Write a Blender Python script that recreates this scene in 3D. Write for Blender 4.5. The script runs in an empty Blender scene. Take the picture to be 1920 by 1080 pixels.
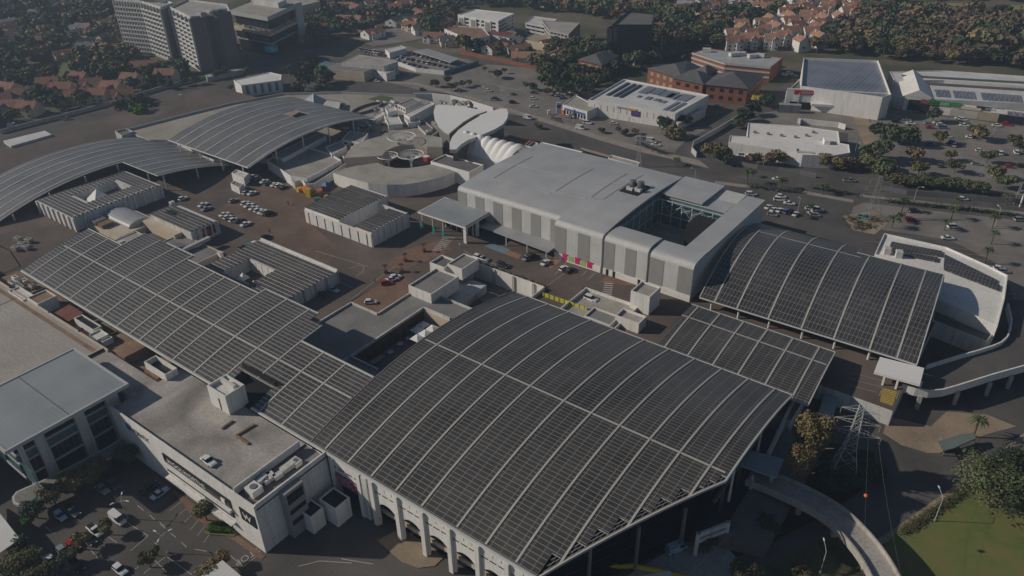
import bpy, bmesh, math, random
from mathutils import Vector, Matrix
R = math.radians
C = bpy.context.scene.collection
scn = bpy.context.scene
random.seed(7)

# ------------------------------------------------------------------ camera
# world frame: X and Y run along the two walls of the shopping centre, Z up, metres
CF, NX, NY, CH = 1450.0, 1010.0, 2900.0, 135.0
_d = Vector((NX-960, NY-540, CF)).normalized()
_f = Vector((0, 0, 1)); _f = (_f - _d*_f.dot(_d)).normalized()
_x = _f.cross(-_d)
if _x[0] < 0: _x = -_x
_a = R(-37); _ca, _sa = math.cos(_a), math.sin(_a)
def _rot(x, y): return (x*_ca + y*_sa, -x*_sa + y*_ca)
def P(px, py, z=0.0):
    r = Vector((px-960, py-540, CF)); t = (CH-z)/r.dot(_d)
    return _rot(r.dot(_x)*t, r.dot(_f)*t)
def bb(pts, z):
    q = [P(a, b, z) for a, b in pts]
    return min(p[0] for p in q), min(p[1] for p in q), max(p[0] for p in q), max(p[1] for p in q)
cam = bpy.data.cameras.new('camera'); cam.sensor_width = 36; cam.lens = 36*CF/1920
cam.clip_start = 1; cam.clip_end = 6000
co = bpy.data.objects.new('camera', cam); C.objects.link(co); scn.camera = co
def _w(v):                                  # camera-space vector (x right, y down, z forward) to world
    a = _rot(v.dot(_x), v.dot(_f)); return Vector((a[0], a[1], -v.dot(_d)))
cx, cy, cz = _w(Vector((1, 0, 0))), _w(Vector((0, -1, 0))), _w(Vector((0, 0, -1)))
co.matrix_world = Matrix(((cx.x, cy.x, cz.x, 0), (cx.y, cy.y, cz.y, 0), (cx.z, cy.z, cz.z, CH), (0, 0, 0, 1)))

# ------------------------------------------------------------------ sky, sun, exposure
SUN_AZ, SUN_EL = R(212), R(29)              # direction towards the sun, from +X
sd = Vector((math.cos(SUN_EL)*math.cos(SUN_AZ), math.cos(SUN_EL)*math.sin(SUN_AZ), math.sin(SUN_EL)))
w = bpy.data.worlds.new('World'); scn.world = w; w.use_nodes = True
nt = w.node_tree; bg = nt.nodes['Background']
sky = nt.nodes.new('ShaderNodeTexSky'); sky.sky_type = 'NISHITA'; sky.sun_disc = False
sky.sun_elevation = SUN_EL; sky.sun_rotation = math.pi/2 - SUN_AZ; sky.altitude = 1600
sky.dust_density = 1.5
nt.links.new(sky.outputs[0], bg.inputs[0]); bg.inputs[1].default_value = 0.058
sl = bpy.data.lights.new('sun', 'SUN'); sl.energy = 4.0; sl.angle = R(0.6); sl.color = (1, .91, .79)
so = bpy.data.objects.new('sun', sl); C.objects.link(so)
so.rotation_euler = sd.to_track_quat('Z', 'Y').to_euler()
scn.view_settings.view_transform = 'Standard'; scn.view_settings.look = 'None'
scn.view_settings.exposure = -0.45; scn.view_settings.gamma = 1
try:
    scn.cycles.max_bounces = 6; scn.cycles.transparent_max_bounces = 6; scn.cycles.volume_bounces = 0
except Exception: pass

# ------------------------------------------------------------------ materials
def _new(name):
    m = bpy.data.materials.new(name); m.use_nodes = True
    t = m.node_tree; b = t.nodes['Principled BSDF']; return m, t, b
def _n(t, typ, **k):
    n = t.nodes.new(typ)
    for a, v in k.items():
        if a.startswith('i_'): n.inputs[a[2:].replace('_', ' ')].default_value = v
        else: setattr(n, a, v)
    return n
def _ramp(t, fac, stops):
    r = t.nodes.new('ShaderNodeValToRGB'); e = r.color_ramp.elements
    e[0].position, e[0].color = stops[0][0], (*stops[0][1], 1)
    e[1].position, e[1].color = stops[-1][0], (*stops[-1][1], 1)
    for p, c in stops[1:-1]:
        q = e.new(p); q.color = (*c, 1)
    t.links.new(fac, r.inputs[0]); return r.outputs[0]
def mat(name, col, rough=.8, var=.15, scale=.25, metal=0., spec=.3, fine=2.5, streak=0.):
    """base colour broken up by a large and a fine noise (weathering)"""
    m, t, b = _new(name); tc = _n(t, 'ShaderNodeTexCoord')
    a = _n(t, 'ShaderNodeTexNoise', i_Scale=scale, i_Detail=6.); a2 = _n(t, 'ShaderNodeTexNoise', i_Scale=fine, i_Detail=4.)
    t.links.new(tc.outputs['Object'], a.inputs[0]); t.links.new(tc.outputs['Object'], a2.inputs[0])
    mx = _n(t, 'ShaderNodeMath', operation='ADD'); t.links.new(a.outputs[0], mx.inputs[0]); t.links.new(a2.outputs[0], mx.inputs[1])
    h = _n(t, 'ShaderNodeMath', operation='MULTIPLY'); h.inputs[1].default_value = .5; t.links.new(mx.outputs[0], h.inputs[0])
    lo = tuple(max(0, c*(1-var*1.3)) for c in col); hi = tuple(min(1, c*(1+var)) for c in col)
    cc = _ramp(t, h.outputs[0], [(.36, lo), (.52, col), (.66, hi)])
    if streak:                                  # rain streaks running down the wall
        mp = _n(t, 'ShaderNodeMapping'); mp.inputs['Scale'].default_value = (1.1, 1.1, .07); t.links.new(tc.outputs['Object'], mp.inputs[0])
        sn = _n(t, 'ShaderNodeTexNoise', i_Scale=1., i_Detail=5., i_Roughness=.7); t.links.new(mp.outputs[0], sn.inputs[0])
        k = 1-streak; sc = _ramp(t, sn.outputs[0], [(.35, (k, k, k*.98)), (.5, (1, 1, 1)), (.75, (1.04, 1.04, 1.04))])
        mx = _n(t, 'ShaderNodeMix', data_type='RGBA', blend_type='MULTIPLY'); mx.inputs[0].default_value = 1; t.links.new(cc, mx.inputs[6]); t.links.new(sc, mx.inputs[7]); cc = mx.outputs[2]
    t.links.new(cc, b.inputs['Base Color'])
    b.inputs['Roughness'].default_value = rough; b.inputs['Metallic'].default_value = metal
    b.inputs['Specular IOR Level'].default_value = spec
    return m
def stained(name, col, stain, amount=.55, scale=.06, rough=.85, streak=None):
    """roof decks: stains with a shape of their own, optional sheet joints"""
    m, t, b = _new(name); tc = _n(t, 'ShaderNodeTexCoord')
    a = _n(t, 'ShaderNodeTexNoise', i_Scale=scale, i_Detail=9., i_Roughness=.62, i_Distortion=.6)
    f = _n(t, 'ShaderNodeTexNoise', i_Scale=1.7, i_Detail=5.)
    t.links.new(tc.outputs['Object'], a.inputs[0]); t.links.new(tc.outputs['Object'], f.inputs[0])
    c1 = _ramp(t, a.outputs[0], [(amount-.18, col), (amount, tuple(x*.5+y*.5 for x, y in zip(col, stain))), (amount+.2, stain)])
    c2 = _ramp(t, f.outputs[0], [(.3, (.8, .8, .8)), (.7, (1.1, 1.1, 1.1))])
    mx = _n(t, 'ShaderNodeMix', data_type='RGBA', blend_type='MULTIPLY'); mx.inputs[0].default_value = 1
    t.links.new(c1, mx.inputs[6]); t.links.new(c2, mx.inputs[7]); out = mx.outputs[2]
    if streak:
        out = _lines(t, tc, out, tuple(x*.62 for x in col), [(streak[0], streak[1], .12)])
    t.links.new(out, b.inputs['Base Color']); b.inputs['Roughness'].default_value = rough
    b.inputs['Specular IOR Level'].default_value = .2
    return m
def _lines(t, tc, base, lcol, specs, rot=0.):
    """draw joint lines: specs = (axis, pitch, width)"""
    mp = _n(t, 'ShaderNodeMapping'); mp.inputs['Rotation'].default_value[2] = rot
    t.links.new(tc.outputs['Object'], mp.inputs[0])
    sx = _n(t, 'ShaderNodeSeparateXYZ'); t.links.new(mp.outputs[0], sx.inputs[0]); last = None
    for ax, pitch, wd in specs:
        a = _n(t, 'ShaderNodeMath', operation='DIVIDE'); a.inputs[1].default_value = pitch
        t.links.new(sx.outputs[ax], a.inputs[0])
        f = _n(t, 'ShaderNodeMath', operation='FRACT'); t.links.new(a.outputs[0], f.inputs[0])
        l = _n(t, 'ShaderNodeMath', operation='LESS_THAN'); l.inputs[1].default_value = wd/pitch
        t.links.new(f.outputs[0], l.inputs[0])
        if last is None: last = l.outputs[0]
        else:
            mm = _n(t, 'ShaderNodeMath', operation='MAXIMUM'); t.links.new(last, mm.inputs[0]); t.links.new(l.outputs[0], mm.inputs[1]); last = mm.outputs[0]
    mx = _n(t, 'ShaderNodeMix', data_type='RGBA'); t.links.new(last, mx.inputs[0])
    if hasattr(base, 'links'): t.links.new(base, mx.inputs[6])
    else: mx.inputs[6].default_value = (*base, 1)
    mx.inputs[7].default_value = (*lcol, 1)
    return mx.outputs[2]
def pv(name, specs, base=(.052, .049, .045), lcol=(.25, .24, .22), rough=.4, rot=0.):
    """solar panels: dark glass with pale frame lines and gaps"""
    m, t, b = _new(name); tc = _n(t, 'ShaderNodeTexCoord')
    n = _n(t, 'ShaderNodeTexNoise', i_Scale=.07, i_Detail=7.); t.links.new(tc.outputs['Object'], n.inputs[0])
    c0 = _ramp(t, n.outputs[0], [(.32, tuple(x*.72 for x in base)), (.68, tuple(x*1.45 for x in base))])
    mp = _n(t, 'ShaderNodeMapping'); mp.inputs['Rotation'].default_value[2] = rot; t.links.new(tc.outputs['Object'], mp.inputs[0])
    pit = {ax: p_ for ax, p_, _ in specs}; sn = _n(t, 'ShaderNodeVectorMath', operation='SNAP'); sn.inputs[1].default_value = (pit.get(0, 50), pit.get(1, 50), 500)
    t.links.new(mp.outputs[0], sn.inputs[0]); wn = _n(t, 'ShaderNodeTexWhiteNoise'); t.links.new(sn.outputs[0], wn.inputs[0])
    v = _ramp(t, wn.outputs[0], [(0., (.90, .90, .91)), (.93, (1.10, 1.09, 1.08)), (1., (1.4, 1.4, 1.42))])
    mxx = _n(t, 'ShaderNodeMix', data_type='RGBA', blend_type='MULTIPLY'); mxx.inputs[0].default_value = 1; t.links.new(c0, mxx.inputs[6]); t.links.new(v, mxx.inputs[7]); c = mxx.outputs[2]
    t.links.new(_lines(t, tc, c, lcol, specs, rot), b.inputs['Base Color'])
    b.inputs['Roughness'].default_value = rough; b.inputs['Specular IOR Level'].default_value = .5
    return m
def add_arc(m, c, rad, wd, dark=.55):
    """a curved tyre stain on a deck"""
    t = m.node_tree; b = t.nodes['Principled BSDF']; src = b.inputs['Base Color'].links[0].from_socket; tc = _n(t, 'ShaderNodeTexCoord')
    nz = _n(t, 'ShaderNodeTexNoise', i_Scale=.12, i_Detail=6.); t.links.new(tc.outputs['Object'], nz.inputs[0])
    d = _n(t, 'ShaderNodeVectorMath', operation='DISTANCE'); d.inputs[1].default_value = c; t.links.new(tc.outputs['Object'], d.inputs[0])
    a = _n(t, 'ShaderNodeMath', operation='MULTIPLY_ADD'); a.inputs[1].default_value = 9.; t.links.new(nz.outputs[0], a.inputs[0]); t.links.new(d.outputs['Value'], a.inputs[2])
    s1 = _n(t, 'ShaderNodeMath', operation='SUBTRACT'); s1.inputs[1].default_value = rad+4.5; t.links.new(a.outputs[0], s1.inputs[0])
    ab = _n(t, 'ShaderNodeMath', operation='ABSOLUTE'); t.links.new(s1.outputs[0], ab.inputs[0])
    mr = _n(t, 'ShaderNodeMapRange'); mr.inputs[1].default_value = 0; mr.inputs[2].default_value = wd; mr.inputs[3].default_value = dark; mr.inputs[4].default_value = 1; t.links.new(ab.outputs[0], mr.inputs[0])
    mx = _n(t, 'ShaderNodeMix', data_type='RGBA', blend_type='MULTIPLY'); mx.inputs[0].default_value = 1; t.links.new(src, mx.inputs[6]); t.links.new(mr.outputs[0], mx.inputs[7]); t.links.new(mx.outputs[2], b.inputs['Base Color'])
def sheet(name, col, pitch=1.2, axis=0, rough=.45, dark=.8, metal=0., seam=0.):
    m, t, b = _new(name); tc = _n(t, 'ShaderNodeTexCoord')
    n = _n(t, 'ShaderNodeTexNoise', i_Scale=.12, i_Detail=6.); t.links.new(tc.outputs['Object'], n.inputs[0])
    c = _ramp(t, n.outputs[0], [(.3, tuple(x*.82 for x in col)), (.7, tuple(min(1, x*1.06) for x in col))])
    t.links.new(_lines(t, tc, c, tuple(x*dark for x in col), [(axis, pitch, pitch*.16)]+([(0, seam, .3), (1, 14.5, .3)] if seam else [])), b.inputs['Base Color'])
    b.inputs['Roughness'].default_value = rough; b.inputs['Metallic'].default_value = metal
    return m
def leaf(name, col, var=.5):
    m, t, b = _new(name); tc = _n(t, 'ShaderNodeTexCoord'); oi = _n(t, 'ShaderNodeObjectInfo')
    n = _n(t, 'ShaderNodeTexNoise', i_Scale=.55, i_Detail=4.); t.links.new(tc.outputs['Object'], n.inputs[0])
    ad = _n(t, 'ShaderNodeMath', operation='MULTIPLY_ADD'); ad.inputs[1].default_value = .22
    t.links.new(oi.outputs['Random'], ad.inputs[0]); t.links.new(n.outputs[0], ad.inputs[2])
    col = tuple(c*1.28 for c in col); lo = tuple(c*(1-var) for c in col); hi = tuple(min(1, c*(1+var*1.1)) for c in col)
    t.links.new(_ramp(t, ad.outputs[0], [(.36, lo), (.58, col), (.85, hi)]), b.inputs['Base Color'])
    b.inputs['Roughness'].default_value = .75; b.inputs['Specular IOR Level'].default_value = .15
    return m
def ground_mat():
    m, t, b = _new('suburb_ground'); tc = _n(t, 'ShaderNodeTexCoord')
    a = _n(t, 'ShaderNodeTexNoise', i_Scale=.018, i_Detail=10., i_Roughness=.65)
    t.links.new(tc.outputs['Object'], a.inputs[0])
    c = _ramp(t, a.outputs[0], [(.3, (.035, .05, .022)), (.45, (.07, .075, .035)), (.55, (.13, .11, .07)), (.68, (.19, .15, .11))])
    t.links.new(c, b.inputs['Base Color']); b.inputs['Roughness'].default_value = .95
    return m
def grass_mat():
    m, t, b = _new('lawn_grass'); tc = _n(t, 'ShaderNodeTexCoord')
    a = _n(t, 'ShaderNodeTexNoise', i_Scale=.07, i_Detail=10., i_Roughness=.7)
    t.links.new(tc.outputs['Object'], a.inputs[0])
    c = _ramp(t, a.outputs[0], [(.3, (.075, .115, .025)), (.47, (.14, .165, .04)), (.6, (.19, .16, .055)), (.72, (.26, .19, .10))])
    t.links.new(c, b.inputs['Base Color']); b.inputs['Roughness'].default_value = .95
    return m
def asphalt_mat(name='asphalt', col=(.108, .100, .092)):
    m, t, b = _new(name); tc = _n(t, 'ShaderNodeTexCoord')
    a = _n(t, 'ShaderNodeTexNoise', i_Scale=.05, i_Detail=10., i_Roughness=.65, i_Distortion=.4)
    f = _n(t, 'ShaderNodeTexNoise', i_Scale=3., i_Detail=4.)
    t.links.new(tc.outputs['Object'], a.inputs[0]); t.links.new(tc.outputs['Object'], f.inputs[0])
    c = _ramp(t, a.outputs[0], [(.3, tuple(x*.7 for x in col)), (.5, col), (.7, tuple(x*1.35 for x in col))])
    c2 = _ramp(t, f.outputs[0], [(.3, (.85, .85, .85)), (.7, (1.1, 1.1, 1.1))])
    mx = _n(t, 'ShaderNodeMix', data_type='RGBA', blend_type='MULTIPLY'); mx.inputs[0].default_value = 1
    t.links.new(c, mx.inputs[6]); t.links.new(c2, mx.inputs[7])
    t.links.new(mx.outputs[2], b.inputs['Base Color']); b.inputs['Roughness'].default_value = .9
    b.inputs['Specular IOR Level'].default_value = .2
    return m
M = dict(
    ground=ground_mat(), lawn=grass_mat(), asphalt=asphalt_mat(), road=asphalt_mat('road_asphalt', (.112, .103, .096)),
    lot=asphalt_mat('parking_asphalt', (.225, .205, .183)), deck=asphalt_mat('plaza_asphalt', (.135, .108, .092)),
    brickpave=mat('brick_paving', (.22, .135, .095), .9, .2, .3), ochre=mat('pale_dirt', (.33, .255, .18), .95, .25, .1),
    pave=mat('pavement', (.32, .28, .24), .9, .15, .3), kerb=mat('kerb', (.42, .39, .35), .9, .1),
    white=mat('white_plaster', (.76, .74, .70), .8, .10, .08, streak=.16), white2=mat('weathered_white', (.62, .605, .575), .8, .18, .1, streak=.28),
    bright=mat('bright_membrane', (.80, .785, .76), .7, .05, .05), cream=mat('cream_plaster', (.56, .48, .37), .85, .12),
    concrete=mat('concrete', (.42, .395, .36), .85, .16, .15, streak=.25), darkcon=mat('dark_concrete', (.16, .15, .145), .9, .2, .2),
    greyroof=stained('grey_membrane_roof', (.27, .262, .25), (.19, .18, .165), .58, .12),
    flatroof=stained('beige_flat_roof', (.44, .415, .375), (.30, .27, .23), .55, .1),
    wdeck=stained('roof_parking_deck', (.50, .465, .42), (.17, .15, .13), .56, .05, streak=(0, 2.5)),
    paleroof=stained('pale_concrete_roof', (.46, .43, .385), (.36, .325, .28), .5, .04, streak=(1, 9.)),
    rustroof=stained('rust_brown_slab', (.36, .235, .15), (.20, .13, .09), .5, .15),
    cinroof=sheet('grey_sheet_roof', (.46, .465, .465), .9, 0, .5, .9, seam=7.3),
    gymroof=sheet('bluegrey_sheet_roof', (.30, .325, .335), 1.1, 1, .5, .95),
    sheetw=sheet('white_sheet_roof', (.70, .69, .665), 1.0, 0, .5, .85), sheetg=sheet('grey_sheet', (.36, .37, .38), 1.0, 0, .5, .8),
    rib=mat('rib_beige', (.45, .425, .385), .6, .06), fascia=mat('fascia', (.48, .49, .47), .5, .08),
    steel=mat('white_steel', (.50, .50, .49), .5, .08), dsteel=mat('grey_steel', (.22, .22, .22), .5, .1, metal=.3),
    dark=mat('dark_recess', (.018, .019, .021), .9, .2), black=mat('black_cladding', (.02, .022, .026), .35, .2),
    glass=mat('dark_glass', (.022, .03, .036), .12, .25, .3, spec=.6), bglass=mat('blue_green_glass', (.10, .19, .20), .15, .15, spec=.6),
    brick=mat('red_brick', (.27, .105, .068), .9, .15, .3), slate=mat('slate_roof', (.115, .115, .12), .75, .2, .2),
    tile=mat('terracotta_tiles', (.27, .135, .095), .9, .28, .6), tile2=mat('orange_tiles', (.38, .21, .14), .9, .22, .6),
    brown=mat('brown_cladding', (.17, .145, .135), .8, .1, .2), louvre=mat('grey_louvre', (.30, .295, .285), .6, .05),
    panel=mat('silver_cladding', (.57, .565, .55), .55, .08, streak=.10), yellow=mat('yellow_paint', (.55, .42, .04), .7, .15),
    orange=mat('orange_plastic', (.75, .20, .06), .5, .05), red=mat('red_sign', (.50, .03, .035), .5, .05), green=mat('green_sign', (.03, .24, .09), .5, .05),
    purple=mat('purple_sign', (.13, .05, .22), .5, .05), teal=mat('teal_banner', (.02, .28, .22), .6, .1),
    pink=mat('pink_banner', (.60, .03, .14), .6, .1), lime=mat('pale_green_banner', (.35, .50, .18), .6, .1), blue=mat('blue_plastic', (.05, .13, .36), .6, .15),
    bluetarp=mat('blue_tarp', (.03, .10, .17), .6, .3), cyan=mat('cyan_screen', (.08, .45, .60), .4, .4, 1.), line=mat('road_paint', (.42, .40, .37), .8, .12),  # the tarp is a plain dark blue
    yline=mat('yellow_road_paint', (.50, .36, .08), .8, .2), bark=mat('bark', (.13, .10, .075), .9, .3, 2.), tyre=mat('tyre_rubber', (.012, .012, .012), .8, .2),
    carglass=mat('car_glass', (.015, .02, .025), .1, .2, spec=.6), lampw=mat('head_lamp', (.7, .7, .68), .2, .05), rim=mat('wheel_rim', (.45, .45, .45), .3, .1, metal=.6),
    skin=mat('skin', (.25, .14, .09), .6, .05), cloth=mat('dark_cloth', (.05, .05, .07), .9, .1), tan=mat('tan_panel', (.36, .30, .20), .8, .1),
    copper=mat('red_brown_metal', (.20, .07, .055), .7, .2), greenpaint=mat('green_pitch', (.10, .14, .085), .9, .1),
)
M['pvmain'] = pv('solar_panels', [(1, 1.05, .13), (0, 2.42, .10)])
M['pvwest'] = pv('solar_panel_rows', [(1, 1.12, .30), (0, 2.1, .08)], base=(.062, .058, .053), lcol=(.25, .24, .222), rough=.4)
M['pvnw'] = pv('solar_rows_north_glare', [(0, 1.05, .30), (1, 2.0, .06)], base=(.105, .103, .10), lcol=(.30, .295, .285), rough=.4)  # sky glare on these panels is painted in as a paler base
M['pvroof'] = pv('solar_roof_rows', [(0, 1.9, .55), (1, 2.0, .07)], lcol=(.32, .30, .27))
M['pvl'] = pv('solar_panels_small', [(0, 1.07, .10), (1, 2.2, .12)], base=(.045, .044, .044), lcol=(.24, .23, .22), rot=0)
M['pvblue'] = pv('blue_solar', [(0, 2.2, .5)], base=(.15, .165, .20), lcol=(.24, .255, .28), rough=.35)
LEAF = dict(dark=leaf('dark_green_leaves', (.044, .062, .034)), mid=leaf('green_leaves', (.072, .086, .040)),
            olive=leaf('olive_leaves', (.10, .095, .045)), brown=leaf('autumn_brown_leaves', (.105, .080, .052)),
            gold=leaf('golden_leaves', (.165, .128, .06)), yellow=leaf('yellow_leaves', (.30, .24, .04)), palm=leaf('palm_fronds', (.045, .062, .028)),
            bright=leaf('bright_green_leaves', (.05, .11, .015)), rust=leaf('rusty_leaves', (.125, .083, .055)))

# ------------------------------------------------------------------ object helpers
class MB:
    def __init__(s): s.v = []; s.f = []; s.mi = []; s.m = []
    def idx(s, m):
        if m not in s.m: s.m.append(m)
        return s.m.index(m)
    def add(s, vs, fs, m):
        o = len(s.v); s.v += [tuple(v) for v in vs]; k = s.idx(m)
        for f in fs: s.f.append(tuple(i+o for i in f)); s.mi.append(k)
    def box(s, x0, y0, z0, x1, y1, z1, m):
        s.prism([(x0, y0), (x1, y0), (x1, y1), (x0, y1)], z0, z1, m)
    def prism(s, poly, z0, z1, m, top=None, bottom=True):
        n = len(poly); A = sum(poly[i][0]*poly[(i+1) % n][1]-poly[(i+1) % n][0]*poly[i][1] for i in range(n))
        if A < 0: poly = poly[::-1]
        zt = z1 if isinstance(z1, (list, tuple)) else [z1]*n
        if A < 0 and isinstance(z1, (list, tuple)): zt = list(z1)[::-1]
        zb = z0 if isinstance(z0, (list, tuple)) else [z0]*n
        if A < 0 and isinstance(z0, (list, tuple)): zb = list(z0)[::-1]
        vs = [(p[0], p[1], b) for p, b in zip(poly, zb)] + [(p[0], p[1], t) for p, t in zip(poly, zt)]
        s.add(vs, [(i, (i+1) % n, (i+1) % n+n, i+n) for i in range(n)], m)
        s.add(vs, [tuple(range(n, 2*n))], top or m)
        if bottom: s.add(vs, [tuple(range(n-1, -1, -1))], m)
    def obox(s, c, d, l, wd, z0, z1, m):
        """box along direction d (2-vector) centred at c"""
        dx, dy = d; k = math.hypot(dx, dy); dx, dy = dx/k, dy/k; nx, ny = -dy, dx
        s.prism([(c[0]+dx*a*l/2+nx*b*wd/2, c[1]+dy*a*l/2+ny*b*wd/2) for a, b in ((-1, -1), (1, -1), (1, 1), (-1, 1))], z0, z1, m)
    def wall(s, a, b, z0, z1, th, m):
        dx, dy = b[0]-a[0], b[1]-a[1]
        s.obox(((a[0]+b[0])/2, (a[1]+b[1])/2), (dx, dy), math.hypot(dx, dy), th, z0, z1, m)
    def tube(s, a, b, r0, r1, m, n=6):
        a, b = Vector(a), Vector(b); d = (b-a)
        if d.length < 1e-6: return
        q = d.to_track_quat('Z', 'Y'); vs = []
        for k, (c, r) in enumerate(((a, r0), (b, r1))):
            for i in range(n):
                g = 2*math.pi*i/n; vs.append(c + q @ Vector((r*math.cos(g), r*math.sin(g), 0)))
        s.add(vs, [(i, (i+1) % n, (i+1) % n+n, i+n) for i in range(n)] + [tuple(range(n-1, -1, -1)), tuple(range(n, 2*n))], m)
    def build(s, name, parent=None, smooth=False):
        me = bpy.data.meshes.new(name); me.from_pydata(s.v, [], s.f)
        for m in s.m: me.materials.append(m)
        me.polygons.foreach_set('material_index', s.mi)
        if smooth: me.polygons.foreach_set('use_smooth', [True]*len(s.f))
        me.update(); o = bpy.data.objects.new(name, me); C.objects.link(o)
        if parent: o.parent = parent
        return o
def tag(o, label, cat, group=None, kind=None):
    o['label'] = label; o['category'] = cat
    if group: o['group'] = group
    if kind: o['kind'] = kind
    return o
def thing(name, label, cat, loc=(0, 0, 0), rz=0, group=None, kind=None):
    o = bpy.data.objects.new(name, None); C.objects.link(o); o.location = loc; o.rotation_euler = (0, 0, rz)
    return tag(o, label, cat, group, kind)
def struct(o, label=None):
    o['kind'] = 'structure'
    if label: o['label'] = label
    return o
def copy_tree(o, parent=None):
    c = o.copy(); C.objects.link(c); c.parent = parent
    for ch in list(o.children): copy_tree(ch, c)
    return c
_unit = {}
def ubox(name, parent, c, dims, rz, m):
    """a small box part that shares one unit mesh per material"""
    if m.name not in _unit:
        b = MB(); b.box(-.5, -.5, -.5, .5, .5, .5, m); o = b.build('box'); _unit[m.name] = o.data; bpy.data.objects.remove(o)
    o = bpy.data.objects.new(name, _unit[m.name]); C.objects.link(o); o.parent = parent
    o.location = c; o.scale = dims; o.rotation_euler = (0, 0, rz); return o
def inset(poly, d):
    n = len(poly); A = sum(poly[i][0]*poly[(i+1) % n][1]-poly[(i+1) % n][0]*poly[i][1] for i in range(n)); sg = 1 if A > 0 else -1
    out = []
    for i in range(n):
        p0, p1, p2 = Vector(poly[i-1]), Vector(poly[i]), Vector(poly[(i+1) % n])
        a, b = (p1-p0).normalized(), (p2-p1).normalized(); na, nb = Vector((-a.y, a.x))*sg, Vector((-b.y, b.x))*sg
        m_ = (na+nb); k = m_.length_squared
        m_ = m_*(2/k) if k > .2 else na
        out.append(tuple(p1+m_*d))
    return out
def parapet(mb, poly, z0, z1, th, m):
    q = inset(poly, th); n = len(poly)
    vs = [(*p, z0) for p in poly]+[(*p, z1) for p in poly]+[(*p, z1) for p in q]+[(*p, z0) for p in q]
    fs = []
    for i in range(n):
        j = (i+1) % n; fs += [(i, j, j+n, i+n), (i+n, j+n, j+2*n, i+2*n), (i+2*n, j+2*n, j+3*n, i+3*n)]
    mb.add(vs, fs, m)
def building(name, label, cat, poly, z0, z1, wall, roof, ph=.8, th=.35, group=None, parent=None):
    t = parent or thing(name, label, cat, (0, 0, 0), 0, group)
    zr = z1-ph if ph else z1
    b = MB(); n = len(poly); A = sum(poly[i][0]*poly[(i+1) % n][1]-poly[(i+1) % n][0]*poly[i][1] for i in range(n))
    pp = poly if A > 0 else poly[::-1]
    b.add([(*p, z0) for p in pp]+[(*p, zr) for p in pp], [(i, (i+1) % n, (i+1) % n+n, i+n) for i in range(n)], wall)
    b.build('wall', t)
    r = MB(); r.add([(*p, zr-.02) for p in inset(pp, th*.5)], [tuple(range(n))], roof); r.build('roof', t)
    if ph:
        q = MB(); parapet(q, pp, zr, z1, th, wall); q.build('parapet', t)
    return t
def px(poly, z): return [P(a, b, z) for a, b in poly]
def ortho(poly, z):
    """pixel outline with sides along the two grid directions: edges snapped to the grid"""
    q = px(poly, z); n = len(q); E = []
    for i in range(n):
        a, b = q[i], q[(i+1) % n]
        E.append(('v', (a[0]+b[0])/2) if abs(a[0]-b[0]) < abs(a[1]-b[1]) else ('h', (a[1]+b[1])/2))
    out = []
    for i in range(n):
        e0, e1 = E[i-1], E[i]; p = list(q[i])
        for e in (e0, e1):
            if e[0] == 'v': p[0] = e[1]
            else: p[1] = e[1]
        out.append(tuple(p))
    return out
def wins(t, a, b, z0, z1, nf, nc, m, wf=.6, hf=.5, name='window', proud=.05, cap=100, mx=.04):
    """nf x nc windows on the wall a-b; each window a part, past the cap one stuff part"""
    dx, dy = b[0]-a[0], b[1]-a[1]; L = math.hypot(dx, dy); ang = math.atan2(dy, dx); k = 0; rest = MB()
    for f in range(nf):
        for c in range(nc):
            s = mx+(1-2*mx)*(c+.5)/nc; zc = z0+(z1-z0)*(f+.5)/nf
            wd, h = L*(1-2*mx)/nc*wf, (z1-z0)/nf*hf
            if k < cap: ubox(name, t, (a[0]+dx*s, a[1]+dy*s, zc), (wd, proud*2, h), ang, m)
            else: rest.obox((a[0]+dx*s, a[1]+dy*s), (dx, dy), wd, proud*2, zc-h/2, zc+h/2, m)
            k += 1
    if rest.v: rest.build(name, t)['kind'] = 'stuff'
    return k
def poly_sheet(name, poly, z, m, label=None, thick=None):
    b = MB()
    if thick: b.prism(poly, z-thick, z, m)
    else:
        n = len(poly); A = sum(poly[i][0]*poly[(i+1) % n][1]-poly[(i+1) % n][0]*poly[i][1] for i in range(n))
        b.add([(*p, z) for p in (poly if A > 0 else poly[::-1])], [tuple(range(n))], m)
    return struct(b.build(name), label)
def ribbon_pts(pts, z, wd):
    """smoothed centre line (pixel points at height z) with width -> left and right lists"""
    q = [Vector(P(a, b, z)) for a, b in pts]; sm = []
    for i in range(len(q)-1):
        p0, p1, p2, p3 = q[max(i-1, 0)], q[i], q[i+1], q[min(i+2, len(q)-1)]
        for k in range(8):
            t = k/8; sm.append(.5*((2*p1)+(-p0+p2)*t+(2*p0-5*p1+4*p2-p3)*t*t+(-p0+3*p1-3*p2+p3)*t**3))
    sm.append(q[-1]); Lf, Rt = [], []
    for i, p in enumerate(sm):
        d = (sm[min(i+1, len(sm)-1)]-sm[max(i-1, 0)]).normalized(); n = Vector((-d.y, d.x))
        Lf.append(p+n*wd/2); Rt.append(p-n*wd/2)
    return sm, Lf, Rt
def ribbon(name, pts, wd, z, m, zref=0.):
    sm, L, Rr = ribbon_pts(pts, zref, wd); b = MB(); n = len(L)
    b.add([(*p, z) for p in L]+[(*p, z) for p in Rr], [(i, i+n, i+1+n, i+1) for i in range(n-1)], m)
    return struct(b.build(name))
D = 5.0                                     # level of the raised plaza deck

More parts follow.
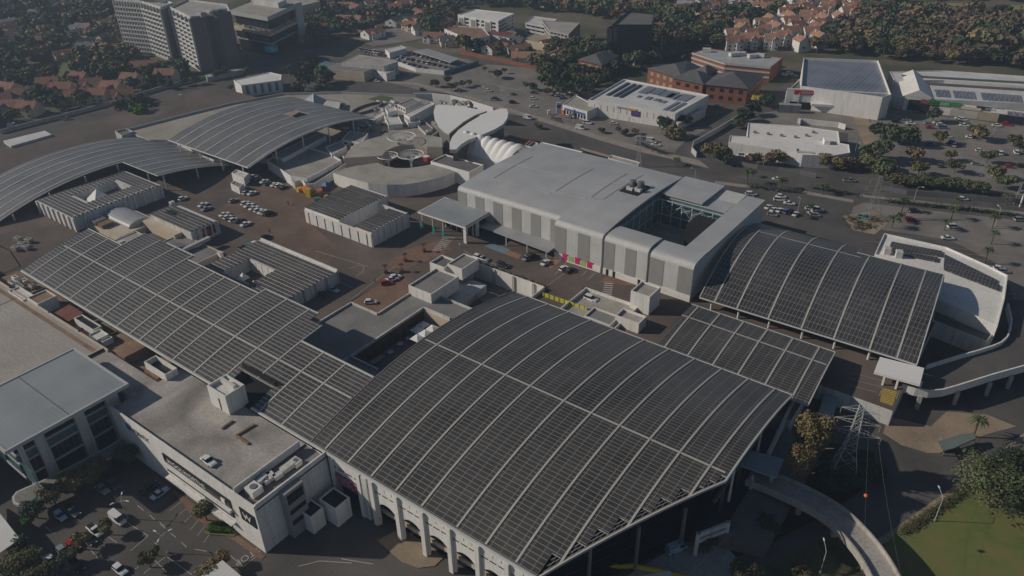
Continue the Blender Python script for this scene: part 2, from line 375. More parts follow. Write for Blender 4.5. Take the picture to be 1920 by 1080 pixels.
# ------------------------------------------------------------------ the setting: ground, roads, lots, deck
poly_sheet('ground', [(-2500, -600), (1800, -600), (1800, 3200), (-2500, 3200)], 0, M['ground'])
poly_sheet('asphalt', px([(-60, 1240), (-60, 300), (0, 232), (150, 200), (330, 158), (470, 118), (600, 105), (700, 108), (900, 108), (1000, 130), (1130, 190), (1330, 215), (1480, 190), (1650, 205), (2050, 215), (2050, 900), (1650, 1000), (1500, 1200)], 0), .02, M['asphalt'])
poly_sheet('dealer_lot', px([(700, 92), (760, 86), (900, 118), (860, 140), (770, 140), (700, 125)], 0), .03, M['lot'])
poly_sheet('parking_lot', px([(770, 140), (905, 120), (1000, 128), (1140, 195), (1040, 225), (960, 215), (860, 178), (720, 158)], 0), .04, M['lot'])
poly_sheet('pavement', px([(700, 152), (780, 160), (880, 186), (960, 212), (1040, 236), (1120, 262), (1200, 285), (1290, 306), (1330, 316), (1310, 300), (1210, 278), (1130, 256), (1050, 230), (960, 205), (880, 180), (780, 155)], 0), .09, M['pave'])
poly_sheet('filling_station_yard', px([(1040, 200), (1130, 190), (1240, 235), (1330, 240), (1290, 290), (1180, 275), (1060, 235)], 0), .05, M['lot'])
poly_sheet('retail_parking_lot', px([(1635, 205), (2000, 215), (2000, 372), (1800, 358), (1690, 335), (1625, 300)], 0), .05, M['lot'])
poly_sheet('lower_parking_lot', px([(1600, 388), (1640, 372), (1800, 388), (2010, 408), (2010, 580), (1900, 560), (1880, 500), (1780, 450), (1660, 432), (1590, 420)], 0), .05, M['lot'])
poly_sheet('service_yard', px([(1440, 210), (1500, 205), (1625, 215), (1640, 300), (1590, 320), (1590, 250), (1380, 225)], 0), .04, M['lot'])
poly_sheet('dirt_bank', px([(1598, 215), (1625, 215), (1660, 300), (1640, 310), (1615, 262)], 0), .07, M['ochre'])
poly_sheet('pylon_island', px([(1580, 405), (1640, 395), (1665, 418), (1640, 440), (1600, 432)], 0), .07, M['ochre'])
ribbon('main_road', [(520, 150), (600, 150), (690, 158), (800, 185), (900, 215), (1000, 243), (1100, 272), (1220, 303), (1340, 330), (1470, 348), (1600, 362), (1740, 378), (1940, 400), (2100, 418)], 17, .06, M['road'])
ribbon('verge', [(1600, 366), (1700, 376), (1800, 387), (1940, 402)], 2.2, .10, M['pave'])
ribbon('verge', [(1340, 342), (1420, 352), (1500, 360), (1600, 378)], 3., .10, M['pave'])
ribbon('side_road', [(1300, 318), (1290, 285), (1325, 258), (1372, 232), (1400, 212), (1430, 190), (1490, 160), (1530, 120)], 11, .07, M['road'])
ribbon('west_road', [(-40, 262), (60, 240), (180, 205), (300, 170), (400, 145), (480, 118), (560, 100), (640, 92)], 14, .06, M['road'])
ribbon('lower_road', [(2100, 600), (1960, 730), (1860, 800), (1760, 870), (1660, 950), (1540, 1030), (1420, 1110), (1300, 1200)], 15, .06, M['road'])
ribbon('kerb_strip', [(1960, 790), (1870, 858), (1800, 912), (1740, 955), (1680, 998), (1640, 1022)], 1.6, .10, M['ochre'])
poly_sheet('lawn', px([(1680, 1000), (1760, 948), (1850, 880), (2050, 760), (2200, 1200), (1550, 1250), (1640, 1100), (1655, 1030)], 0), .12, M['lawn'])
poly_sheet('planted_bank', px([(1480, 900), (1560, 830), (1640, 850), (1640, 900), (1560, 960), (1440, 1020), (1300, 1080), (1260, 1060), (1400, 960)], 0), .09, mat('dark_soil', (.035, .04, .02), .95, .4, .2))
poly_sheet('front_lawn', px([(1360, 1150), (1440, 1060), (1560, 1000), (1640, 1000), (1690, 1080), (1700, 1200)], 0), .08, mat('olive_ground_cover', (.10, .10, .045), .95, .4, .2))  # ground cover in a mottled dull olive tone
poly_sheet('tan_path', px([(1655, 812), (1668, 782), (1745, 800), (1775, 772), (1850, 778), (1905, 800), (1850, 815), (1760, 850), (1740, 850), (1690, 835)], 0), .11, M['ochre'])
poly_sheet('sports_field', px([(1690, 3), (1835, 8), (1830, 26), (1700, 22)], 0), .25, mat('dry_field', (.28, .27, .12), .95, .15, .05))
poly_sheet('sports_field', px([(1885, 10), (1990, 12), (1990, 40), (1880, 34)], 0), .25, mat('green_field', (.22, .25, .09), .95, .15, .05))
poly_sheet('forest_clearing', px([(1780, 84), (1900, 100), (1880, 115), (1785, 98)], 0), .25, mat('dry_clearing', (.2, .19, .08), .95, .3, .05))
poly_sheet('garden_lawn', px([(60, 120), (150, 115), (150, 150), (60, 165)], 0), .25, mat('garden_grass', (.12, .15, .05), .95, .3, .05))
poly_sheet('gravel_lot', px([(640, 62), (760, 52), (800, 72), (700, 88)], 0), .2, M['lot'])

def cells(outer, holes, z0, z1, mb, m, top=None):
    for (a, b, c, d) in outer:
        us = sorted({a, c, *[h[0] for h in holes if a < h[0] < c], *[h[2] for h in holes if a < h[2] < c]})
        vs = sorted({b, d, *[h[1] for h in holes if b < h[1] < d], *[h[3] for h in holes if b < h[3] < d]})
        for i in range(len(us)-1):
            for j in range(len(vs)-1):
                uc, vc = (us[i]+us[i+1])/2, (vs[j]+vs[j+1])/2
                if any(h[0] < uc < h[2] and h[1] < vc < h[3] for h in holes): continue
                mb.prism([(us[i], vs[j]), (us[i+1], vs[j]), (us[i+1], vs[j+1]), (us[i], vs[j+1])], z0, z1, m, top or m)
CT1 = (-141, 112, -124, 142); CT2 = (-147, 150, -118, 174)
mb = MB()
cells([(-400, 78, -112, 250), (-112, 150, -75, 232)], [CT1, CT2, (-110, 203, -84, 233)], .1, D, mb, M['concrete'], M['deck'])
cells([(-75, 157.5, -33, 176), (-75, 176, -13.4, 250)], [], .1, D, mb, M['white2'], M['deck'])
struct(mb.build('deck'))
poly_sheet('brick_paving', px([(440, 372), (500, 345), (640, 372), (560, 400), (640, 470), (600, 520), (560, 500), (520, 470), (400, 400)], D), D+.03, mat('worn_brick_paving', (.17, .115, .085), .9, .25, .12))
poly_sheet('brick_paving', px([(590, 610), (700, 540), (760, 520), (790, 552), (730, 600), (700, 592), (690, 596), (640, 575), (560, 640)], D), D+.03, M['brickpave'])
poly_sheet('brick_paving', px([(760, 505), (720, 500), (755, 470), (830, 450), (850, 470)], D), D+.05, M['brickpave'])
poly_sheet('brick_paving', px([(1120, 530), (1140, 518), (1180, 528), (1195, 536)], D), D+.04, M['brickpave'])
poly_sheet('brick_paving', px([(1125, 572), (1155, 568), (1165, 578), (1150, 598), (1112, 585)], D), D+.05, M['brickpave'])
poly_sheet('blue_bays', px([(925, 455), (957, 468), (950, 478), (908, 462)], D), D+.04, mat('pale_blue_paint', (.17, .24, .28), .85, .15))
for q in ([(955, 470), (978, 478), (972, 486), (945, 476)], [(1025, 493), (1050, 480), (1055, 487), (1033, 505)]):
    poly_sheet('brick_bay', px(q, D), D+.045, mat('terracotta_paving', (.33, .18, .11), .9, .2))
# crossing stripes and bay lines, one sheet of paint
lm = MB()
def stripe(a, b, wd, z, m='line'):
    p, q = P(*a, z), P(*b, z); d = (q[0]-p[0], q[1]-p[1]); k = math.hypot(*d); n = (-d[1]/k*wd/2, d[0]/k*wd/2)
    zz = z+.06
    pts = [(p[0]-n[0], p[1]-n[1], zz), (q[0]-n[0], q[1]-n[1], zz), (q[0]+n[0], q[1]+n[1], zz), (p[0]+n[0], p[1]+n[1], zz)]
    lm.add(pts, [(0, 1, 2, 3)], M[m])
def stripes(a0, a1, b0, b1, n, wd, z, m='line'):
    for i in range(n):
        t = i/(n-1) if n > 1 else 0
        stripe((a0[0]+(a1[0]-a0[0])*t, a0[1]+(a1[1]-a0[1])*t), (b0[0]+(b1[0]-b0[0])*t, b0[1]+(b1[1]-b0[1])*t), wd, z, m)
stripes((811, 468), (833, 443), (828, 472), (853, 446), 9, .55, D)
stripes((1133, 531), (1128, 563), (1150, 532), (1146, 564), 9, .6, D)
stripes((318, 958), (382, 1018), (350, 934), (408, 980), 6, .14, 0)
stripes((298, 978), (303, 998), (310, 988), (316, 1008), 1, .12, 0)
for a, b in [((258, 948), (270, 958)), ((281, 966), (290, 975)), ((300, 982), (310, 991)), ((320, 1000), (330, 1008)), ((340, 1017), (350, 1026)), ((365, 1030), (388, 1034)),
             ((432, 1042), (456, 1063)), ((456, 1063), (484, 1041)), ((204, 958), (278, 1005)), ((278, 1005), (245, 1033)), ((170, 1031), (185, 1048)), ((203, 1007), (220, 1018)),
             ((290, 1050), (312, 1073)), ((312, 1043), (360, 1078)), ((312, 1043), (270, 1075)), ((85, 987), (97, 998)), ((180, 1005), (192, 1015)), ((260, 1063), (250, 1070)),
             ((442, 1008), (480, 1030)), ((300, 1027), (290, 1017))]:
    stripe(a, b, .16, 0)
for a, b in [((1045, 487), (1030, 500)), ((1062, 493), (1040, 515)), ((1085, 503), (1075, 513)), ((1100, 508), (1090, 518)), ((1115, 513), (1103, 524)), ((870, 470), (890, 482)), ((935, 500), (900, 480)), ((1020, 540), (1060, 512)),
             ((660, 560), (740, 500)), ((655, 503), (668, 500)), ((668, 497), (683, 499)), ((683, 499), (680, 510)), ((680, 510), (668, 518)), ((590, 470), (690, 500)), ((300, 480), (330, 462)), ((620, 520), (660, 540))]:
    stripe(a, b, .2, D)
for i in range(7):
    stripe((1618+i*26, 452-0+i*3), (1700+i*26, 458+i*4), .12, 0)
for k, (ax, ay, bx, by, n) in enumerate([(1660, 268, 1900, 296, 34), (1700, 252, 1900, 272, 28), (1790, 232, 1915, 246, 18), (1740, 306, 1915, 326, 24), (800, 172, 960, 200, 26), (900, 150, 1000, 176, 20), (1660, 440, 1780, 446, 16), (1730, 410, 1880, 424, 18), (1640, 240, 1720, 225, 10), (1700, 262, 1850, 245, 14), (1720, 300, 1900, 285, 16), (1850, 330, 1920, 322, 8), (820, 150, 900, 140, 12), (870, 185, 990, 170, 14)]):
    for i in range(n):
        t = i/n; x, y = ax+(bx-ax)*t, ay+(by-ay)*t; stripe((x, y), (x+6, y+5), .12, 0)
stripes((1690, 460), (1850, 478), (1760, 463), (1910, 484), 2, .12, 0)
for y in range(446, 560, 9): stripe((1780, y), (1830+(y-446)*.7, y+7), .13, 0)
for s in range(8):
    stripe((545+s*7, 760-0), (548+s*7, 763), .1, 13) if False else None
stripes((1648, 742), (1680, 748), (1655, 727), (1686, 733), 2, .15, D)
stripes((1582, 720), (1600, 700), (1645, 736), (1660, 716), 3, .12, D)
stripes((1653, 728), (1650, 752), (1682, 736), (1674, 760), 9, .55, D, 'yline')
for s, (a, b) in enumerate([((640, 1048), (700, 1058)), ((560, 1062), (600, 1052)), ((600, 1052), (660, 1056))]): stripe(a, b, .2, 0)
for i in range(12): stripe((1480+i*38, 350+i*3.7), (1500+i*38, 352+i*3.7), .18, 0)
for i in range(9): stripe((640+i*70, 152+i*16), (660+i*70, 156+i*17), .16, 0)
struct(lm.build('painted_markings'))
# STOP lettering on the road
def text(name, s, loc, rot, size, m, parent=None, ext=.02, align='CENTER', aspect=1.):
    cu = bpy.data.curves.new(name, 'FONT'); cu.body = s; cu.size = size; cu.extrude = ext; cu.align_x = align; cu.align_y = 'CENTER'
    cu.materials.append(m); tmp = bpy.data.objects.new('lettering_outline', cu)
    me = bpy.data.meshes.new_from_object(tmp); bpy.data.objects.remove(tmp); me.name = name
    o = bpy.data.objects.new(name, me); C.objects.link(o); o.location = loc; o.rotation_euler = rot
    o.scale = (aspect, 1, 1)
    if parent: o.parent = parent
    return o
p = P(464, 1044, 0); b, a = P(452, 1053, 0), P(480, 1036, 0)
o = text('stop_lettering', 'STOP', (p[0], p[1], .08), (0, 0, math.atan2(b[1]-a[1], b[0]-a[0])), 2.3, M['line']); struct(o)
def wtext(t, name, s, a, b, zc, size, m, off=.12, aspect=1., ext=.03):
    """lettering on the wall from a to b (reads from a to b), proud of the wall by off on its right-hand side"""
    dx, dy = b[0]-a[0], b[1]-a[1]; k = math.hypot(dx, dy); nx, ny = dy/k*off, -dx/k*off
    return text(name, s, ((a[0]+b[0])/2+nx, (a[1]+b[1])/2+ny, zc), (math.pi/2, 0, math.atan2(dy, dx)), size, m, t, ext, aspect=aspect)

def pseudo(t, a, b, zc, h, n, m, name='sign_character'):
    """lettering too blurred to read: a row of upright strokes of letter size"""
    dx, dy = b[0]-a[0], b[1]-a[1]; k = math.hypot(dx, dy); nx, ny = dy/k, -dx/k; st = MB()
    for i in range(n):
        s = (i+.5)/n; w_ = k/n*.62; c = (a[0]+dx*s+nx*.16, a[1]+dy*s+ny*.16); v = (i*7+n) % 4
        st.obox((c[0]-dx/k*w_*.35, c[1]-dy/k*w_*.35), (dx, dy), w_*.24, .08, zc-h/2, zc+h/2, m)
        if v != 1: st.obox(c, (dx, dy), w_*.9, .08, zc+h*.36, zc+h/2, m)
        if v != 2: st.obox(c, (dx, dy), w_*.9, .08, zc-h/2, zc-h*.36, m)
        if v != 3: st.obox((c[0]+dx/k*w_*.35, c[1]+dy/k*w_*.35), (dx, dy), w_*.24, .08, zc-h*.4, zc+h*.3, m)
    return st.build('sign_lettering', t)

# ------------------------------------------------------------------ solar canopies
ZA = lambda v: 14+6*(1-((v-116.75)/39.25)**2)
def canopy(name, label, strips, zf, ribs, purl, m, eaves, S=None, thick=.3, cols=(), colz=D, ribw=.46, grp='arched solar canopies', dv=2.6, ribm='rib'):
    S = S or (lambda u, v: (u, v))
    t = thing(name, label, 'solar canopy', (0, 0, 0), 0, grp)
    b = MB(); under = MB()
    for (u0, u1, v0, v1) in strips:
        n = max(1, int(abs(v1-v0)/dv)); vs = [v0+(v1-v0)*i/n for i in range(n+1)]
        top = [(*S(u, v), zf(v)) for v in vs for u in (u0, u1)]; bot = [(x, y, z-thick) for x, y, z in top]
        b.add(top, [(2*i, 2*i+1, 2*i+3, 2*i+2) for i in range(n)], m)
        under.add(bot, [(2*i+2, 2*i+3, 2*i+1, 2*i) for i in range(n)], M['dsteel'])
        k = 2*(n+1); al = top+bot
        under.add(al, [(2*i, 2*i+2, k+2*i+2, k+2*i) for i in range(n)]+[(2*i+3, 2*i+1, k+2*i+1, k+2*i+3) for i in range(n)]+[(1, 0, k, k+1), (2*n, 2*n+1, k+2*n+1, k+2*n)], M['fascia'])
    b.build('panel_field', t, True); under.build('underside', t)
    for (u, v0, v1) in ribs:
        r = MB(); n = max(2, int(abs(v1-v0)/3.)); vs = [v0+(v1-v0)*i/n for i in range(n+1)]; h = ribw/2
        top = [(*S(u+s*h, v), zf(v)+.14) for v in vs for s in (-1, 1)]; bot = [(x, y, z-.13) for x, y, z in top]; k = 2*(n+1)
        r.add(top+bot, [(2*i, 2*i+1, 2*i+3, 2*i+2) for i in range(n)]+[(2*i+2, k+2*i+2, k+2*i, 2*i) for i in range(n)]+[(2*i+1, k+2*i+1, k+2*i+3, 2*i+3) for i in range(n)]+[(0, k, k+1, 1), (2*n+1, k+2*n+1, k+2*n, 2*n)], M[ribm])
        r.build('rib', t)
    for (v, u0, u1, wd) in purl:
        r = MB(); n = max(1, int(abs(u1-u0)/10))
        r.prism([S(u0, v-wd/2), S(u1, v-wd/2), S(u1, v+wd/2), S(u0, v+wd/2)], [zf(v-wd/2)-.1]*2+[zf(v+wd/2)-.1]*2, [zf(v-wd/2)+.06]*2+[zf(v+wd/2)+.06]*2, M['rib'])
        r.build('purlin', t)
    for (a, c, rad) in eaves:                       # edge beams
        r = MB(); n = max(1, int(math.hypot(c[0]-a[0], c[1]-a[1])/4)); q = [(a[0]+(c[0]-a[0])*i/n, a[1]+(c[1]-a[1])*i/n) for i in range(n+1)]
        for i in range(n): r.tube((*S(*q[i]), zf(q[i][1])-.05), (*S(*q[i+1]), zf(q[i+1][1])-.05), rad, rad, M['fascia'], 6)
        r.build('edge_beam', t)
    for (u, v) in cols:
        r = MB(); r.tube((*S(u, v), colz), (*S(u, v), zf(v)-.35), .3, .3, M['white'], 8); r.build('column', t)
    return t
# main canopy, panels step back from the slanting front edge
RM = [-112, -104.7, -97.5, -90.3, -83, -73.6, -66.3, -59, -51.6, -44.6, -37.8]
EDGE = lambda u: 77.5 if u < -53.5 else 77.5+(u+53.5)*(114-77.5)/(20.)
cuts = [-116.6]+RM+[-33.6]; ms = []
for i in range(len(cuts)-1):
    a, c = cuts[i], cuts[i+1]
    if c <= -53.5: ms.append((a, c, 77.5, 156))
    else:
        k = 3
        for j in range(k):
            x0, x1 = a+(c-a)*j/k, a+(c-a)*(j+1)/k; e = EDGE(x1)
            ms.append((x0, x1, (77.5 if e <= 77.6 else e+1.6), 156))
t = canopy('solar_canopy', 'largest arched canopy of dark solar panels, nearest, above the arched white parkade', ms, ZA,
       [(u, max(77.5, EDGE(u)+.2), 156) for u in RM], [(116.5, -116, -34.5, .5)], M['pvmain'],
       [((-116.6, 77.2), (-53.5, 77.2), .38), ((-33.5, 114), (-33.5, 156), .28), ((-116, 156.2), (-33.5, 156.2), .22)],
       cols=[(u, 154.5) for u in (-98, -84, -70, -56, -42)]+[(-35, 124), (-35, 140)])
r = MB(); n = 14
for i in range(n):
    u0, u1 = -53.5+20*i/n, -53.5+20*(i+1)/n; r.tube((u0, EDGE(u0), ZA(EDGE(u0))+.1), (u1, EDGE(u1), ZA(EDGE(u1))+.1), .34, .34, M['rib'], 6)
r.build('edge_beam', t)
r = MB()
for i in range(26):                                  # bare purlins where the panels stop short
    u = -53+19.3*i/26; v = EDGE(u); r.tube((u, v, ZA(v)-.1), (u, v+4.2, ZA(v+4.2)-.15), .07, .07, M['dsteel'], 4)
for k in range(1, 4):
    for i in range(8):
        u0, u1 = -53.5+20*i/8, -53.5+20*(i+1)/8; v0, v1 = EDGE(u0)+k*1.3, EDGE(u1)+k*1.3
        r.tube((u0, v0, ZA(v0)-.12), (u1, v1, ZA(v1)-.12), .07, .07, M['steel'], 4)
r.build('open_frame', t)
# west canopy, same arch, stepped back edge, one opening for a service tower
RW = [-248, -240, -232.2, -223.3, -214.8, -205.8, -197.8, -191.2, -186.2, -179, -170.6, -161.2, -152, -143.4, -134.8, -126.6]
def WF(u): return 100.5 if u < -232.2 else 109 if u < -205 else 106.5 if u < -171 else 109 if u < -148.5 else 106 if u < -143.5 else 98.5
ws = []; cw = [-253, -248, -240, -232.2, -223.3, -214.8, -205, -197.8, -191.2, -186.2, -179, -171, -161.2, -152, -148.5, -143.5, -134.8, -126.6, -116.6]
for i in range(len(cw)-1):
    a, c = cw[i], cw[i+1]; v1 = WF((a+c)/2)
    if c <= -143.5 and a >= -153: pass
    ws.append((a, c, 77.5, v1))
H = (-149.5, 77.5, -137.5, 84)
w2 = []
for (a, c, v0, v1) in ws:
    if c <= H[0] or a >= H[2]: w2.append((a, c, v0, v1)); continue
    xs = sorted({a, c, *[x for x in (H[0], H[2]) if a < x < c]})
    for x0, x1 in zip(xs, xs[1:]): w2.append((x0, x1, H[3] if H[0] <= (x0+x1)/2 <= H[2] else v0, v1))
canopy('solar_canopy', 'long arched solar canopy stepping down the left side beside the pale flat roof', w2, ZA,
       [(u, 84 if H[0] < u < H[2] else 77.5, WF(u+.1)) for u in RW], [(91, -251, -117, .45)], M['pvwest'],
       [((-253, 77.2), (-149.5, 77.2), .42), ((-137.5, 77.2), (-116.6, 77.2), .42), ((-253, 100.7), (-232.2, 100.7), .22), ((-220, 109.2), (-205, 109.2), .2),
        ((-205, 106.7), (-171, 106.7), .22), ((-171, 109.2), (-148.5, 109.2), .2), ((-143.5, 98.7), (-117, 98.7), .3), ((-143.5, 98.7), (-143.5, 106), .2)],
       cols=[(u, 97.5) for u in (-250, -236)]+[(u, 104) for u in (-225, -210, -195, -180, -165, -151)])
r = MB(); r.tube((-116.6, 77.5, 14.1), (-116.6, 84, 16), .01, .01, M['rib'], 3)
n = 12; r = MB()
for i in range(n):
    v0, v1 = 77.5+78.5*i/n, 77.5+78.5*(i+1)/n
    r.tube((-116.6, v0, ZA(v0)+.05), (-116.6, v1, ZA(v1)+.05), .22, .22, mat('pinkish_flashing', (.33, .27, .24), .7, .1) if i == 0 else bpy.data.materials['pinkish_flashing'], 5)
r.build('edge_beam', t)
# flat canopy between the two arches on the right
ZM = lambda v: 9.2+.6*(1-((v-173.5)/13)**2)
SM = lambda u, v: (u-.05*(v-173.5), v)
canopy('solar_canopy', 'small nearly flat solar canopy between the two big arched ones', [(-73, -31, 160.5, 186.6)], ZM,
       [(u, 160.5, 186.6) for u in (-70.8, -64, -56.8, -49.8, -42.5, -35.2)], [(179, -73, -31.5, .4)], M['pvmain'],
       [((-73, 160.5), (-31, 160.5), .2), ((-31, 160.5), (-31, 186.6), .2), ((-73, 186.7), (-31, 186.7), .2)], S=SM,
       cols=[(u, 162) for u in (-66, -52, -38)]+[(-32.2, 170), (-32.2, 184)])
ZL = lambda v: 9+3*(v-192)/52+4.9*4*((v-192)/50)*(1-(v-192)/50)
SL = lambda u, v: (u-.075*(v-192), v+.028*(u+73))
canopy('solar_canopy', 'steep arched solar canopy on the right, beside the tall silver clad block', [(-73.5, -38, 192, 250), (-38, -12.6, 192, 237.5)], ZL,
       [(-68.8, 192, 250), (-61.9, 192, 250), (-52.5, 192, 250), (-43, 192, 250), (-34, 192, 237.5), (-24.6, 192, 237.5), (-17.6, 192, 237.5)], [(233, -73, -36, .4)], M['pvl'],
       [((-73.5, 191.8), (-12.6, 191.8), .25), ((-73.5, 192), (-73.5, 250), .2), ((-38, 237.7), (-12.6, 237.7), .2), ((-12.6, 192), (-12.6, 237), .2)], S=SL,
       cols=[(u, 193.2) for u in (-70, -61.5, -52.2, -42.6, -33.6, -24.4)]+[(-14, 205), (-14, 220), (-14, 234)])
ZN1 = lambda v: 13.2-.0038*(v-137)**2
canopy('solar_canopy', 'arched solar canopy with long pale ribs at the far left edge', [(-350, -314.6, 88, 147), (-350, -288.6, 147, 182)], ZN1,
       [(u, 88, 182) for u in (-347, -341, -335, -329, -323, -317)]+[(u, 147, 182) for u in (-310, -303.5, -297, -291.5)], [], M['pvnw'],
       [((-314.4, 88), (-314.4, 147), .2), ((-288.4, 147), (-288.4, 182), .2), ((-314.4, 147), (-288.4, 147), .2), ((-350, 87.8), (-314.4, 87.8), .3)],
       cols=[(-313.5, v) for v in (100, 115, 130, 144)]+[(-290, 150), (-290, 165), (-290, 178), (-300, 149)], ribm='white2')
ZN2 = lambda v: 12+5*4*((v-174.5)/73)*(1-(v-174.5)/73)
hs = (-298, 218, -287, 226)
s2 = [(-324, -298, 174.5, 247), (-298, -287, 174.5, 218), (-298, -287, 226, 247), (-287, -266.5, 174.5, 247.5)]
canopy('solar_canopy', 'arched solar canopy behind the plaza with one square opening near its top', s2, ZN2,
       [(u, 174.5, 247) for u in (-318, -311, -304)]+[(-297, 174.5, 218), (-297, 226, 247), (-289.5, 174.5, 218), (-289.5, 226, 247), (-282, 174.5, 247), (-274.5, 174.5, 247), (-267.5, 174.5, 247)], [], M['pvnw'],
       [((-324, 174.3), (-266.5, 174.3), .3), ((-266.3, 174.5), (-266.3, 247.5), .25)], cols=[(u, 176) for u in (-318, -303, -288, -273)]+[(-268, v) for v in (190, 205, 220, 235)], ribm='white2')

# ------------------------------------------------------------------ parkade under the main canopy
t = thing('parkade', 'white arched parkade wall under the low eave of the nearest solar canopy', 'parkade', (0, 0, 0))
b = MB()
SL_ = [(-111, 79.3), (-56, 79.3), (-40, 111), (-37.5, 120), (-37.5, 150), (-111, 150)]
for z in (0.1, 3.2, 6.4, 9.6): b.prism(SL_, z, z+.35, M['black'])  # slabs coloured black to carry the shade under the canopy
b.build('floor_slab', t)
b = MB(); b.prism([(-111, 92), (-60, 92), (-44, 116), (-44, 149), (-111, 149)], .5, 9.6, M['dark']); b.build('inner_wall', t)  # near-black block stands in for the shade deep inside
b = MB()
for z in (2.4, 5.3, 7.6): b.box(-97, 78.8, z, -52.5, 79.2, z+1.2, M['cream'])
b.build('balustrade', t)
def arch_wall(mb, x0, x1, y0, y1, zt, pier, zs, m, n=10):
    """wall between two piers with a segmental arch cut in it"""
    a, c = x0+pier, x1-pier; r = (c-a)/2; mid = (a+c)/2
    for x in ((x0, a), (c, x1)): mb.box(x[0], y0, .1, x[1], y1, zt, m)
    for i in range(n):
        g0, g1 = -1+2*i/n, -1+2*(i+1)/n; h0, h1 = zs+(1-g0*g0)*r*.55, zs+(1-g1*g1)*r*.55
        mb.prism([(mid+r*g0, y0), (mid+r*g1, y0), (mid+r*g1, y1), (mid+r*g0, y1)], [h0, h1, h1, h0], zt, m)
bays = [-97.2, -89.9, -82.6, -75.3, -68, -60.7, -53.5]
for a, c in zip(bays, bays[1:]):
    b = MB(); arch_wall(b, a, c, 77.3, 77.9, 13.2, .9, 6.4, M['white'], 12); b.build('arched_wall', t)
    b = MB(); b.box(a-.5, 76.7, .1, a+.6, 78.2, 13.4, M['white']); b.build('pier', t)
    for k in range(3): ubox('slot', t, (a+1.6+k*2.1, 77.3, 10.6), (1.6, .12, .26), 0, M['dark'])
    for k in range(3): ubox('joint', t, (a+1.6+k*2.1, 77.3, 12.2), (.12, .08, .7), 0, M['darkcon'])
b = MB(); b.box(-111, 77.3, 9.2, -97.5, 77.9, 13.2, M['white']); b.build('upper_wall', t)
for k in range(5): ubox('slot', t, (-109.5+k*2.5, 77.3, 10.7), (1.7, .12, .28), 0, M['dark'])
for k in (-109.8, -101.2): ubox('pier', t, (k, 77.6, 6.6), (1.1, 1.6, 13.2), 0, M['white'])
b = MB(); b.prism([(-101.6, 77), (-98.8, 77), (-98.8, 82), (-101.6, 82)], .1, 13, M['white2']); b.build('pier', t)
b = MB(); b.box(-108.8, 77.0, 6.4, -102.2, 77.2, 9.1, M['pink']); b.v = b.v; bn = b.build('banner', None)
tag(bn, 'pink poster banner hung above the parkade entrance', 'banner')
bn.data.materials[0] = mat('faded_pink_poster', (.42, .17, .24), .7, .7, 1.6)
for k in range(3): ubox('edge_column', t, (-36.5, 124+k*10, 7), (.7, .7, 14), 0, M['dsteel'])
b = MB()                                              # ramps and framed openings on the dark slanting side
b.prism([(-36.5, 118), (-35.9, 118), (-35.9, 150), (-36.5, 150)], 8.8, 9.8, M['darkcon'])
b.build('side_parapet', t)
for k in range(3):
    u = -50+k*5.4; ubox('edge_column', t, (u, EDGE(u)+6, 6.5), (.6, .6, 13), R(61), M['dsteel'])
poly_sheet('lower_driveway', [(-52, 79), (-30, 70), (-18, 108), (-34, 118), (-40, 111)], .14, M['concrete'])
# framed white portal beside the slanting edge
t = thing('portal_frame', 'white louvred portal frame standing below the slanting edge of the nearest canopy', 'frame')
q = px([(1303, 1010), (1365, 985), (1355, 1030), (1310, 1050)], 4)
b = MB(); a, c = P(1306, 1022, 3), P(1362, 1000, 3)
for z0, z1 in ((5.4, 6.6), (3.6, 4.6)): b.wall(a, c, z0, z1, .5, M['white2'])
b.build('beam', t)
for k in (a, c): ubox('post', t, (k[0], k[1], 3.3), (.8, .8, 6.6), R(20), M['white2'])
# walkway roof beside the canopy and curved skyway ramp
t = thing('walkway_roof', 'flat pale blue walkway roof at the top of the curved ramp', 'roof')
q = px([(1400, 843), (1470, 861), (1455, 896), (1388, 873)], 8)
b = MB(); b.prism(q, 7.7, 8.1, mat('pale_blue_roof', (.36, .43, .50), .6, .05)); b.build('roof', t)
for k in ((1412, 892), (1448, 890)):
    p = P(*k, 7.5); ubox('post', t, (p[0], p[1], 3.8), (.6, .6, 7.6), 0, M['steel'])
t = thing('curved_ramp', 'curved elevated concrete ramp sweeping down to the right above the road', 'ramp')
cl = [(1405, 890), (1450, 908), (1510, 935), (1565, 968), (1610, 1012), (1645, 1060), (1668, 1110), (1680, 1170)]
sm, L, Rr = ribbon_pts(cl, 5.2, 5.4); n = len(L); b = MB(); zt = 5.2
b.add([(*p, zt) for p in L]+[(*p, zt) for p in Rr]+[(*p, zt-.8) for p in L]+[(*p, zt-.8) for p in Rr],
      [(i, i+n, i+1+n, i+1) for i in range(n-1)]+[(i+2*n, i+1+2*n, i+1+3*n, i+3*n) for i in range(n-1)]+[(i, i+1, i+1+2*n, i+2*n) for i in range(n-1)]+[(i+1+n, i+n, i+3*n, i+1+3*n) for i in range(n-1)], M['concrete'])
b.build('carriageway', t)
for S_ in (L, Rr):
    b = MB()
    for i in range(n-1): b.wall(S_[i], S_[i+1], zt-.9, zt+1.05, .32, M['concrete'])
    b.build('parapet', t)
for i in (6, 15, 25, 36, 46):
    if i < n: ubox('pier', t, (sm[i].x, sm[i].y, 2.2), (1.2, 1.2, 4.4), R(30), M['concrete'])

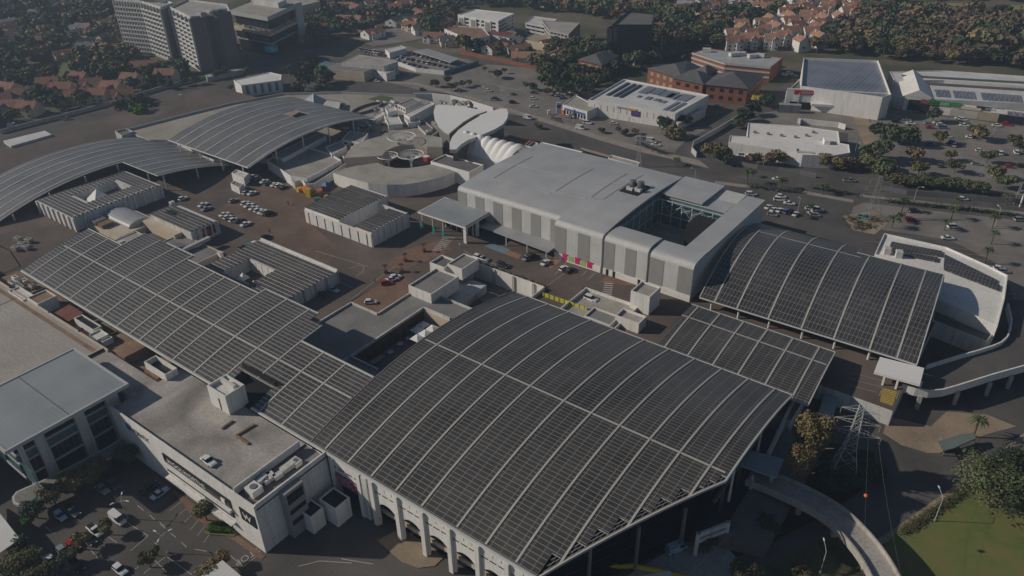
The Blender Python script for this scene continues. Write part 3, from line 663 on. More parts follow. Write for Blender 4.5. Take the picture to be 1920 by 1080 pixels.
# ------------------------------------------------------------------ left hand cluster
add_arc(M['wdeck'], (*P(455, 752, 13), 13), 14, 4.2, .66)
WB = (P(217, 768, 14.3)[0]-3, P(475, 950, 14.3)[1], P(475, 950, 14.3)[0], 77.0)
wp = [(WB[0], WB[1]), (WB[2], WB[1]), (WB[2], 77), (WB[0], 77)]
t = thing('parking_building', 'white building with worn rooftop parking and a black sign band', 'building')
b = MB(); q = wp; b.add([(*p, 0) for p in q]+[(*p, 13) for p in q], [(i, (i+1) % 4, (i+1) % 4+4, i+4) for i in range(4)], M['white']); b.build('wall', t)
b = MB(); b.add([(WB[0], WB[1], 13), (WB[2]-7, WB[1], 13), (WB[2]-7, 77, 13), (WB[0], 77, 13)], [(0, 1, 2, 3)], M['wdeck'])
b.add([(WB[2]-7, WB[1], 12.6), (WB[2], WB[1], 12.6), (WB[2], 77, 12.6), (WB[2]-7, 77, 12.6)], [(0, 1, 2, 3)], M['greyroof'])
b.build('roof', t)
b = MB(); b.box(WB[0], WB[1], 13, WB[2], WB[1]+.4, 14.1, M['white']); b.box(WB[2]-.4, WB[1]+.4, 12.6, WB[2], 77, 14.3, M['white']); b.box(WB[2]-7.2, WB[1]+.4, 13, WB[2]-6.9, 75.5, 15, M['white'])
b.build('parapet', t)
fy = WB[1]
ux = lambda p_, z: P(*p_, z)[0]
u0, u1 = ux((307, 855), 9.5), ux((425, 950), 9.5)
b = MB(); b.box(u0, fy-.25, 5.2, u1, fy, 10.6, M['black']); b.build('sign_band', t)
b = MB(); b.box(u0-.2, fy-.9, 7.3, u1+.3, fy-.2, 8.0, M['white']); b.build('ledge', t)
wtext(t, 'sign_lettering', 'WOOLWORTHS', (u0+1, fy), (u1-8, fy), 9.3, 1.7, M['white'], off=.35, aspect=1.15)
b = MB(); b.box(u1-3, fy-.45, 8.6, u1-1.6, fy-.25, 9.9, M['bright']); b.build('emblem', t)
u2, u3 = ux((442, 955), 9)+1.6, ux((465, 980), 9)+1.4
b = MB(); b.box(u2, fy-.2, 7.2, u3, fy, 10.8, M['black']); b.build('emblem_panel', t)
wtext(t, 'emblem_letter', 'W', (u2, fy), (u3, fy), 9., 2.6, M['bright'], off=.3, aspect=1.05)
wtext(t, 'wall_lettering', 'RX', (ux((268, 800), 11), fy), (ux((292, 842), 11), fy), 11.3, 2.0, M['dsteel'], off=.15, aspect=1.0)
b = MB(); c_ = ux((241, 803), 11); b.tube((c_, fy-.2, 11.5), (c_, fy, 11.5), 1.1, 1.1, M['blue'], 14); b.build('round_emblem', t)
pseudo(t, (ux((247, 803), 11), fy), (ux((266, 820), 11), fy), 11.3, 1.3, 5, M['dsteel'])
b = MB(); b.box(u0, fy-1.3, 3.5, u1, fy-.1, 3.75, M['white']); b.build('street_awning', t)
for k in range(8): ubox('shop_window', t, (u0+2+k*(u1-u0-4)/8+1, fy, 2.2), (3., .16, 2.6), 0, M['glass'])
# stair slot and ducts on the shaded end wall
ex = WB[2]
v0, v1 = 63.6, 68.6
b = MB(); b.box(ex, v0, .1, ex+2.0, v1, 13.4, M['louvre']); b.build('stair_shaft', t)
for z in (10.6, 7.6, 4.4, 12.0): ubox('slot', t, (ex+2.0, (v0+v1)/2, z), (.14, 4.2, 1.25), 0, M['dark'])
for k in range(5): ubox('wall_joint', t, (ex, 67-.0, 2.6+k*2.3), (.06, 19, .05), 0, M['white2'])
for i, (pp_, zz) in enumerate([(((560, 945), (585, 931), (603, 945), (577, 961)), 6.6), (((596, 928), (625, 908), (654, 925), (625, 946)), 7.0)]):
    a = bb(pp_, zz); building('storage_bin', ['smaller open topped white box by the shaded end wall', 'larger open topped white box beside the parkade entrance'][i], 'service box',
        [(a[0], a[1]), (a[2], a[1]), (a[2], a[3]), (a[0], a[3])], 0, zz-1.2, M['white'], M['black'], ph=.35, th=.25)
def duct(name, label, pts, z, wd, h, m, cat='air duct', legs=True, group=None):
    t = thing(name, label, cat, (0, 0, 0), 0, group)
    b = MB()
    q = [P(a_, b_, z) for a_, b_ in pts]
    for i in range(len(q)-1): b.wall(q[i], q[i+1], z+.5, z+.5+h, wd, m)
    b.build('casing', t)
    for i, c in enumerate(q[:3]): ubox('leg', t, (c[0], c[1], z+.25), (.2, .2, .5), 0, M['dsteel'])
    return t
def acunit(px_, z, dims, label, m='white', rz=0, group='rooftop air handling units'):
    c = P(*px_, z); t = thing('air_unit', label, 'air unit', (c[0], c[1], z), rz, group)
    b = MB(); b.box(-dims[0]/2, -dims[1]/2, .2, dims[0]/2, dims[1]/2, dims[2], M[m]); b.build('casing', t)
    b = MB(); b.box(-dims[0]/2*.8, -dims[1]/2*.8, 0, dims[0]/2*.8, dims[1]/2*.8, .2, M['dsteel']); b.build('base', t)
    n = 2 if dims[0] > 1.6*dims[1] else 1
    for k in range(n):
        x = (k-(n-1)/2)*dims[0]*.45; b = MB(); b.tube((x, 0, dims[2]), (x, 0, dims[2]+.18), min(dims[:2])*.3, min(dims[:2])*.3, M['dsteel'], 10); b.build('fan', t)
    return t
acunit((478, 925), 12.6, (2.8, 2.6, 2.0), 'boxy white air unit at the near corner of the rooftop plant strip')
acunit((500, 905), 12.6, (1.6, 1.4, 1.2), 'small air unit behind the boxy one in the plant strip')
duct('air_duct', 'bent pale duct in the middle of the rooftop plant strip', [(485, 912), (505, 893), (515, 903), (530, 893)], 12.6, 1.3, 1.0, M['white2'])
duct('air_duct', 'long pale duct near the far end of the rooftop plant strip', [(530, 890), (560, 868)], 12.6, 1.6, 1.1, M['white2'])
acunit((556, 872), 12.6, (2.2, 1.8, 1.5), 'white air unit at the far end of the rooftop plant strip')
# rooftop kerbs
t = thing('rooftop_barrier', 'rusty L shaped kerb on the rooftop parking', 'kerb')
for a, c in (((416, 805), (437, 790)), ((443, 818), (478, 797)), ((443, 818), (466, 834))):
    b = MB(); b.wall(P(*a, 13), P(*c, 13), 13.0, 13.45, .5, M['rustroof']); b.build('kerb', t)
# service tower that pokes through the west canopy
a = bb([(389, 724), (426, 704), (458, 723), (422, 745)], 18.5)
t = building('service_tower', 'white service tower standing in the notch of the west canopy', 'tower', [(a[0], a[1]), (a[2], a[1]), (a[2], a[3]), (a[0], a[3])], 13, 18.8, M['white'], M['white2'], ph=.9, th=.3)
b = MB(); b.box(a[0]+1, a[3]-2.4, 18.0, a[2]-1, a[3]-1.6, 19.3, M['white2']); b.build('plinth', t)
ubox('drain_pipe', t, (a[0]+4, a[1]-.1, 15), (.15, .15, 3.5), 0, M['dsteel'])
b = MB(); b.box(-150, 84.5, 13, -137, 84.9, 17.3, M['dark']); b.build('recess_wall', t)
b = MB(); b.box(-149.5, 77.6, 13.0, -137.5, 84.4, 13.2, M['dark']); b.build('recess_floor', t)
# big smooth roof (left edge) with shaded glass front
gq = ortho([(243, 722), (140, 655), (-90, 765), (10, 843)], 17)
gx0, gx1 = min(p[0] for p in gq), max(p[0] for p in gq); gy0, gy1 = min(p[1] for p in gq), max(p[1] for p in gq)
t = thing('glass_front_building', 'building at the left edge with an overhanging blue grey roof and white columns', 'building')
b = MB(); b.box(gx0, gy0, 16.5, gx1, gy1, 17, M['gymroof']); b.build('roof', t)
b = MB(); parapet(b, [(gx0-.2, gy0-.2), (gx1+.2, gy0-.2), (gx1+.2, gy1+.2), (gx0-.2, gy1+.2)], 16.3, 17.2, .5, M['fascia']); b.build('fascia', t)
b = MB(); b.box(gx0, (gy0+gy1)/2-.1, 17, gx1, (gy0+gy1)/2+.1, 17.15, M['dsteel']); b.build('roof_joint', t)
ix = gx1-4.5
b = MB(); b.box(gx0, gy0+3, .1, ix-1.5, gy1-1, 16.5, M['black']); b.build('wall', t)
for z0, z1, m in ((5.0, 8.6, 'glass'), (9.3, 11.2, 'bglass'), (11.9, 16.3, 'glass')):
    b = MB(); b.box(gx0+2, gy0+2.4, z0, ix, gy1-2, z1, M[m]); b.build('glazing', t)
for z in (4.4, 8.6, 11.2):
    b = MB(); b.box(gx0+2, gy0+2.2, z, ix+.3, gy1-2, z+.55, M['fascia']); b.build('floor_band', t)
L_ = gy1-gy0
for f, wd in ((.22, 2.2), (.60, 2.4), (.93, 3.2), (.05, 1.0)):
    b = MB(); vy = gy0+2.4+(L_-4)*f; b.box(ix-.4, vy-wd/2, .1, ix+1.2, vy+wd/2, 16.4, M['white2']); b.build('column', t)
for k in range(18):
    ubox('mullion', t, (ix+.08, gy0+3+k*(L_-6)/18, 6.8), (.1, .12, 3.4), 0, M['dsteel'])
for k in range(3): ubox('front_window', t, (gx0+10+k*8, gy0+2.35, 8), (5, .15, 5), 0, M['bglass'])
# curved white slab awning below
cl = [(20, 945), (60, 915), (120, 880), (190, 845), (240, 815)]
t = thing('curved_awning', 'long white street awning with a rounded end below the glass front', 'awning')
q = px([(200, 838), (262, 800), (225, 850), (190, 868), (140, 895), (90, 928), (60, 946), (38, 950), (24, 943), (22, 932), (30, 922), (45, 915), (80, 900), (130, 875)], 4.3)
b = MB(); b.prism(q, 3.9, 4.3, M['fascia']); b.build('slab', t)
q2 = inset(q, .5); b = MB(); b.prism(q2, 4.3, 4.36, M['greyroof']); b.build('top', t)
for p_ in ((60, 930), (120, 897), (180, 862)):
    c = P(*p_, 4); ubox('post', t, (c[0], c[1], 2), (.35, .35, 3.9), 0, M['steel'])
# pale flat roofs left of the west canopy
yv = P(0, 522, 13)[1]
t = thing('flat_roof_block', 'broad pale concrete roof left of the service yard', 'building')
b = MB(); b.box(-330, gy1, .1, -192, 70, 13, M['white2']); b.box(-330, gy0-20, .1, gx0-.4, gy1, 13, M['white2']); b.build('wall', t)
b = MB(); b.box(-330, gy1, 13.0, -192, 70, 13.05, M['paleroof']); b.box(-330, gy0-20, 13.0, gx0-.4, gy1, 13.05, M['paleroof']); b.build('roof', t)
b = MB(); b.box(-330, 70, 12.0, -190, 70.4, 13.5, M['cream']); b.box(-192.4, gy1+.5, 12, -192, 70, 13.4, M['cream']); b.build('parapet', t)
b = MB(); b.box(-330, 67.4, 13.05, -192.4, 68.6, 13.09, M['rustroof']); b.build('rust_strip', t)
for u in (-246, -222, -205):
    ubox('drain', t, (u, 70.3, 13.5), (.5, .5, .3), 0, M['dark'])
for u in (-262, -239):
    ubox('roof_joint', t, (u, (gy1+69)/2, 13.06), (.3, 69-gy1, .1), 0, M['darkcon'])
t = thing('service_yard_block', 'cluttered brown service roofs between the pale roof and the west canopy', 'building')
b = MB(); b.box(-262, 70.5, .1, WB[0]-.1, 79, 10, M['white2']); b.box(-192, gy1, .1, WB[0]-.1, 70.5, 12.6, M['white2']); b.build('wall', t)
b = MB(); b.add([(-262, 70.5, 10.05), (WB[0], 70.5, 10.05), (WB[0], 79, 10.05), (-262, 79, 10.05)], [(0, 1, 2, 3)], stained('yard_roof', (.33, .26, .2), (.22, .13, .08), .48, .2))
b.add([(-192, gy1, 12.66), (WB[0], gy1, 12.66), (WB[0], 70.5, 12.66), (-192, 70.5, 12.66)], [(0, 1, 2, 3)], M['wdeck']); b.build('roof', t)
for k, (u, m) in enumerate(((-186, 'rustroof'), (-170.5, 'rustroof'))):
    b = MB(); b.box(u-4, 71.2, 10.06, u+2, 78, 12.72, M[m]); b.build('rust_slab', t)
for u in (-243, -222, -211, -201):
    b = MB(); b.box(u-.15, 70.5, 10.05, u+.15, 78.5, 10.6, M['darkcon']); b.build('low_kerb', t)
def yardbox(pp, z0, z1, label, wall='white', roof='white2', name='service_box', ph=.4):
    a = bb(pp, z1); return building(name, label, 'service box', [(a[0], a[1]), (a[2], a[1]), (a[2], a[3]), (a[0], a[3])], z0, z1, M[wall], M[roof], ph=ph, th=.25, group='boxes in the service yard')
yardbox([(62, 556), (85, 543), (103, 553), (70, 570)], 10, 14.2, 'rust topped white box nearest the pale roof corner', roof='rustroof')
yardbox([(27, 540), (55, 548), (45, 562), (30, 555)], 10, 13.5, 'narrow white box left of the rust topped one')
yardbox([(148, 592), (172, 600), (190, 611), (168, 615)], 10, 12.4, 'white box with dark top beside the red roof', roof='black')
yardbox([(170, 625), (190, 618), (198, 628), (180, 638)], 10, 12.3, 'white plant box in the middle of the yard')
yardbox([(186, 632), (201, 626), (207, 634), (192, 641)], 10, 11.8, 'small white fan box at the front of the yard')
yardbox([(270, 678), (300, 672), (332, 690), (305, 700)], 12.6, 15.0, 'open white box beside the canopy gutter near the rooftop parking', roof='black', ph=1.6)
t = thing('red_canopy_roof', 'small dark red metal roof in the service yard', 'roof')
a = bb([(105, 587), (130, 571), (150, 590), (128, 600)], 12); b = MB()
b.prism([(a[0], a[1]), (a[2], a[1]), (a[2], a[3]), (a[0], a[3])], [11.4, 11.4, 11.9, 11.9], [11.6, 11.6, 12.1, 12.1], M['copper']); b.build('sheet', t)
for x, y in ((a[0]+.3, a[1]+.3), (a[2]-.3, a[1]+.3), (a[2]-.3, a[3]-.3), (a[0]+.3, a[3]-.3)): ubox('post', t, (x, y, 10.8), (.15, .15, 1.4), 0, M['dsteel'])
for i, p_ in enumerate([(30, 525), (38, 533), (25, 535), (48, 532), (62, 540), (40, 543)]):
    acunit(p_, 10, (2.2+.4*(i % 3), 1.5, 1.3+.25*(i % 2)), ['leftmost grey air unit in the yard corner', 'second air unit from the left in the yard corner', 'low air unit at the front of the yard corner', 'air unit under the canopy gutter corner', 'air unit right behind the rust topped box', 'squat air unit beside the narrow white box'][i], ['white', 'concrete', 'white2'][i % 3])
# dim buildings beyond the left end of the west canopy
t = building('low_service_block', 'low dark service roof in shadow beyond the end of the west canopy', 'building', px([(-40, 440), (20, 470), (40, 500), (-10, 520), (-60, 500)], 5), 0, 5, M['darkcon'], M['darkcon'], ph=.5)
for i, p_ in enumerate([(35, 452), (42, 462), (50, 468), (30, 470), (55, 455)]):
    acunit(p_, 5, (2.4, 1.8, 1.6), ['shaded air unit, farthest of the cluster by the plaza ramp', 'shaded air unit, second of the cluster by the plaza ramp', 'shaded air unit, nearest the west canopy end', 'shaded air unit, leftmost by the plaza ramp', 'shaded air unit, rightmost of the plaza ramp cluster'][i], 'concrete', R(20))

# ------------------------------------------------------------------ silver clad block (cinema side)
def clad(u0, u1, vf, ze, ridge, vb, zb, name_prefix, bands=True, flip=False, rnd=1.6, strip_v=None, zground=D):
    """front wall with alternating panels, rounded eave, shallow roof running back to vb"""
    t = cine; prof = [(vf, zground), (vf, ze-rnd)]
    for i in range(1, 6): g = math.pi/2*i/5; prof.append((vf+rnd*(1-math.cos(g)), ze-rnd+rnd*math.sin(g)))
    b = MB(); vs = [(u, v, z) for v, z in prof for u in (u0, u1)]
    b.add(vs, [(2*i, 2*i+1, 2*i+3, 2*i+2) for i in range(len(prof)-1)], M['panel'])
    for u, o_ in ((u0, 0), (u1, 1)):
        pts = [(u, v, z) for v, z in prof]+[(u, vf+rnd+.01, zground)]
        b.add(pts, [tuple(range(len(pts)))], M['panel'])
    b.build('cladding', t, False)
    r = MB(); n = 12; ve = strip_v or vb; vv = [vf+rnd+(ve-vf-rnd)*i/n for i in range(n+1)]
    zf = lambda v: ze+(zb-ze)*(v-vf)/(vb-vf)+ridge*4*((v-vf)/(vb-vf))*(1-(v-vf)/(vb-vf))
    zz = [zf(v) for v in vv]; zz[0] = ze
    vs = [(u, v, z) for v, z in zip(vv, zz) for u in (u0, u1)]
    r.add(vs, [(2*i, 2*i+1, 2*i+3, 2*i+2) for i in range(n)], M['cinroof'])
    lo = [(u, v, z-.5) for (u, v, z) in vs]; k = len(vs)
    r.add(vs+lo, [(2*i, 2*i+2, k+2*i+2, k+2*i) for i in range(n)]+[(2*i+3, 2*i+1, k+2*i+1, k+2*i+3) for i in range(n)]+[(k-2, k-1, 2*k-1, 2*k-2)], M['panel'])
    r.build('roof', t)
    if bands:
        L = u1-u0; m = max(2, round(L/4.3)); 
        for i in range(m):
            if (i % 2 == 0) != flip: ubox('louvre_panel', t, (u0+L*(i+.5)/m, vf-.02, (zground+2.3+ze-rnd)/2), (L/m, .12, ze-rnd-zground-2.3), 0, M['louvre'])
    ubox('plinth', t, ((u0+u1)/2, vf-.1, zground+1.1), (u1-u0-.1, .35, 2.2), 0, M['white'])
    return zf
cine = thing('silver_clad_block', 'big silver clad block with stepped rounded eaves and an open roof well', 'building')
clad(-172.5, -127.3, 197, 18.6, 1.3, 252, 18, 'w', rnd=1.5)
z1f = clad(-127.3, -109, 193.5, 18.8, 1.5, 252, 18, 'a')
clad(-108.2, -92.6, 193.6, 18.6, .3, 203, 18.6, 'b', flip=False)
clad(-91.8, -77.2, 193.7, 18.0, .2, 203, 18.2, 'c')
b = MB()
b.box(-172.5, 198.6, D, -109.2, 251.5, 17.9, M['panel']); b.box(-127.2, 195.2, D, -109.2, 198.6, 18, M['panel'])
b.box(-108.2, 195.3, D, -77.4, 203, 17.8, M['panel']); b.box(-84, 203, D, -77.4, 252, 16.9, M['panel']); b.box(-107.6, 234, D, -84, 252, 17.2, M['panel'])
b.build('wall', t := cine)
r = MB()
for (u0, u1, v0, v1, za, zb_) in ((-84.4, -77.2, 202.5, 252, 18.1, 17), (-92.5, -84.4, 234, 252, 17.5, 16.9), (-108.6, -93, 234, 253.5, 18.6, 18.0)):
    r.prism([(u0, v0), (u1, v0), (u1, v1), (u0, v1)], [za-.6, za-.6, zb_-.6, zb_-.6], [za, za, zb_, zb_], M['cinroof'])
r.build('roof', cine)
def roofline(a, c, wd=.5):
    b = MB(); p_, q_ = P(*a, 20.2), P(*c, 20.2); n = 6; Lx = [(p_[0]+(q_[0]-p_[0])*i/n, p_[1]+(q_[1]-p_[1])*i/n) for i in range(n+1)]
    def zr(v, u): vf = 197 if u < -127.3 else 193.5; ze = 18.6 if u < -127.3 else 18.8; rg = 1.3 if u < -127.3 else 1.5; s = (v-vf)/(252-vf); return ze+(18-ze)*s+rg*4*s*(1-s)
    for i in range(n):
        A, B_ = Lx[i], Lx[i+1]; d = Vector((B_[0]-A[0], B_[1]-A[1])).normalized(); nx, ny = -d.y*wd/2, d.x*wd/2
        b.prism([(A[0]-nx, A[1]-ny), (B_[0]-nx, B_[1]-ny), (B_[0]+nx, B_[1]+ny), (A[0]+nx, A[1]+ny)], [zr(A[1], A[0])-.1, zr(B_[1], B_[0])-.1, zr(B_[1], B_[0])-.1, zr(A[1], A[0])-.1], [zr(A[1], A[0])+.12, zr(B_[1], B_[0])+.12, zr(B_[1], B_[0])+.12, zr(A[1], A[0])+.12], M['rib'])
    b.build('roof_walkway', cine)
for a, c in [((925, 330), (998, 289)), ((965, 305), (1070, 331)), ((1085, 330), (1165, 343)), ((1041, 355), (1112, 311)), ((1108, 368), (1175, 320)), ((925, 331), (1032, 358)), ((1045, 356), (1100, 370)), ((1113, 371), (1130, 372)), ((1131, 372), (1205, 322))]:
    roofline(a, c)
# raised near-black slab painting the shade of the roof's plant recess
a = bb([(1157, 357), (1183, 338), (1218, 347), (1196, 366)], 20)
b = MB(); b.box(a[0]+1, a[1], 18.9, a[2], a[3]-1, 20.05, M['dark']); b.build('recess_shade_slab', cine)
for i, (x, y) in enumerate([(.25, .75), (.6, .8), (.4, .35), (.75, .4)]):
    c = (a[0]+(a[2]-a[0])*x+.5, a[1]+(a[3]-a[1])*y-.5)
    tt = thing('cooling_unit', ['round cooling unit at the back left of the roof plant recess', 'round cooling unit at the back right of the roof plant recess', 'boxy unit at the front left of the roof plant recess', 'boxy unit at the front right of the roof plant recess'][i], 'cooling unit', (c[0], c[1], 20.1), 0, 'plant on the silver block')
    b = MB()
    if i < 2: b.tube((0, 0, 0), (0, 0, 1.6), 1.3, 1.2, M['dsteel'], 12)
    else: b.box(-1.2, -1, 0, 1.2, 1, 1.1, M['white2'])
    b.build('casing', tt); b = MB(); b.tube((0, 0, 1.1), (0, 0, 1.75), .7, .7, M['bglass'] if i < 2 else M['dsteel'], 10); b.build('fan', tt)
# glazed well
b = MB(); b.box(-109, 203.1, D, -84, 233.9, 7.2, mat('well_floor_paint', (.27, .30, .24), .9, .2)); b.box(-109, 203.1, 7.2, -100, 212, 7.25, M['darkcon']); b.build('well_floor', cine)
b = MB(); b.box(-109.3, 203, 7, -109.0, 234, 18, M['bglass']); b.box(-109, 233.7, 7, -84.4, 234.0, 17.2, M['bglass']); b.build('glazing', cine)
fr = MB()
for i in range(7):
    v = 204+i*4.8; fr.box(-108.9, v-.15, 7, -108.6, v+.15, 17.8, M['steel'])
for i in range(7):
    u = -107+i*3.8; fr.box(u-.17, 231.8, 7, u+.17, 232.1, 17.4, M['steel'])
for z in (7.4, 11.5, 17.0): fr.box(-108.5, 231.7, z, -84.5, 232.0, z+.28, M['steel']); fr.box(-108.8, 204, z, -108.5, 233, z+.25, M['steel'])
for i in range(6):
    u = -107+i*3.8; s = 1 if i % 2 else -1
    fr.tube((u, 231.6, 12 if s > 0 else 16.9), (u+3.8, 231.6, 16.9 if s > 0 else 12), .1, .1, M['steel'], 4); fr.tube((u, 231.6, 14.2), (u+3.8, 231.6, 16), .07, .07, M['steel'], 4)
fr.build('steel_frame', cine)
b = MB(); b.box(-93, 222, 7.2, -86, 231, 15.5, M['dark']); b.build('inner_wall', cine)
for i, (x, y) in enumerate([(-97, 211), (-93, 215), (-90, 209)]):
    b = MB(); b.prism([(x-2.5, y-1.5), (x+2.5, y-2), (x+1, y+2.2), (x-2, y+1.8)], 7.25, 7.9, M['tan']); b.build('planter', cine)
# side awning and banners, doors
q = px([(913, 437), (950, 430), (1043, 458), (1035, 470)], 8.6)
t = thing('side_awning', 'long flat grey awning along the foot of the silver clad block', 'awning')
b = MB(); b.prism([(-159, 192.0), (-127.5, 190), (-127.5, 196.9), (-159, 196.9)], 8.2, 8.6, M['sheetg']); b.build('slab', t)
for u in (-129, -137, -146): ubox('post', t, (u, 191, 6.6), (.3, .3, 3.2), 0, M['steel'])
for k, u in enumerate((-123.0, -118.0, -113.2)):
    b = MB(); b.box(u-.9, 193.15, D+.5, u+1.0, 193.24, D+2.9, M['pink']); o = b.build('banner'); tag(o, ['pink banner nearest the side awning on the silver wall', 'middle one of the three pink banners on the silver wall', 'rightmost of the three pink banners on the silver wall'][k], 'banner', 'pink banners on the silver clad block')
for k, u in enumerate((-120.6, -115.8)):
    b = MB(); b.box(u-.9, 193.15, D+.5, u+1.2, 193.22, D+2.5, M['lime']); o = b.build('banner'); tag(o, ['pale green banner between the left and middle pink ones', 'pale green banner between the middle and right pink ones'][k], 'banner', 'pale green banners on the silver clad block')
for u in (-106.5, -104, -94.8, -92.6, -88): ubox('door', cine, (u, 193.35, D+1.1), (.9, .2, 2.2), 0, M['dark'])
# entrance canopy
t = thing('entrance_canopy', 'blue grey hipped entrance canopy with glass front and turquoise flags', 'canopy')
ec = (-180.5, 183.5, -158, 198.5)
b = MB(); b.prism([(ec[0], ec[1]), (ec[2], ec[1]), (ec[2], ec[3]), (ec[0], ec[3])], 11.3, [11.7, 12.3, 12.3, 11.7], M['gymroof']); b.build('roof', t)
b = MB(); parapet(b, [(ec[0]-.1, ec[1]-.1), (ec[2]+.1, ec[1]-.1), (ec[2]+.1, ec[3]+.1), (ec[0]-.1, ec[3]+.1)], 11.2, 11.75, .3, M['white']); b.build('fascia', t)
b = MB(); b.box(-174, 190, D, -160, 198, 11.2, M['glass']); b.build('glazing', t)
for k in range(6): ubox('mullion', t, (-173+k*2.6, 189.8, 8), (.25, .3, 6.2), 0, M['white'])
for k, v in enumerate((184.3, 191)): ubox('column', t, (-159, v, 8.1), (1.2, .8, 6.3), 0, M['white'])
for k in range(3): ubox('column', t, (-179.5+k*5, 184.5, 8.1), (.35, .35, 6.2), 0, M['steel'])
for k, u in enumerate((-178.5, -172.5, -168)):
    b = MB(); b.tube((u, 182, D), (u, 182, D+4), .06, .06, M['steel'], 5); b.box(u, 181.95, D+.9, u+1.0, 182.05, D+3.8, M['teal']); o = b.build('flag_banner')
    tag(o, ['turquoise flag at the left end of the entrance canopy', 'middle turquoise flag before the entrance canopy', 'turquoise flag nearest the glass entrance'][k], 'flag', 'turquoise flags by the entrance')

# ------------------------------------------------------------------ plaza buildings with solar roofs
def pilasters(t, a, b, z0, z1, n, m='white2', d=.35, w_=.5):
    dx, dy = b[0]-a[0], b[1]-a[1]; k = math.hypot(dx, dy); nx, ny = dy/k, -dx/k; ang = math.atan2(dy, dx)
    for i in range(n+1):
        s = i/n; ubox('pilaster', t, (a[0]+dx*s+nx*d/2, a[1]+dy*s+ny*d/2, (z0+z1)/2), (w_, d, z1-z0), ang, M[m])
def streaks(t, a, b, z0, z1, n):
    dx, dy = b[0]-a[0], b[1]-a[1]; k = math.hypot(dx, dy); ang = math.atan2(dy, dx)
    for i in range(n):
        s = (i+.5)/n; ubox('downpipe', t, (a[0]+dx*s, a[1]+dy*s, (z0+z1)/2-.4), (.28, .3, z1-z0-1.2), ang, M['dsteel'])
def cbox(name, label, u0, v0, u1, v1, z0, z1, wall='white', roof='flatroof', ph=.5, cat='building', group=None):
    return building(name, label, cat, [(u0, v0), (u1, v0), (u1, v1), (u0, v1)], z0, z1, M[wall], M[roof], ph=ph, th=.3, group=group)
def pvtop(t, u0, v0, u1, v1, z, m='pvroof', rows=None, axis=1, pitch=1.9):
    """tilted rows of panels lying on a roof"""
    b = MB(); n = int((v1-v0)/pitch) if axis else int((u1-u0)/pitch)
    for i in range(n):
        if axis:
            a = v0+i*pitch; b.prism([(u0, a), (u1, a), (u1, a+pitch*.62), (u0, a+pitch*.62)], z, [z+.12, z+.12, z+.42, z+.42], m if not isinstance(m, str) else M[m])
        else:
            a = u0+i*pitch; b.prism([(a, v0), (a+pitch*.62, v0), (a+pitch*.62, v1), (a, v1)], z, [z+.12, z+.42, z+.42, z+.12], m if not isinstance(m, str) else M[m])
    return b.build('solar_panels', t)
M['pvrow'] = pv('solar_row_glass', [(0, 2.0, .07), (1, 2.0, .06)], base=(.06, .056, .052), lcol=(.22, .21, .2))
# twin blocks in the middle of the plaza
t = cbox('solar_block', 'white block with two solar roofs and a gap between them, mid plaza', -226.5, 163, -184.5, 181.5, D, 10.6, 'white', 'darkcon', ph=1.0) if False else thing('solar_block', 'white block with two solar roofs and a slot between them, in mid plaza', 'building')
c0, c1 = P(563, 388, 12)[0], P(698, 464, 5)[0]; vv = P(698, 464, 5)[1]
b = MB(); b.box(c0, vv, D, c1, vv+.4, 10.3, M['white']); b.box(c0, vv+.4, D, c0+.4, vv+25, 11, M['white']); b.box(c1-.4, vv+.4, D, c1, vv+19, 11, M['white'])
x1, x2 = P(627, 412, 12)[0], P(658, 423, 12)[0]
b.box(c0+.4, vv+.4, D, x1, vv+25, 11.2, M['white']); b.box(x2, vv+.4, D, c1-.4, vv+19, 10.9, M['white2']); b.box(x1, vv+20, D, x2, vv+20.5, 10, M['white2']); b.build('wall', t)
b = MB(); b.box(x1, vv+.4, D, x2, vv+20, D+1, M['concrete']); b.build('slot_floor', t)
pvtop(t, c0+.1, vv+.3, x1, vv+25, 11.2, 'pvrow', axis=1, pitch=1.6); pvtop(t, x2, vv+.3, c1-.2, vv+19, 10.9, 'pvrow', axis=1, pitch=1.6)
streaks(t, (c0, vv), (c1, vv), D, 10.6, 8); pilasters(t, (c1, vv+.4), (c1, vv+19), D, 10.6, 6)
# block with a mural
a = bb([(289, 402), (330, 381), (403, 412), (357, 434)], 10.6)
t = cbox('solar_block', 'small white solar roofed block with a red framed mural, left of plaza', a[0], a[1], a[2], a[3], D, 10.3, 'white2', 'white2', ph=0)
pvtop(t, a[0]+.3, a[1]+.2, a[2]-.2, a[3]-.2, 10.35, 'pvrow', axis=1, pitch=1.6)
ubox('mural', t, (a[2]+.05, (a[1]+a[3])/2+1.5, 7.9), (.1, 5.5, 3.6), 0, mat('faded_red_mural', (.30, .07, .07), .8, .8, .9))
pilasters(t, (a[2], a[1]), (a[2], a[3]), D, 10.2, 4)
ubox('roof_opening', t, (a[0]+6, a[1]+5, 10.75), (4.6, 2.2, .2), 0, M['dark'])
b = MB(); b.box(a[0]-1, a[1]-3, D, a[2]-6, a[1], 8.6, M['cream']); b.build('lean_to', t)
t2 = cbox('vent_box', 'small white vent box at the corner of the mural block', a[0]-1.5, a[3]-2, a[0]+.2, a[3]-.4, D, 11.6, 'white', 'white2', ph=0, cat='vent')
ubox('grille', t2, (a[0]-.6, a[3]-2.05, 10.5), (1.1, .1, 1.2), 0, M['dsteel'])
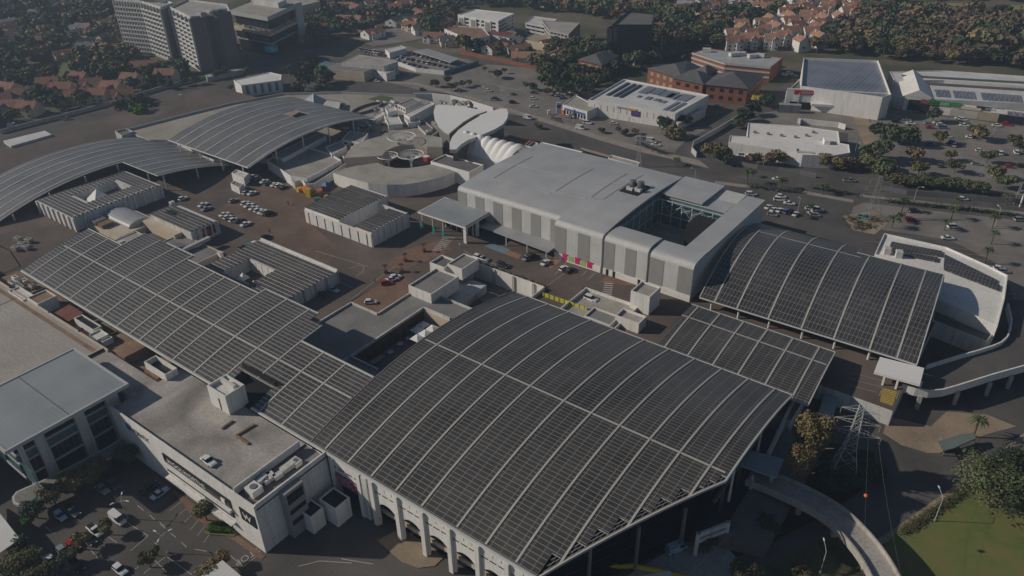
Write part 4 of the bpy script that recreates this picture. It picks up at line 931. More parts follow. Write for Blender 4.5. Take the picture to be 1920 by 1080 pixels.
# ring block over the west canopy
q = bb([(520, 460), (632, 508), (563, 560), (505, 556)], 10.2)
u1, v1 = P(632, 508, 9.6); v0 = 111; u0 = P(415, 505, 9.6)[0]+2
u0 = P(438, 492, 9.6)[0]-6
t = thing('solar_block', 'U shaped solar roofed block around a small yard, behind the west canopy', 'building')
ho = bb([(452, 512), (480, 487), (540, 515), (512, 532)], 9.6); ho = (u0+8, 118, u1-17, 128)
b = MB()
cells([(u0, v0, u1, v1)], [ho], D, 9.4, b, M['white2'], M['white2']); b.build('wall', t)
def pvcells(t, outer, hole, z, pitch=1.75):
    b = MB(); k = outer[0]
    while k+pitch < outer[2]:
        segs = [(outer[1], outer[3])]
        if hole and k+pitch*.62 > hole[0] and k < hole[2]: segs = [(outer[1], hole[1]), (hole[3], outer[3])]
        for s0, s1 in segs: b.prism([(k, s0), (k+pitch*.62, s0), (k+pitch*.62, s1), (k, s1)], z, [z+.12, z+.42, z+.42, z+.12], M['pvrow'])
        k += pitch
    b.build('solar_panels', t)
def pvcellsv(t, outer, hole, z, pitch=1.75):
    b = MB(); k = outer[1]
    while k+pitch < outer[3]:
        segs = [(outer[0], outer[2])]
        if hole and k+pitch*.62 > hole[1] and k < hole[3]: segs = [(outer[0], hole[0]), (hole[2], outer[2])]
        for s0, s1 in segs: b.prism([(s0, k), (s1, k), (s1, k+pitch*.62), (s0, k+pitch*.62)], z, [z+.12, z+.12, z+.42, z+.42], M['pvrow'])
        k += pitch
    b.build('solar_panels', t)
pvcellsv(t, (u0+.2, v0+.2, u1-.2, v1-.2), ho, 9.42, 1.6)
pilasters(t, (u1, v0), (u1, v1), D, 9.3, 6, 'concrete')
b = MB(); b.box(u0, v1-.1, 9.4, u1, v1+.4, 10.0, M['white']); b.build('gutter', t)
for k in range(7): ubox('wall_bay', t, (ho[0]+3.1*k+2, ho[3]-.03, 7.2), (2.7, .1, 4), 0, M['white'])
t = thing('yard_tents', 'two small white tented covers in the yard of the U shaped block', 'tents')
for k, (x, y) in enumerate([(ho[0]+6, 121), (ho[0]+13, 120)]):
    b = MB(); b.add([(x-1.5, y-1.5, 7.5), (x+1.5, y-1.5, 7.5), (x+1.5, y+1.5, 7.5), (x-1.5, y+1.5, 7.5), (x, y, 9.6)], [(0, 1, 4), (1, 2, 4), (2, 3, 4), (3, 0, 4)], M['bright']); b.build('tent_cover', t)
# ring block with glass pyramid at the far left
u0, u1, v0, v1 = -312, -284.6, 109.3, 145.2; ho = (-305, 120, -293, 137)
t = thing('solar_block', 'ring shaped solar roofed block with a white pyramid skylight, far left', 'building')
b = MB(); cells([(u0, v0, u1, v1)], [ho], D, 10.4, b, M['white2'], M['white2']); b.build('wall', t)
pvcellsv(t, (u0+.2, v0+.2, u1-.2, v1-.2), ho, 10.42, 1.6)
b = MB(); b.box(ho[0], ho[1], D, ho[2], ho[3], D+2, M['darkcon']); b.build('well_floor', t)
b = MB(); b.add([(-303, 122, 7), (-294.5, 122, 7), (-294.5, 131, 7), (-303, 131, 7), (-298.7, 126.5, 12.2)], [(0, 1, 4), (1, 2, 4), (2, 3, 4), (3, 0, 4)], M['bright']); b.build('pyramid_skylight', t)
pilasters(t, (u1, v0), (u1, v1), D, 10.2, 9, 'white'); pilasters(t, (u0, v0), (u1, v0), D, 10.2, 7, 'white', .5, .8)
for k in range(16): ubox('roof_cleat', t, (u1-.4, v0+1+k*2.25, 10.9), (.5, .5, .3), 0, M['bright'])
# barrel vault cluster
t = thing('barrel_vault_block', 'low block with a ribbed glass barrel vault beside the far left ring block', 'building')
a = bb([(200, 405), (232, 388), (272, 402), (240, 425)], 8)
b = MB(); b.box(a[0]-6, a[1]-6, D, a[2]+3, a[3]+1, 7.0, M['cream']); b.build('wall', t)
b = MB(); n = 10; r = (a[3]-a[1])/2; mid = (a[3]+a[1])/2
for i in range(n):
    g0, g1 = math.pi*i/n, math.pi*(i+1)/n
    b.add([(a[0], mid-r*math.cos(g0), 7+r*.45*math.sin(g0)), (a[2], mid-r*math.cos(g0), 7+r*.45*math.sin(g0)), (a[2], mid-r*math.cos(g1), 7+r*.45*math.sin(g1)), (a[0], mid-r*math.cos(g1), 7+r*.45*math.sin(g1))], [(0, 1, 2, 3)], M['sheetg'])
b.add([(a[0], mid-r*math.cos(math.pi*i/n), 7+r*.45*math.sin(math.pi*i/n)) for i in range(n+1)], [tuple(range(n+1))], M['white2'])
b.add([(a[2], mid-r*math.cos(math.pi*i/n), 7+r*.45*math.sin(math.pi*i/n)) for i in range(n, -1, -1)], [tuple(range(n+1))], M['white2'])
b.build('vault', t)
for k in range(3):
    b = MB(); x = a[0]-3+k*4.5; b.box(x, a[1]-5.6, 7.02, x+3.4, a[1]-1, 8.4, M[['white2', 'darkcon', 'rustroof'][k]]); b.build('roof_box', t)
# service roofs between mural block and west canopy
t = cbox('low_roof', 'low grey roof with a dark wedge between mural block and west canopy', -246, 112, -222, 128, D, 7.4, 'cream', 'greyroof', ph=.3)
b = MB(); b.prism([(-240, 117), (-233.5, 119), (-234, 124), (-240.5, 122)], 7.2, [9.6, 9.6, 8.2, 8.2], M['dsteel']); b.build('wedge', t)
t = cbox('low_roof', 'cluttered low roof by the upper end of the west canopy', -262, 104, -247, 120, D, 7.2, 'white2', 'concrete', ph=.3)
for k in range(5):
    b = MB(); b.box(-260+k*2.6, 106+(k % 3)*3.5, 7.0, -258.5+k*2.6, 109+(k % 3)*3.5, 8.4, M[['black', 'white2', 'dsteel', 'white', 'darkcon'][k]]); b.build('roof_box', t)
t = thing('skylight_beam', 'blue shaded duct bridge beside the mural block', 'duct')
b = MB(); b.wall(P(340, 472, 8), P(393, 447, 8), 7.6, 8.8, 1.4, M['fascia']); b.build('casing', t)
for p_ in ((350, 468), (380, 454)):
    c = P(*p_, 8); ubox('post', t, (c[0], c[1], 6.4), (.4, .4, 2.8), 0, M['dsteel'])
# ------------------------------------------------------------------ courtyard roofs next to the main canopy
a1, a2 = CT1, CT2
t = thing('courtyard_block', 'low grey flat roofs around a sunken courtyard with umbrellas', 'building')
b = MB()
cells([(-161.5, 101, -150.2, 131.4), (-150.2, 101, -141.05, 150), (-141.05, 142.05, -122, 150), (-141, 99, -121, 112), ], [], D, 6.4, b, M['darkcon'], M['greyroof'])
b.build('roof', t)
b = MB()
for (x0, y0, x1, y1) in ((-141.4, 112, -140.9, 142), (-141, 111.6, -130.5, 112.1), (-141, 141.9, -130.5, 142.4), (-161.7, 101, -161.3, 131.6), (-161.5, 131.2, -150.2, 131.7), (-150.4, 131.7, -150, 150), (-147, 149.8, -122, 150.2), (-141.6, 99, -141, 111)):
    b.box(x0, y0, 6.2, x1, y1, 7.0, M['white2'])
b.build('parapet', t)
b = MB(); b.box(-141, 112, .1, -124, 142, 1.6, M['darkcon']); b.build('courtyard_floor', t)
b = MB(); b.box(-140.95, 112.1, .3, -140.7, 141.9, 6.2, mat('dark_timber_wall', (.10, .07, .05), .85, .4, .4)); b.box(-140.7, 141.6, .3, -130.5, 141.9, 6.2, M['cream']); b.box(-124.3, 112, .3, -124, 142, 6.2, M['darkcon']); b.build('courtyard_wall', t)
for k in range(9): ubox('doorway', t, (-140.6, 115+k*2.9, 3), (.12, 1.6, 2.6), 0, M['black'])
def umbrella(x, y, z, label, sq=True, m='bright', r=1.6):
    t = thing('umbrella', label, 'umbrella', (x, y, z), R(random.uniform(-8, 8)), 'courtyard umbrellas')
    b = MB(); b.add([(-r, -r, 2.3), (r, -r, 2.3), (r, r, 2.3), (-r, r, 2.3), (0, 0, 3)], [(0, 1, 4), (1, 2, 4), (2, 3, 4), (3, 0, 4), (3, 2, 1, 0)], M[m]); b.build('canopy', t)
    b = MB(); b.tube((0, 0, 0), (0, 0, 2.5), .05, .05, M['dsteel'], 5); b.build('pole', t)
    return t
for i, p_ in enumerate([(781, 616), (793, 607), (811, 614), (797, 623), (782, 632)]):
    c = P(*p_, 4.3); umbrella(c[0], c[1], 1.6, ['square white umbrella at the left of the courtyard four', 'square white umbrella farthest back in the courtyard', 'square white umbrella nearest the cream wall', 'square white umbrella nearest the main canopy edge', 'small white umbrella in front of the courtyard four'][i])
for i, (x, y) in enumerate([(-138.5, 119), (-138, 124), (-138.6, 128.5), (-138.2, 132)]):
    t3 = thing('cafe_table', ['long tan bench table at the near end of the courtyard', 'round table, second along the courtyard wall', 'round table, third along the courtyard wall', 'round table nearest the umbrellas by the wall'][i], 'table', (x, y, 1.6), 0, 'courtyard tables')
    b = MB()
    if i == 0: b.box(-.9, -2.2, .72, .9, 2.2, .8, M['tan'])
    else: b.tube((0, 0, .7), (0, 0, .76), 1.0, 1.0, M['white2'], 12)
    b.build('table_top', t3); b = MB(); b.tube((0, 0, 0), (0, 0, .72), .12, .08, M['dsteel'], 6); b.build('leg', t3)
# stair houses by the second well
t = cbox('stair_house', 'long white stair house with grey roof beside the sunken yard', *[round(x, 2) for x in bb([(775, 535), (818, 502), (855, 517), (808, 552)], 9.8)], D, 9.8, 'white', 'greyroof', ph=.6)
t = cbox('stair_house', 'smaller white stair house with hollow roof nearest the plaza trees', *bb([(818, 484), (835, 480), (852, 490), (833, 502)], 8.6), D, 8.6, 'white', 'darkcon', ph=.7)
t = cbox('stair_house', 'white stair house at the corner of the long white retaining wall', *bb([(850, 490), (870, 475), (892, 484), (866, 505)], 9.2), D, 9.2, 'white', 'greyroof', ph=.4)
t = thing('retaining_wall', 'tall sunlit white retaining wall of the sunken yard', 'wall')
b = MB(); b.box(-146.9, 173.6, .3, -118, 174.1, 6.2, M['white']); b.box(-147.2, 150, .3, -146.8, 174, 6.4, M['white2']); b.box(-118.3, 150, .3, -117.9, 174, 6.2, M['white2']); b.build('wall', t)
for k in range(3): ubox('pilaster', t, (-138+k*8, 173.4, 3.2), (.9, .5, 6), 0, M['concrete'])
b = MB(); b.box(-147, 150, .1, -118, 173.6, .3, M['darkcon']); b.build('yard_floor', t)
b = MB(); b.box(-146, 151, .3, -137, 168, 3.4, M['white2']); b.build('low_roof', t)
b = MB(); b.box(-134, 160, .3, -124, 166, 2.8, M['darkcon']); b.build('low_roof', t)
for i in range(9):
    u = -145+i*3
    b = MB()
    for k in range(26):
        x, y, z = u+random.uniform(-.9, .9), 174.7+random.uniform(-.5, .5), 5.3+random.uniform(-.2, 1.3); s = random.uniform(.2, .4)
        b.add([(x-s, y, z), (x+s, y-s*.5, z+.1), (x+s*.4, y+s, z+s), (x-s, y+s*.3, z+s*.8)], [(0, 1, 2, 3)], LEAF['mid'])
    o = b.build('hedge_plant'); tag(o, 'small shrub in the row along the white retaining wall', 'shrub', 'shrubs above the retaining wall')
# yellow hoarding and little flat roofs near the right
t = thing('yellow_hoarding', 'bright yellow hoarding strip at the back edge of the main canopy', 'hoarding')
b = MB(); b.wall(P(1018, 550, 6), P(1100, 578, 6), D, 6.3, .35, mat('bright_yellow', (.60, .55, .06), .7, .1)); b.build('panel', t)
for i in range(9):
    p_ = P(1020+i*9.5, 551+i*3.2, 6); ubox('post', t, (p_[0], p_[1], D+.7), (.15, .5, 1.4), 0, M['dsteel'])
t = cbox('flat_roof_kiosk', 'low flat roofed kiosk behind the back edge of the main canopy', *bb([(1095, 592), (1113, 577), (1160, 592), (1148, 606)], 7), D, 7, 'white', 'greyroof', ph=.5)
t = cbox('lift_tower', 'tall white lift tower between the main canopy and silver block', *bb([(1183, 545), (1206, 527), (1237, 540), (1217, 556)], 11.5), D, 11.5, 'white', 'flatroof', ph=.6)
t = cbox('plant_house', 'white plant house with sunken roof in front of the lift tower', *bb([(1157, 588), (1170, 578), (1210, 592), (1198, 607)], 8.5), D, 8.5, 'white', 'flatroof', ph=.7)
t = cbox('plant_deck', 'white walled plant deck around the lift tower foot', -107, 156.5, -88, 181, D, 6.4, 'white', 'flatroof', ph=1.0)
for i, p_ in enumerate([(1200, 575), (1212, 580), (1205, 568)]):
    acunit(p_, 6, (1.6, 1.2, 1.2), ['white unit on the plant deck, left one', 'white unit on the plant deck, right one', 'white unit on the plant deck nearest the lift tower'][i])

# ------------------------------------------------------------------ north-west part of the centre
def pb(name, label, pts, z1, z0, wall='white', roof='white2', ph=.5, cat='building', group=None, snap=False):
    poly = ortho(pts, z1) if snap else px(pts, z1)
    return building(name, label, cat, poly, z0, z1, M[wall], M[roof], ph=ph, th=.3, group=group)
t = thing('upper_roof_deck', 'wide sun bleached upper roof deck behind the arched canopies', 'roof deck')
q = px([(238, 246), (330, 222), (430, 197), (530, 178), (640, 176), (780, 182), (830, 196), (842, 232), (800, 262), (720, 256), (660, 275), (600, 320), (520, 300), (470, 290), (400, 300), (330, 262), (280, 262)], 8)
b = MB(); b.prism(q, .1, 8, M['white2'], top=stained('bleached_deck', (.40, .365, .315), (.26, .235, .20), .55, .035)); b.build('slab', t)
b = MB()
for a, c in (((238, 246), (330, 222)), ((330, 222), (430, 197)), ((430, 197), (530, 178)), ((530, 178), (640, 176)), ((640, 176), (780, 182))): b.wall(P(*a, 8), P(*c, 8), 7.9, 9.1, .4, M['fascia'])
b.build('parapet', t)
t = thing('curved_white_wall', 'long curved white parapet wall between the roofs and the main road', 'wall')
wl = [(775, 180), (810, 180), (845, 184), (875, 191), (900, 199), (925, 207)]
b = MB()
for a, c in zip(wl, wl[1:]): b.wall(P(*a, 8), P(*c, 8), .1, 9.5, .5, M['bright'])
b.build('wall', t)
# round court with funnel canopies
t = thing('round_court', 'round court with two crescent roofs around a dark sunken centre', 'building')
far_o = [(645, 296), (652, 284), (665, 272), (687, 262), (710, 256), (735, 252), (768, 252), (800, 253), (829, 258)]; far_i = [(829, 276), (800, 275), (775, 271), (752, 272), (735, 277), (722, 284), (716, 291), (700, 293)]
b = MB(); b.prism(px(far_o+far_i, 11), D+.1, 11, M['cream'], top=M['flatroof']); b.build('roof', t)
near = [(624, 324), (645, 316), (667, 311), (688, 308), (707, 305), (722, 311), (742, 315), (765, 315), (788, 312), (808, 308), (832, 314), (853, 321), (835, 329), (810, 336), (785, 342), (757, 346), (725, 346), (690, 343), (655, 334)]
b = MB(); b.prism(px(near, 10.5), D+.1, 10.5, M['white'], top=M['flatroof']); b.build('roof', t)
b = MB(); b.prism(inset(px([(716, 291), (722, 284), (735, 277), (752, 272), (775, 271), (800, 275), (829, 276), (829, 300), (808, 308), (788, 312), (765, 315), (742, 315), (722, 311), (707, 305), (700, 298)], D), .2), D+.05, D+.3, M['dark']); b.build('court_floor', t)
for i in range(9):
    p_ = near[12+i % 7]; c = P(*p_, 8)
def funnel(pc, zr, pb_, r, label):
    c = P(*pb_, D); t = thing('funnel_canopy', label, 'canopy', (c[0], c[1], D+.3), 0, 'white funnel canopies')
    b = MB(); H = zr-D-.3; n = 30; rings = [(.35, 0), (.4, .35), (.9, .55), (r*.45, .8), (r, 1.0)]
    vs = [(ra*math.cos(2*math.pi*i/n), ra*math.sin(2*math.pi*i/n), h*H) for ra, h in rings for i in range(n)]
    # open lattice: ribs and rings
    for i in range(n):
        for k in range(1, len(rings)-1):
            b.tube(vs[k*n+i], vs[(k+1)*n+i], .09, .09, M['bright'], 4)
    for k in (2, 3, 4):
        for i in range(n): b.tube(vs[k*n+i], vs[k*n+(i+1) % n], .10 if k < 4 else .16, .10 if k < 4 else .16, M['bright'], 4)
    for i in range(n):
        a_ = Vector(vs[3*n+i]).lerp(Vector(vs[4*n+i]), .5); c_ = Vector(vs[3*n+(i+1) % n]).lerp(Vector(vs[4*n+(i+1) % n]), .5); b.tube(a_, c_, .06, .06, M['bright'], 4)
    b.build('lattice_cone', t); s = MB(); s.tube((0, 0, 0), (0, 0, H*.45), .4, .35, M['bright'], 8); s.build('stem', t)
    return t
funnel((754, 260), 13.5, (756, 290), 6.2, 'largest white funnel canopy, farthest back in the round court')
funnel((771, 293), 11, (772, 314), 5.6, 'white funnel canopy at the front right of the round court')
funnel((728, 297), 10.5, (729, 314), 4.5, 'smallest white funnel canopy at the front left of the round court')
tt = thing('red_kiosk', 'small red and white kiosk at the edge of the round court', 'kiosk'); c = P(800, 303, D)
ubox('body', tt, (c[0], c[1], D+1.2), (2.2, 1.6, 2.2), 0, M['red']); ubox('roof', tt, (c[0], c[1], D+2.45), (2.6, 2, .3), 0, M['bright'])
def slabroof(name, label, pts, z1, th, top, side, extra=None):
    t = thing(name, label, 'roof'); b = MB(); q = px(pts, z1); b.prism(q, z1-th, z1, side, top=top); b.build('shell', t)
    return t
t = slabroof('leaf_roof', 'smaller white leaf shaped roof, left of the pair', [(816, 199), (822, 196), (850, 198), (880, 202), (913, 208), (890, 216), (868, 229), (852, 242), (842, 250), (832, 245), (822, 235), (815, 222), (813, 210)], 15.5, .8, M['bright'], M['fascia'])
b = MB(); b.prism(inset(px([(816, 199), (850, 198), (905, 208), (868, 229), (842, 248), (822, 235), (813, 212)], 15.5), 1.2), 5, 14.6, M['dsteel']); b.build('wall', t)
M['leafshell'] = mat('leaf_roof_membrane', (.76, .745, .715), .75, .07, .3)
leaf2 = [(843, 280), (843, 268), (848, 256), (860, 243), (878, 230), (900, 217), (925, 207), (940, 203), (950, 204), (953, 212), (951, 222), (943, 233), (928, 242), (910, 250), (893, 257), (878, 262), (865, 270), (855, 280)]
t = slabroof('leaf_roof', 'larger white leaf shaped roof reaching out towards the road', leaf2, 17, 1.6, M['bright'], M['fascia'])
b = MB(); b.prism(inset(px(leaf2, 17), 2.2), 5, 15.4, M['darkcon']); b.build('wall', t)
t = thing('billowing_roof', 'white billowing tent roof with eight soft vaults beside the silver block', 'roof')
f0, f1, k0, k1 = P(858, 287, 9), P(948, 312, 9), P(872, 256, 14), P(990, 286, 14)
b = MB(); ns, ntt = 64, 10; vs = []
for i in range(ns+1):
    s = i/ns
    for j in range(ntt+1):
        tq = j/ntt; x = (f0[0]*(1-s)+f1[0]*s)*(1-tq)+(k0[0]*(1-s)+k1[0]*s)*tq; y = (f0[1]*(1-s)+f1[1]*s)*(1-tq)+(k0[1]*(1-s)+k1[1]*s)*tq
        z = 10+6.5*math.sin(tq*math.pi*.62)+(1.5*abs(math.sin(8*math.pi*s)))*min(1, tq*1.6)*.95-(2.2*max(0, tq-.7))
        vs.append((x, y, z))
b.add(vs, [(i*(ntt+1)+j, (i+1)*(ntt+1)+j, (i+1)*(ntt+1)+j+1, i*(ntt+1)+j+1) for i in range(ns) for j in range(ntt)], M['bright'])
b.build('membrane', t, True)
b = MB(); b.prism([f0, f1, k1, k0], 5, 10, M['bright']); b.build('wall', t)
t = pb('brown_flat_roof', 'brown flat roof with white upstand between round court and silver block', [(806, 304), (833, 289), (905, 308), (884, 322)], 11.5, D, 'bright', 'darkcon', .5, snap=True)
t = pb('striped_roof', 'low roof with pink red stripes behind the billowing roof', [(933, 264), (955, 253), (1009, 268), (1000, 280)], 10, .1, 'white', 'flatroof', .3)
b = MB(); q = px([(943, 262), (958, 254), (1006, 267), (998, 274)], 10)
for i in range(9):
    s = i/9; A = Vector(q[0]).lerp(Vector(q[3]), s); B_ = Vector(q[1]).lerp(Vector(q[2]), s); b.wall(A, B_, 9.9, 10.25, .9, mat('rose_strip', (.30, .17, .14), .8, .1) if i == 0 else bpy.data.materials['rose_strip'])
b.build('roof_strip', t)
pb('white_strip_roof', 'long thin white roof strip behind the silver block along the road', [(1008, 272), (1016, 266), (1092, 284), (1086, 290)], 10, .1, 'bright', 'white', .3)
pb('beige_roof', 'beige flat roof wedge between striped roof and silver block', [(965, 284), (985, 272), (1010, 281), (995, 292)], 11, D, 'white', 'flatroof', .2)
pb('rear_wall_block', 'low white wall block at the back corner of the silver block', [(1140, 296), (1146, 290), (1200, 304), (1195, 312)], 8, .1, 'white', 'flatroof', .3)
tt = thing('road_cutting', 'dark railed cutting between the main road and the roofs', 'cutting')
b = MB(); b.prism(px([(1084, 284), (1090, 281), (1142, 296), (1136, 302)], .2), .1, .22, M['dark']); b.build('floor', tt); b = MB(); b.wall(P(1090, 281, 0), P(1142, 296, 0), .1, 1.2, .2, M['pave']); b.build('rail', tt)  # flat near-black sheet paints the shade of the gap
# scattered roof buildings on the upper deck
items = [('white gabled roof room in long narrow form near the leaf roofs', [(757, 213), (808, 190), (815, 195), (768, 220)], 12.5, 8, 'white', 'white2'),
 ('white cube room left of the long narrow roof room', [(722, 202), (740, 199), (745, 206), (727, 211)], 12.5, 8, 'white', 'white2'),
 ('low white roof room behind the white cube', [(745, 195), (775, 184), (790, 188), (760, 202)], 11, 8, 'white2', 'greyroof'),
 ('stepped white room in front of the white cube', [(720, 216), (745, 213), (755, 232), (728, 234)], 10.5, 8, 'white', 'white2'),
 ('small white box between cube and leaf roof', [(758, 222), (782, 219), (788, 228), (765, 231)], 10.5, 8, 'white', 'white2'),
 ('brown flat roof patch left of the leaf roofs', [(780, 232), (795, 226), (812, 240), (798, 250)], 9.2, 8, 'white2', 'darkcon'),
 ('white room with box windows near the arched canopy end', [(640, 262), (655, 245), (690, 250), (678, 268)], 10.5, 8, 'white', 'flatroof'),
 ('pale stepped room left of the round court', [(610, 275), (640, 264), (650, 275), (622, 290)], 10, 8, 'white', 'flatroof'),
 ('low pale wall block by the curved oval pit', [(690, 222), (716, 208), (722, 214), (700, 226)], 9.6, 8, 'white2', 'white2')]
for i, (lb, q, z1, z0, wm, rm) in enumerate(items):
    t = pb('roof_room', lb, q, z1, z0, wm, rm, .3, group='rooms on the upper roof deck')
    a = px(q, z1); wins(t, a[-1], a[0], z0+.4, z1-.6, 1, 3, M['glass'], .5, .5)
t = pb('bleached_wing', 'white L shaped wing with open yard beside the arched canopy', [(500, 300), (560, 270), (620, 288), (640, 300), (575, 335), (545, 330)], 9.5, D, 'white', 'flatroof', .8)
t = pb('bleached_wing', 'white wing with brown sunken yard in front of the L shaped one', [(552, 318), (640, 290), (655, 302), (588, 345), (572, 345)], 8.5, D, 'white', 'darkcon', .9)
pb('long_duct_roof', 'long blue shaded white roof behind the L shaped wing', [(510, 290), (600, 248), (612, 254), (530, 298)], 10.5, D, 'white', 'white2', .2)
t = pb('white_hut', 'white cube hut at the top corner of the plaza car park', [(434, 324), (444, 318), (466, 325), (457, 334)], 8.6, D, 'white', 'white2', .3, cat='hut')
t = pb('white_hut', 'white cube hut with dark hatch beside the first plaza cars', [(432, 344), (440, 338), (457, 344), (448, 352)], 8, D, 'white', 'greyroof', .3, cat='hut')
pb('corrugated_shed', 'grey corrugated awning behind the colourful play area', [(540, 327), (560, 315), (575, 330), (552, 343)], 8.2, D, 'steel', 'sheetg', 0, cat='shed')
t = thing('glass_pyramid', 'faceted glass skylight pyramid on the upper roof deck', 'skylight'); c = P(590, 194, 8)
b = MB(); r = 6; b.add([(c[0]-r, c[1]-r, 8), (c[0]+r, c[1]-r, 8), (c[0]+r, c[1]+r, 8), (c[0]-r, c[1]+r, 8), (c[0], c[1], 13)], [(0, 1, 4), (1, 2, 4), (2, 3, 4), (3, 0, 4)], mat('pale_glass', (.42, .46, .48), .3, .1)); b.build('glass_faces', t)
b = MB()
for x, y in ((-r, -r), (r, -r), (r, r), (-r, r)): b.tube((c[0]+x, c[1]+y, 8), (c[0], c[1], 13.05), .2, .2, M['white'], 4)
b.build('frame', t)
pb('blue_glass_box', 'blue glass walled box beside the skylight pyramid', [(598, 200), (610, 186), (640, 190), (636, 205)], 10.5, 8, 'bglass', 'white2', .3)
tt = thing('oval_rim', 'oval raised rim around a pit in the upper roof deck', 'rim'); b = MB()
for i in range(20):
    g0, g1 = 2*math.pi*i/20, 2*math.pi*(i+1)/20; c = P(688, 205, 8); e = P(708, 197, 8); ang = math.atan2(e[1]-c[1], e[0]-c[0]); 
    f = lambda g: (c[0]+10*math.cos(g)*math.cos(ang)-4*math.sin(g)*math.sin(ang), c[1]+10*math.cos(g)*math.sin(ang)+4*math.sin(g)*math.cos(ang))
    b.wall(f(g0), f(g1), 8, 9.1, .5, M['darkcon'])
b.build('rim', tt)
poly_sheet('roof_lawn', px([(690, 186), (712, 179), (735, 182), (738, 188), (715, 191)], 8.1), 8.15, mat('roof_grass', (.10, .13, .05), .95, .3))
rnd = random.Random(3)
for i in range(75):
    x, y = rnd.choice([(650+rnd.uniform(0, 60), 238+rnd.uniform(-12, 14)), (590+rnd.uniform(0, 60), 205+rnd.uniform(-8, 12)), (700+rnd.uniform(0, 60), 205+rnd.uniform(-14, 14)), (620+rnd.uniform(0, 60), 262+rnd.uniform(-8, 20)), (790+rnd.uniform(0, 45), 222+rnd.uniform(0, 35)), (740+rnd.uniform(0, 50), 225+rnd.uniform(0, 14)), (640+rnd.uniform(0, 80), 225+rnd.uniform(0, 25)), (820+rnd.uniform(0, 80), 192+rnd.uniform(0, 6))])
    t4 = acunit((x, y), 8, (rnd.uniform(1.5, 3), rnd.uniform(1.2, 2), rnd.uniform(.8, 1.6)), 'pale rooftop unit among the clutter on the upper roof deck', rnd.choice(['white', 'white2', 'concrete', 'dsteel']), 0, 'small units on the upper roof deck')
# colourful play area
t = thing('playground', 'colourful play frame with blue roof in the plaza corner', 'playground')
c = P(580, 368, D)
for k, (dx, dy, w_, h, m) in enumerate([(-4, 2, 2.4, 2.6, 'orange'), (0, 0, 2.2, 3.4, 'yellow'), (3, 2, 3.0, 2.2, 'brick'), (6, -1, 2.2, 1.4, 'green'), (2, 4, 2, 2, 'orange'), (-7, 1, 2, 1.6, 'yellow'), (8, 2, 1.6, 1.8, 'tan')]):
    ubox('play_block', t, (c[0]+dx, c[1]+dy, D+h/2), (w_, w_*.8, h), R(k*17), M[m])
b = MB(); b.add([(c[0]+2, c[1]+5, D+3.5), (c[0]+5, c[1]+5, D+3.5), (c[0]+5, c[1]+8, D+3.5), (c[0]+2, c[1]+8, D+3.5), (c[0]+3.5, c[1]+6.5, D+5)], [(0, 1, 4), (1, 2, 4), (2, 3, 4), (3, 0, 4)], M['blue']); b.build('blue_roof', t)
t = thing('white_kiosk', 'tall narrow white kiosk on the plaza beside yellow hatching', 'kiosk'); c = P(416, 488, D); ubox('body', t, (c[0], c[1], D+1.5), (1.6, 1.2, 3), 0, M['bright']); ubox('roof', t, (c[0], c[1], D+3.1), (2, 1.6, .2), 0, M['white2'])
for i in range(7):
    lm2 = MB()
# ------------------------------------------------------------------ right hand white block, ramp, walls
wq = [(1658, 437), (1775, 463), (1852, 497), (1890, 516), (1884, 560), (1871, 610), (1755, 560), (1763, 516), (1712, 502), (1640, 476)]
t = pb('angular_white_block', 'angular white block with solar strips right of the steep canopy', wq, 9, .1, 'white', 'white', .6)
for s_, (qq) in enumerate([[(1672, 452), (1767, 470), (1766, 480), (1668, 462)], [(1668, 464), (1760, 482), (1758, 490), (1700, 478), (1668, 468)], [(1772, 476), (1870, 524), (1868, 532), (1770, 492)], [(1770, 494), (1876, 534), (1874, 544), (1770, 504)]]):
    b = MB(); b.prism(px(qq, 9), 8.55, 8.9, M['pvblue'] if s_ == 9 else M['pvl']); b.build('solar_panels', t)
for k, (x, y) in enumerate([(1662, 476), (1684, 482)]):
    c = P(x, y, 8.4); ubox('vent_tower', t, (c[0], c[1], 9.6), (2, 2, 2.4), R(20), M['white2'])
pb('open_terrace', 'sunken dark terrace beneath the white block by the curved ramp', [(1755, 570), (1868, 618), (1850, 640), (1748, 600)], 5.5, .1, 'white2', 'darkcon', .5)
t = thing('vehicle_ramp', 'wide curved asphalt vehicle ramp with white parapets at the right edge', 'ramp')
rq = px([(1690, 727), (1740, 739), (1790, 730), (1860, 708), (1960, 680), (1960, 590), (1898, 582), (1894, 612), (1884, 640), (1858, 655), (1800, 672), (1735, 692)], 5)
b = MB(); b.prism(rq, 4.2, 5.02, M['white2'], top=M['road']); b.build('carriageway', t)
for ln in ([(1690, 727), (1715, 735), (1740, 739), (1765, 737), (1790, 730), (1825, 719), (1860, 708), (1910, 694), (1960, 680)], [(1735, 692), (1768, 682), (1800, 672), (1830, 664), (1858, 655), (1875, 648), (1886, 638), (1892, 625), (1895, 605), (1890, 585), (1888, 575)]):
    b = MB(); q = [P(a_, c_, 5) for a_, c_ in ln]
    for A, B_ in zip(q, q[1:]): b.wall(A, B_, 3.9, 6.3, .4, M['white'])
    b.build('parapet', t)
for p_ in ((1720, 760), (1790, 752), (1850, 735), (1890, 722), (1770, 700), (1850, 690)):
    c = P(*p_, 1); ubox('pier', t, (c[0], c[1], 2.1), (1, 1, 4.2), R(15), M['concrete'])
t = thing('booth_roof', 'clean white flat roof on posts at the head of the vehicle ramp', 'roof')
b = MB(); b.prism(px([(1650, 669), (1733, 690), (1725, 721), (1639, 697)], 8.6), 7.9, 8.6, M['bright']); b.build('slab', t)
for p_ in ((1656, 715), (1681, 722), (1725, 725)):
    c = P(*p_, 6.2); ubox('post', t, (c[0], c[1], 6.4), (.5, .5, 2.9), 0, M['white'])
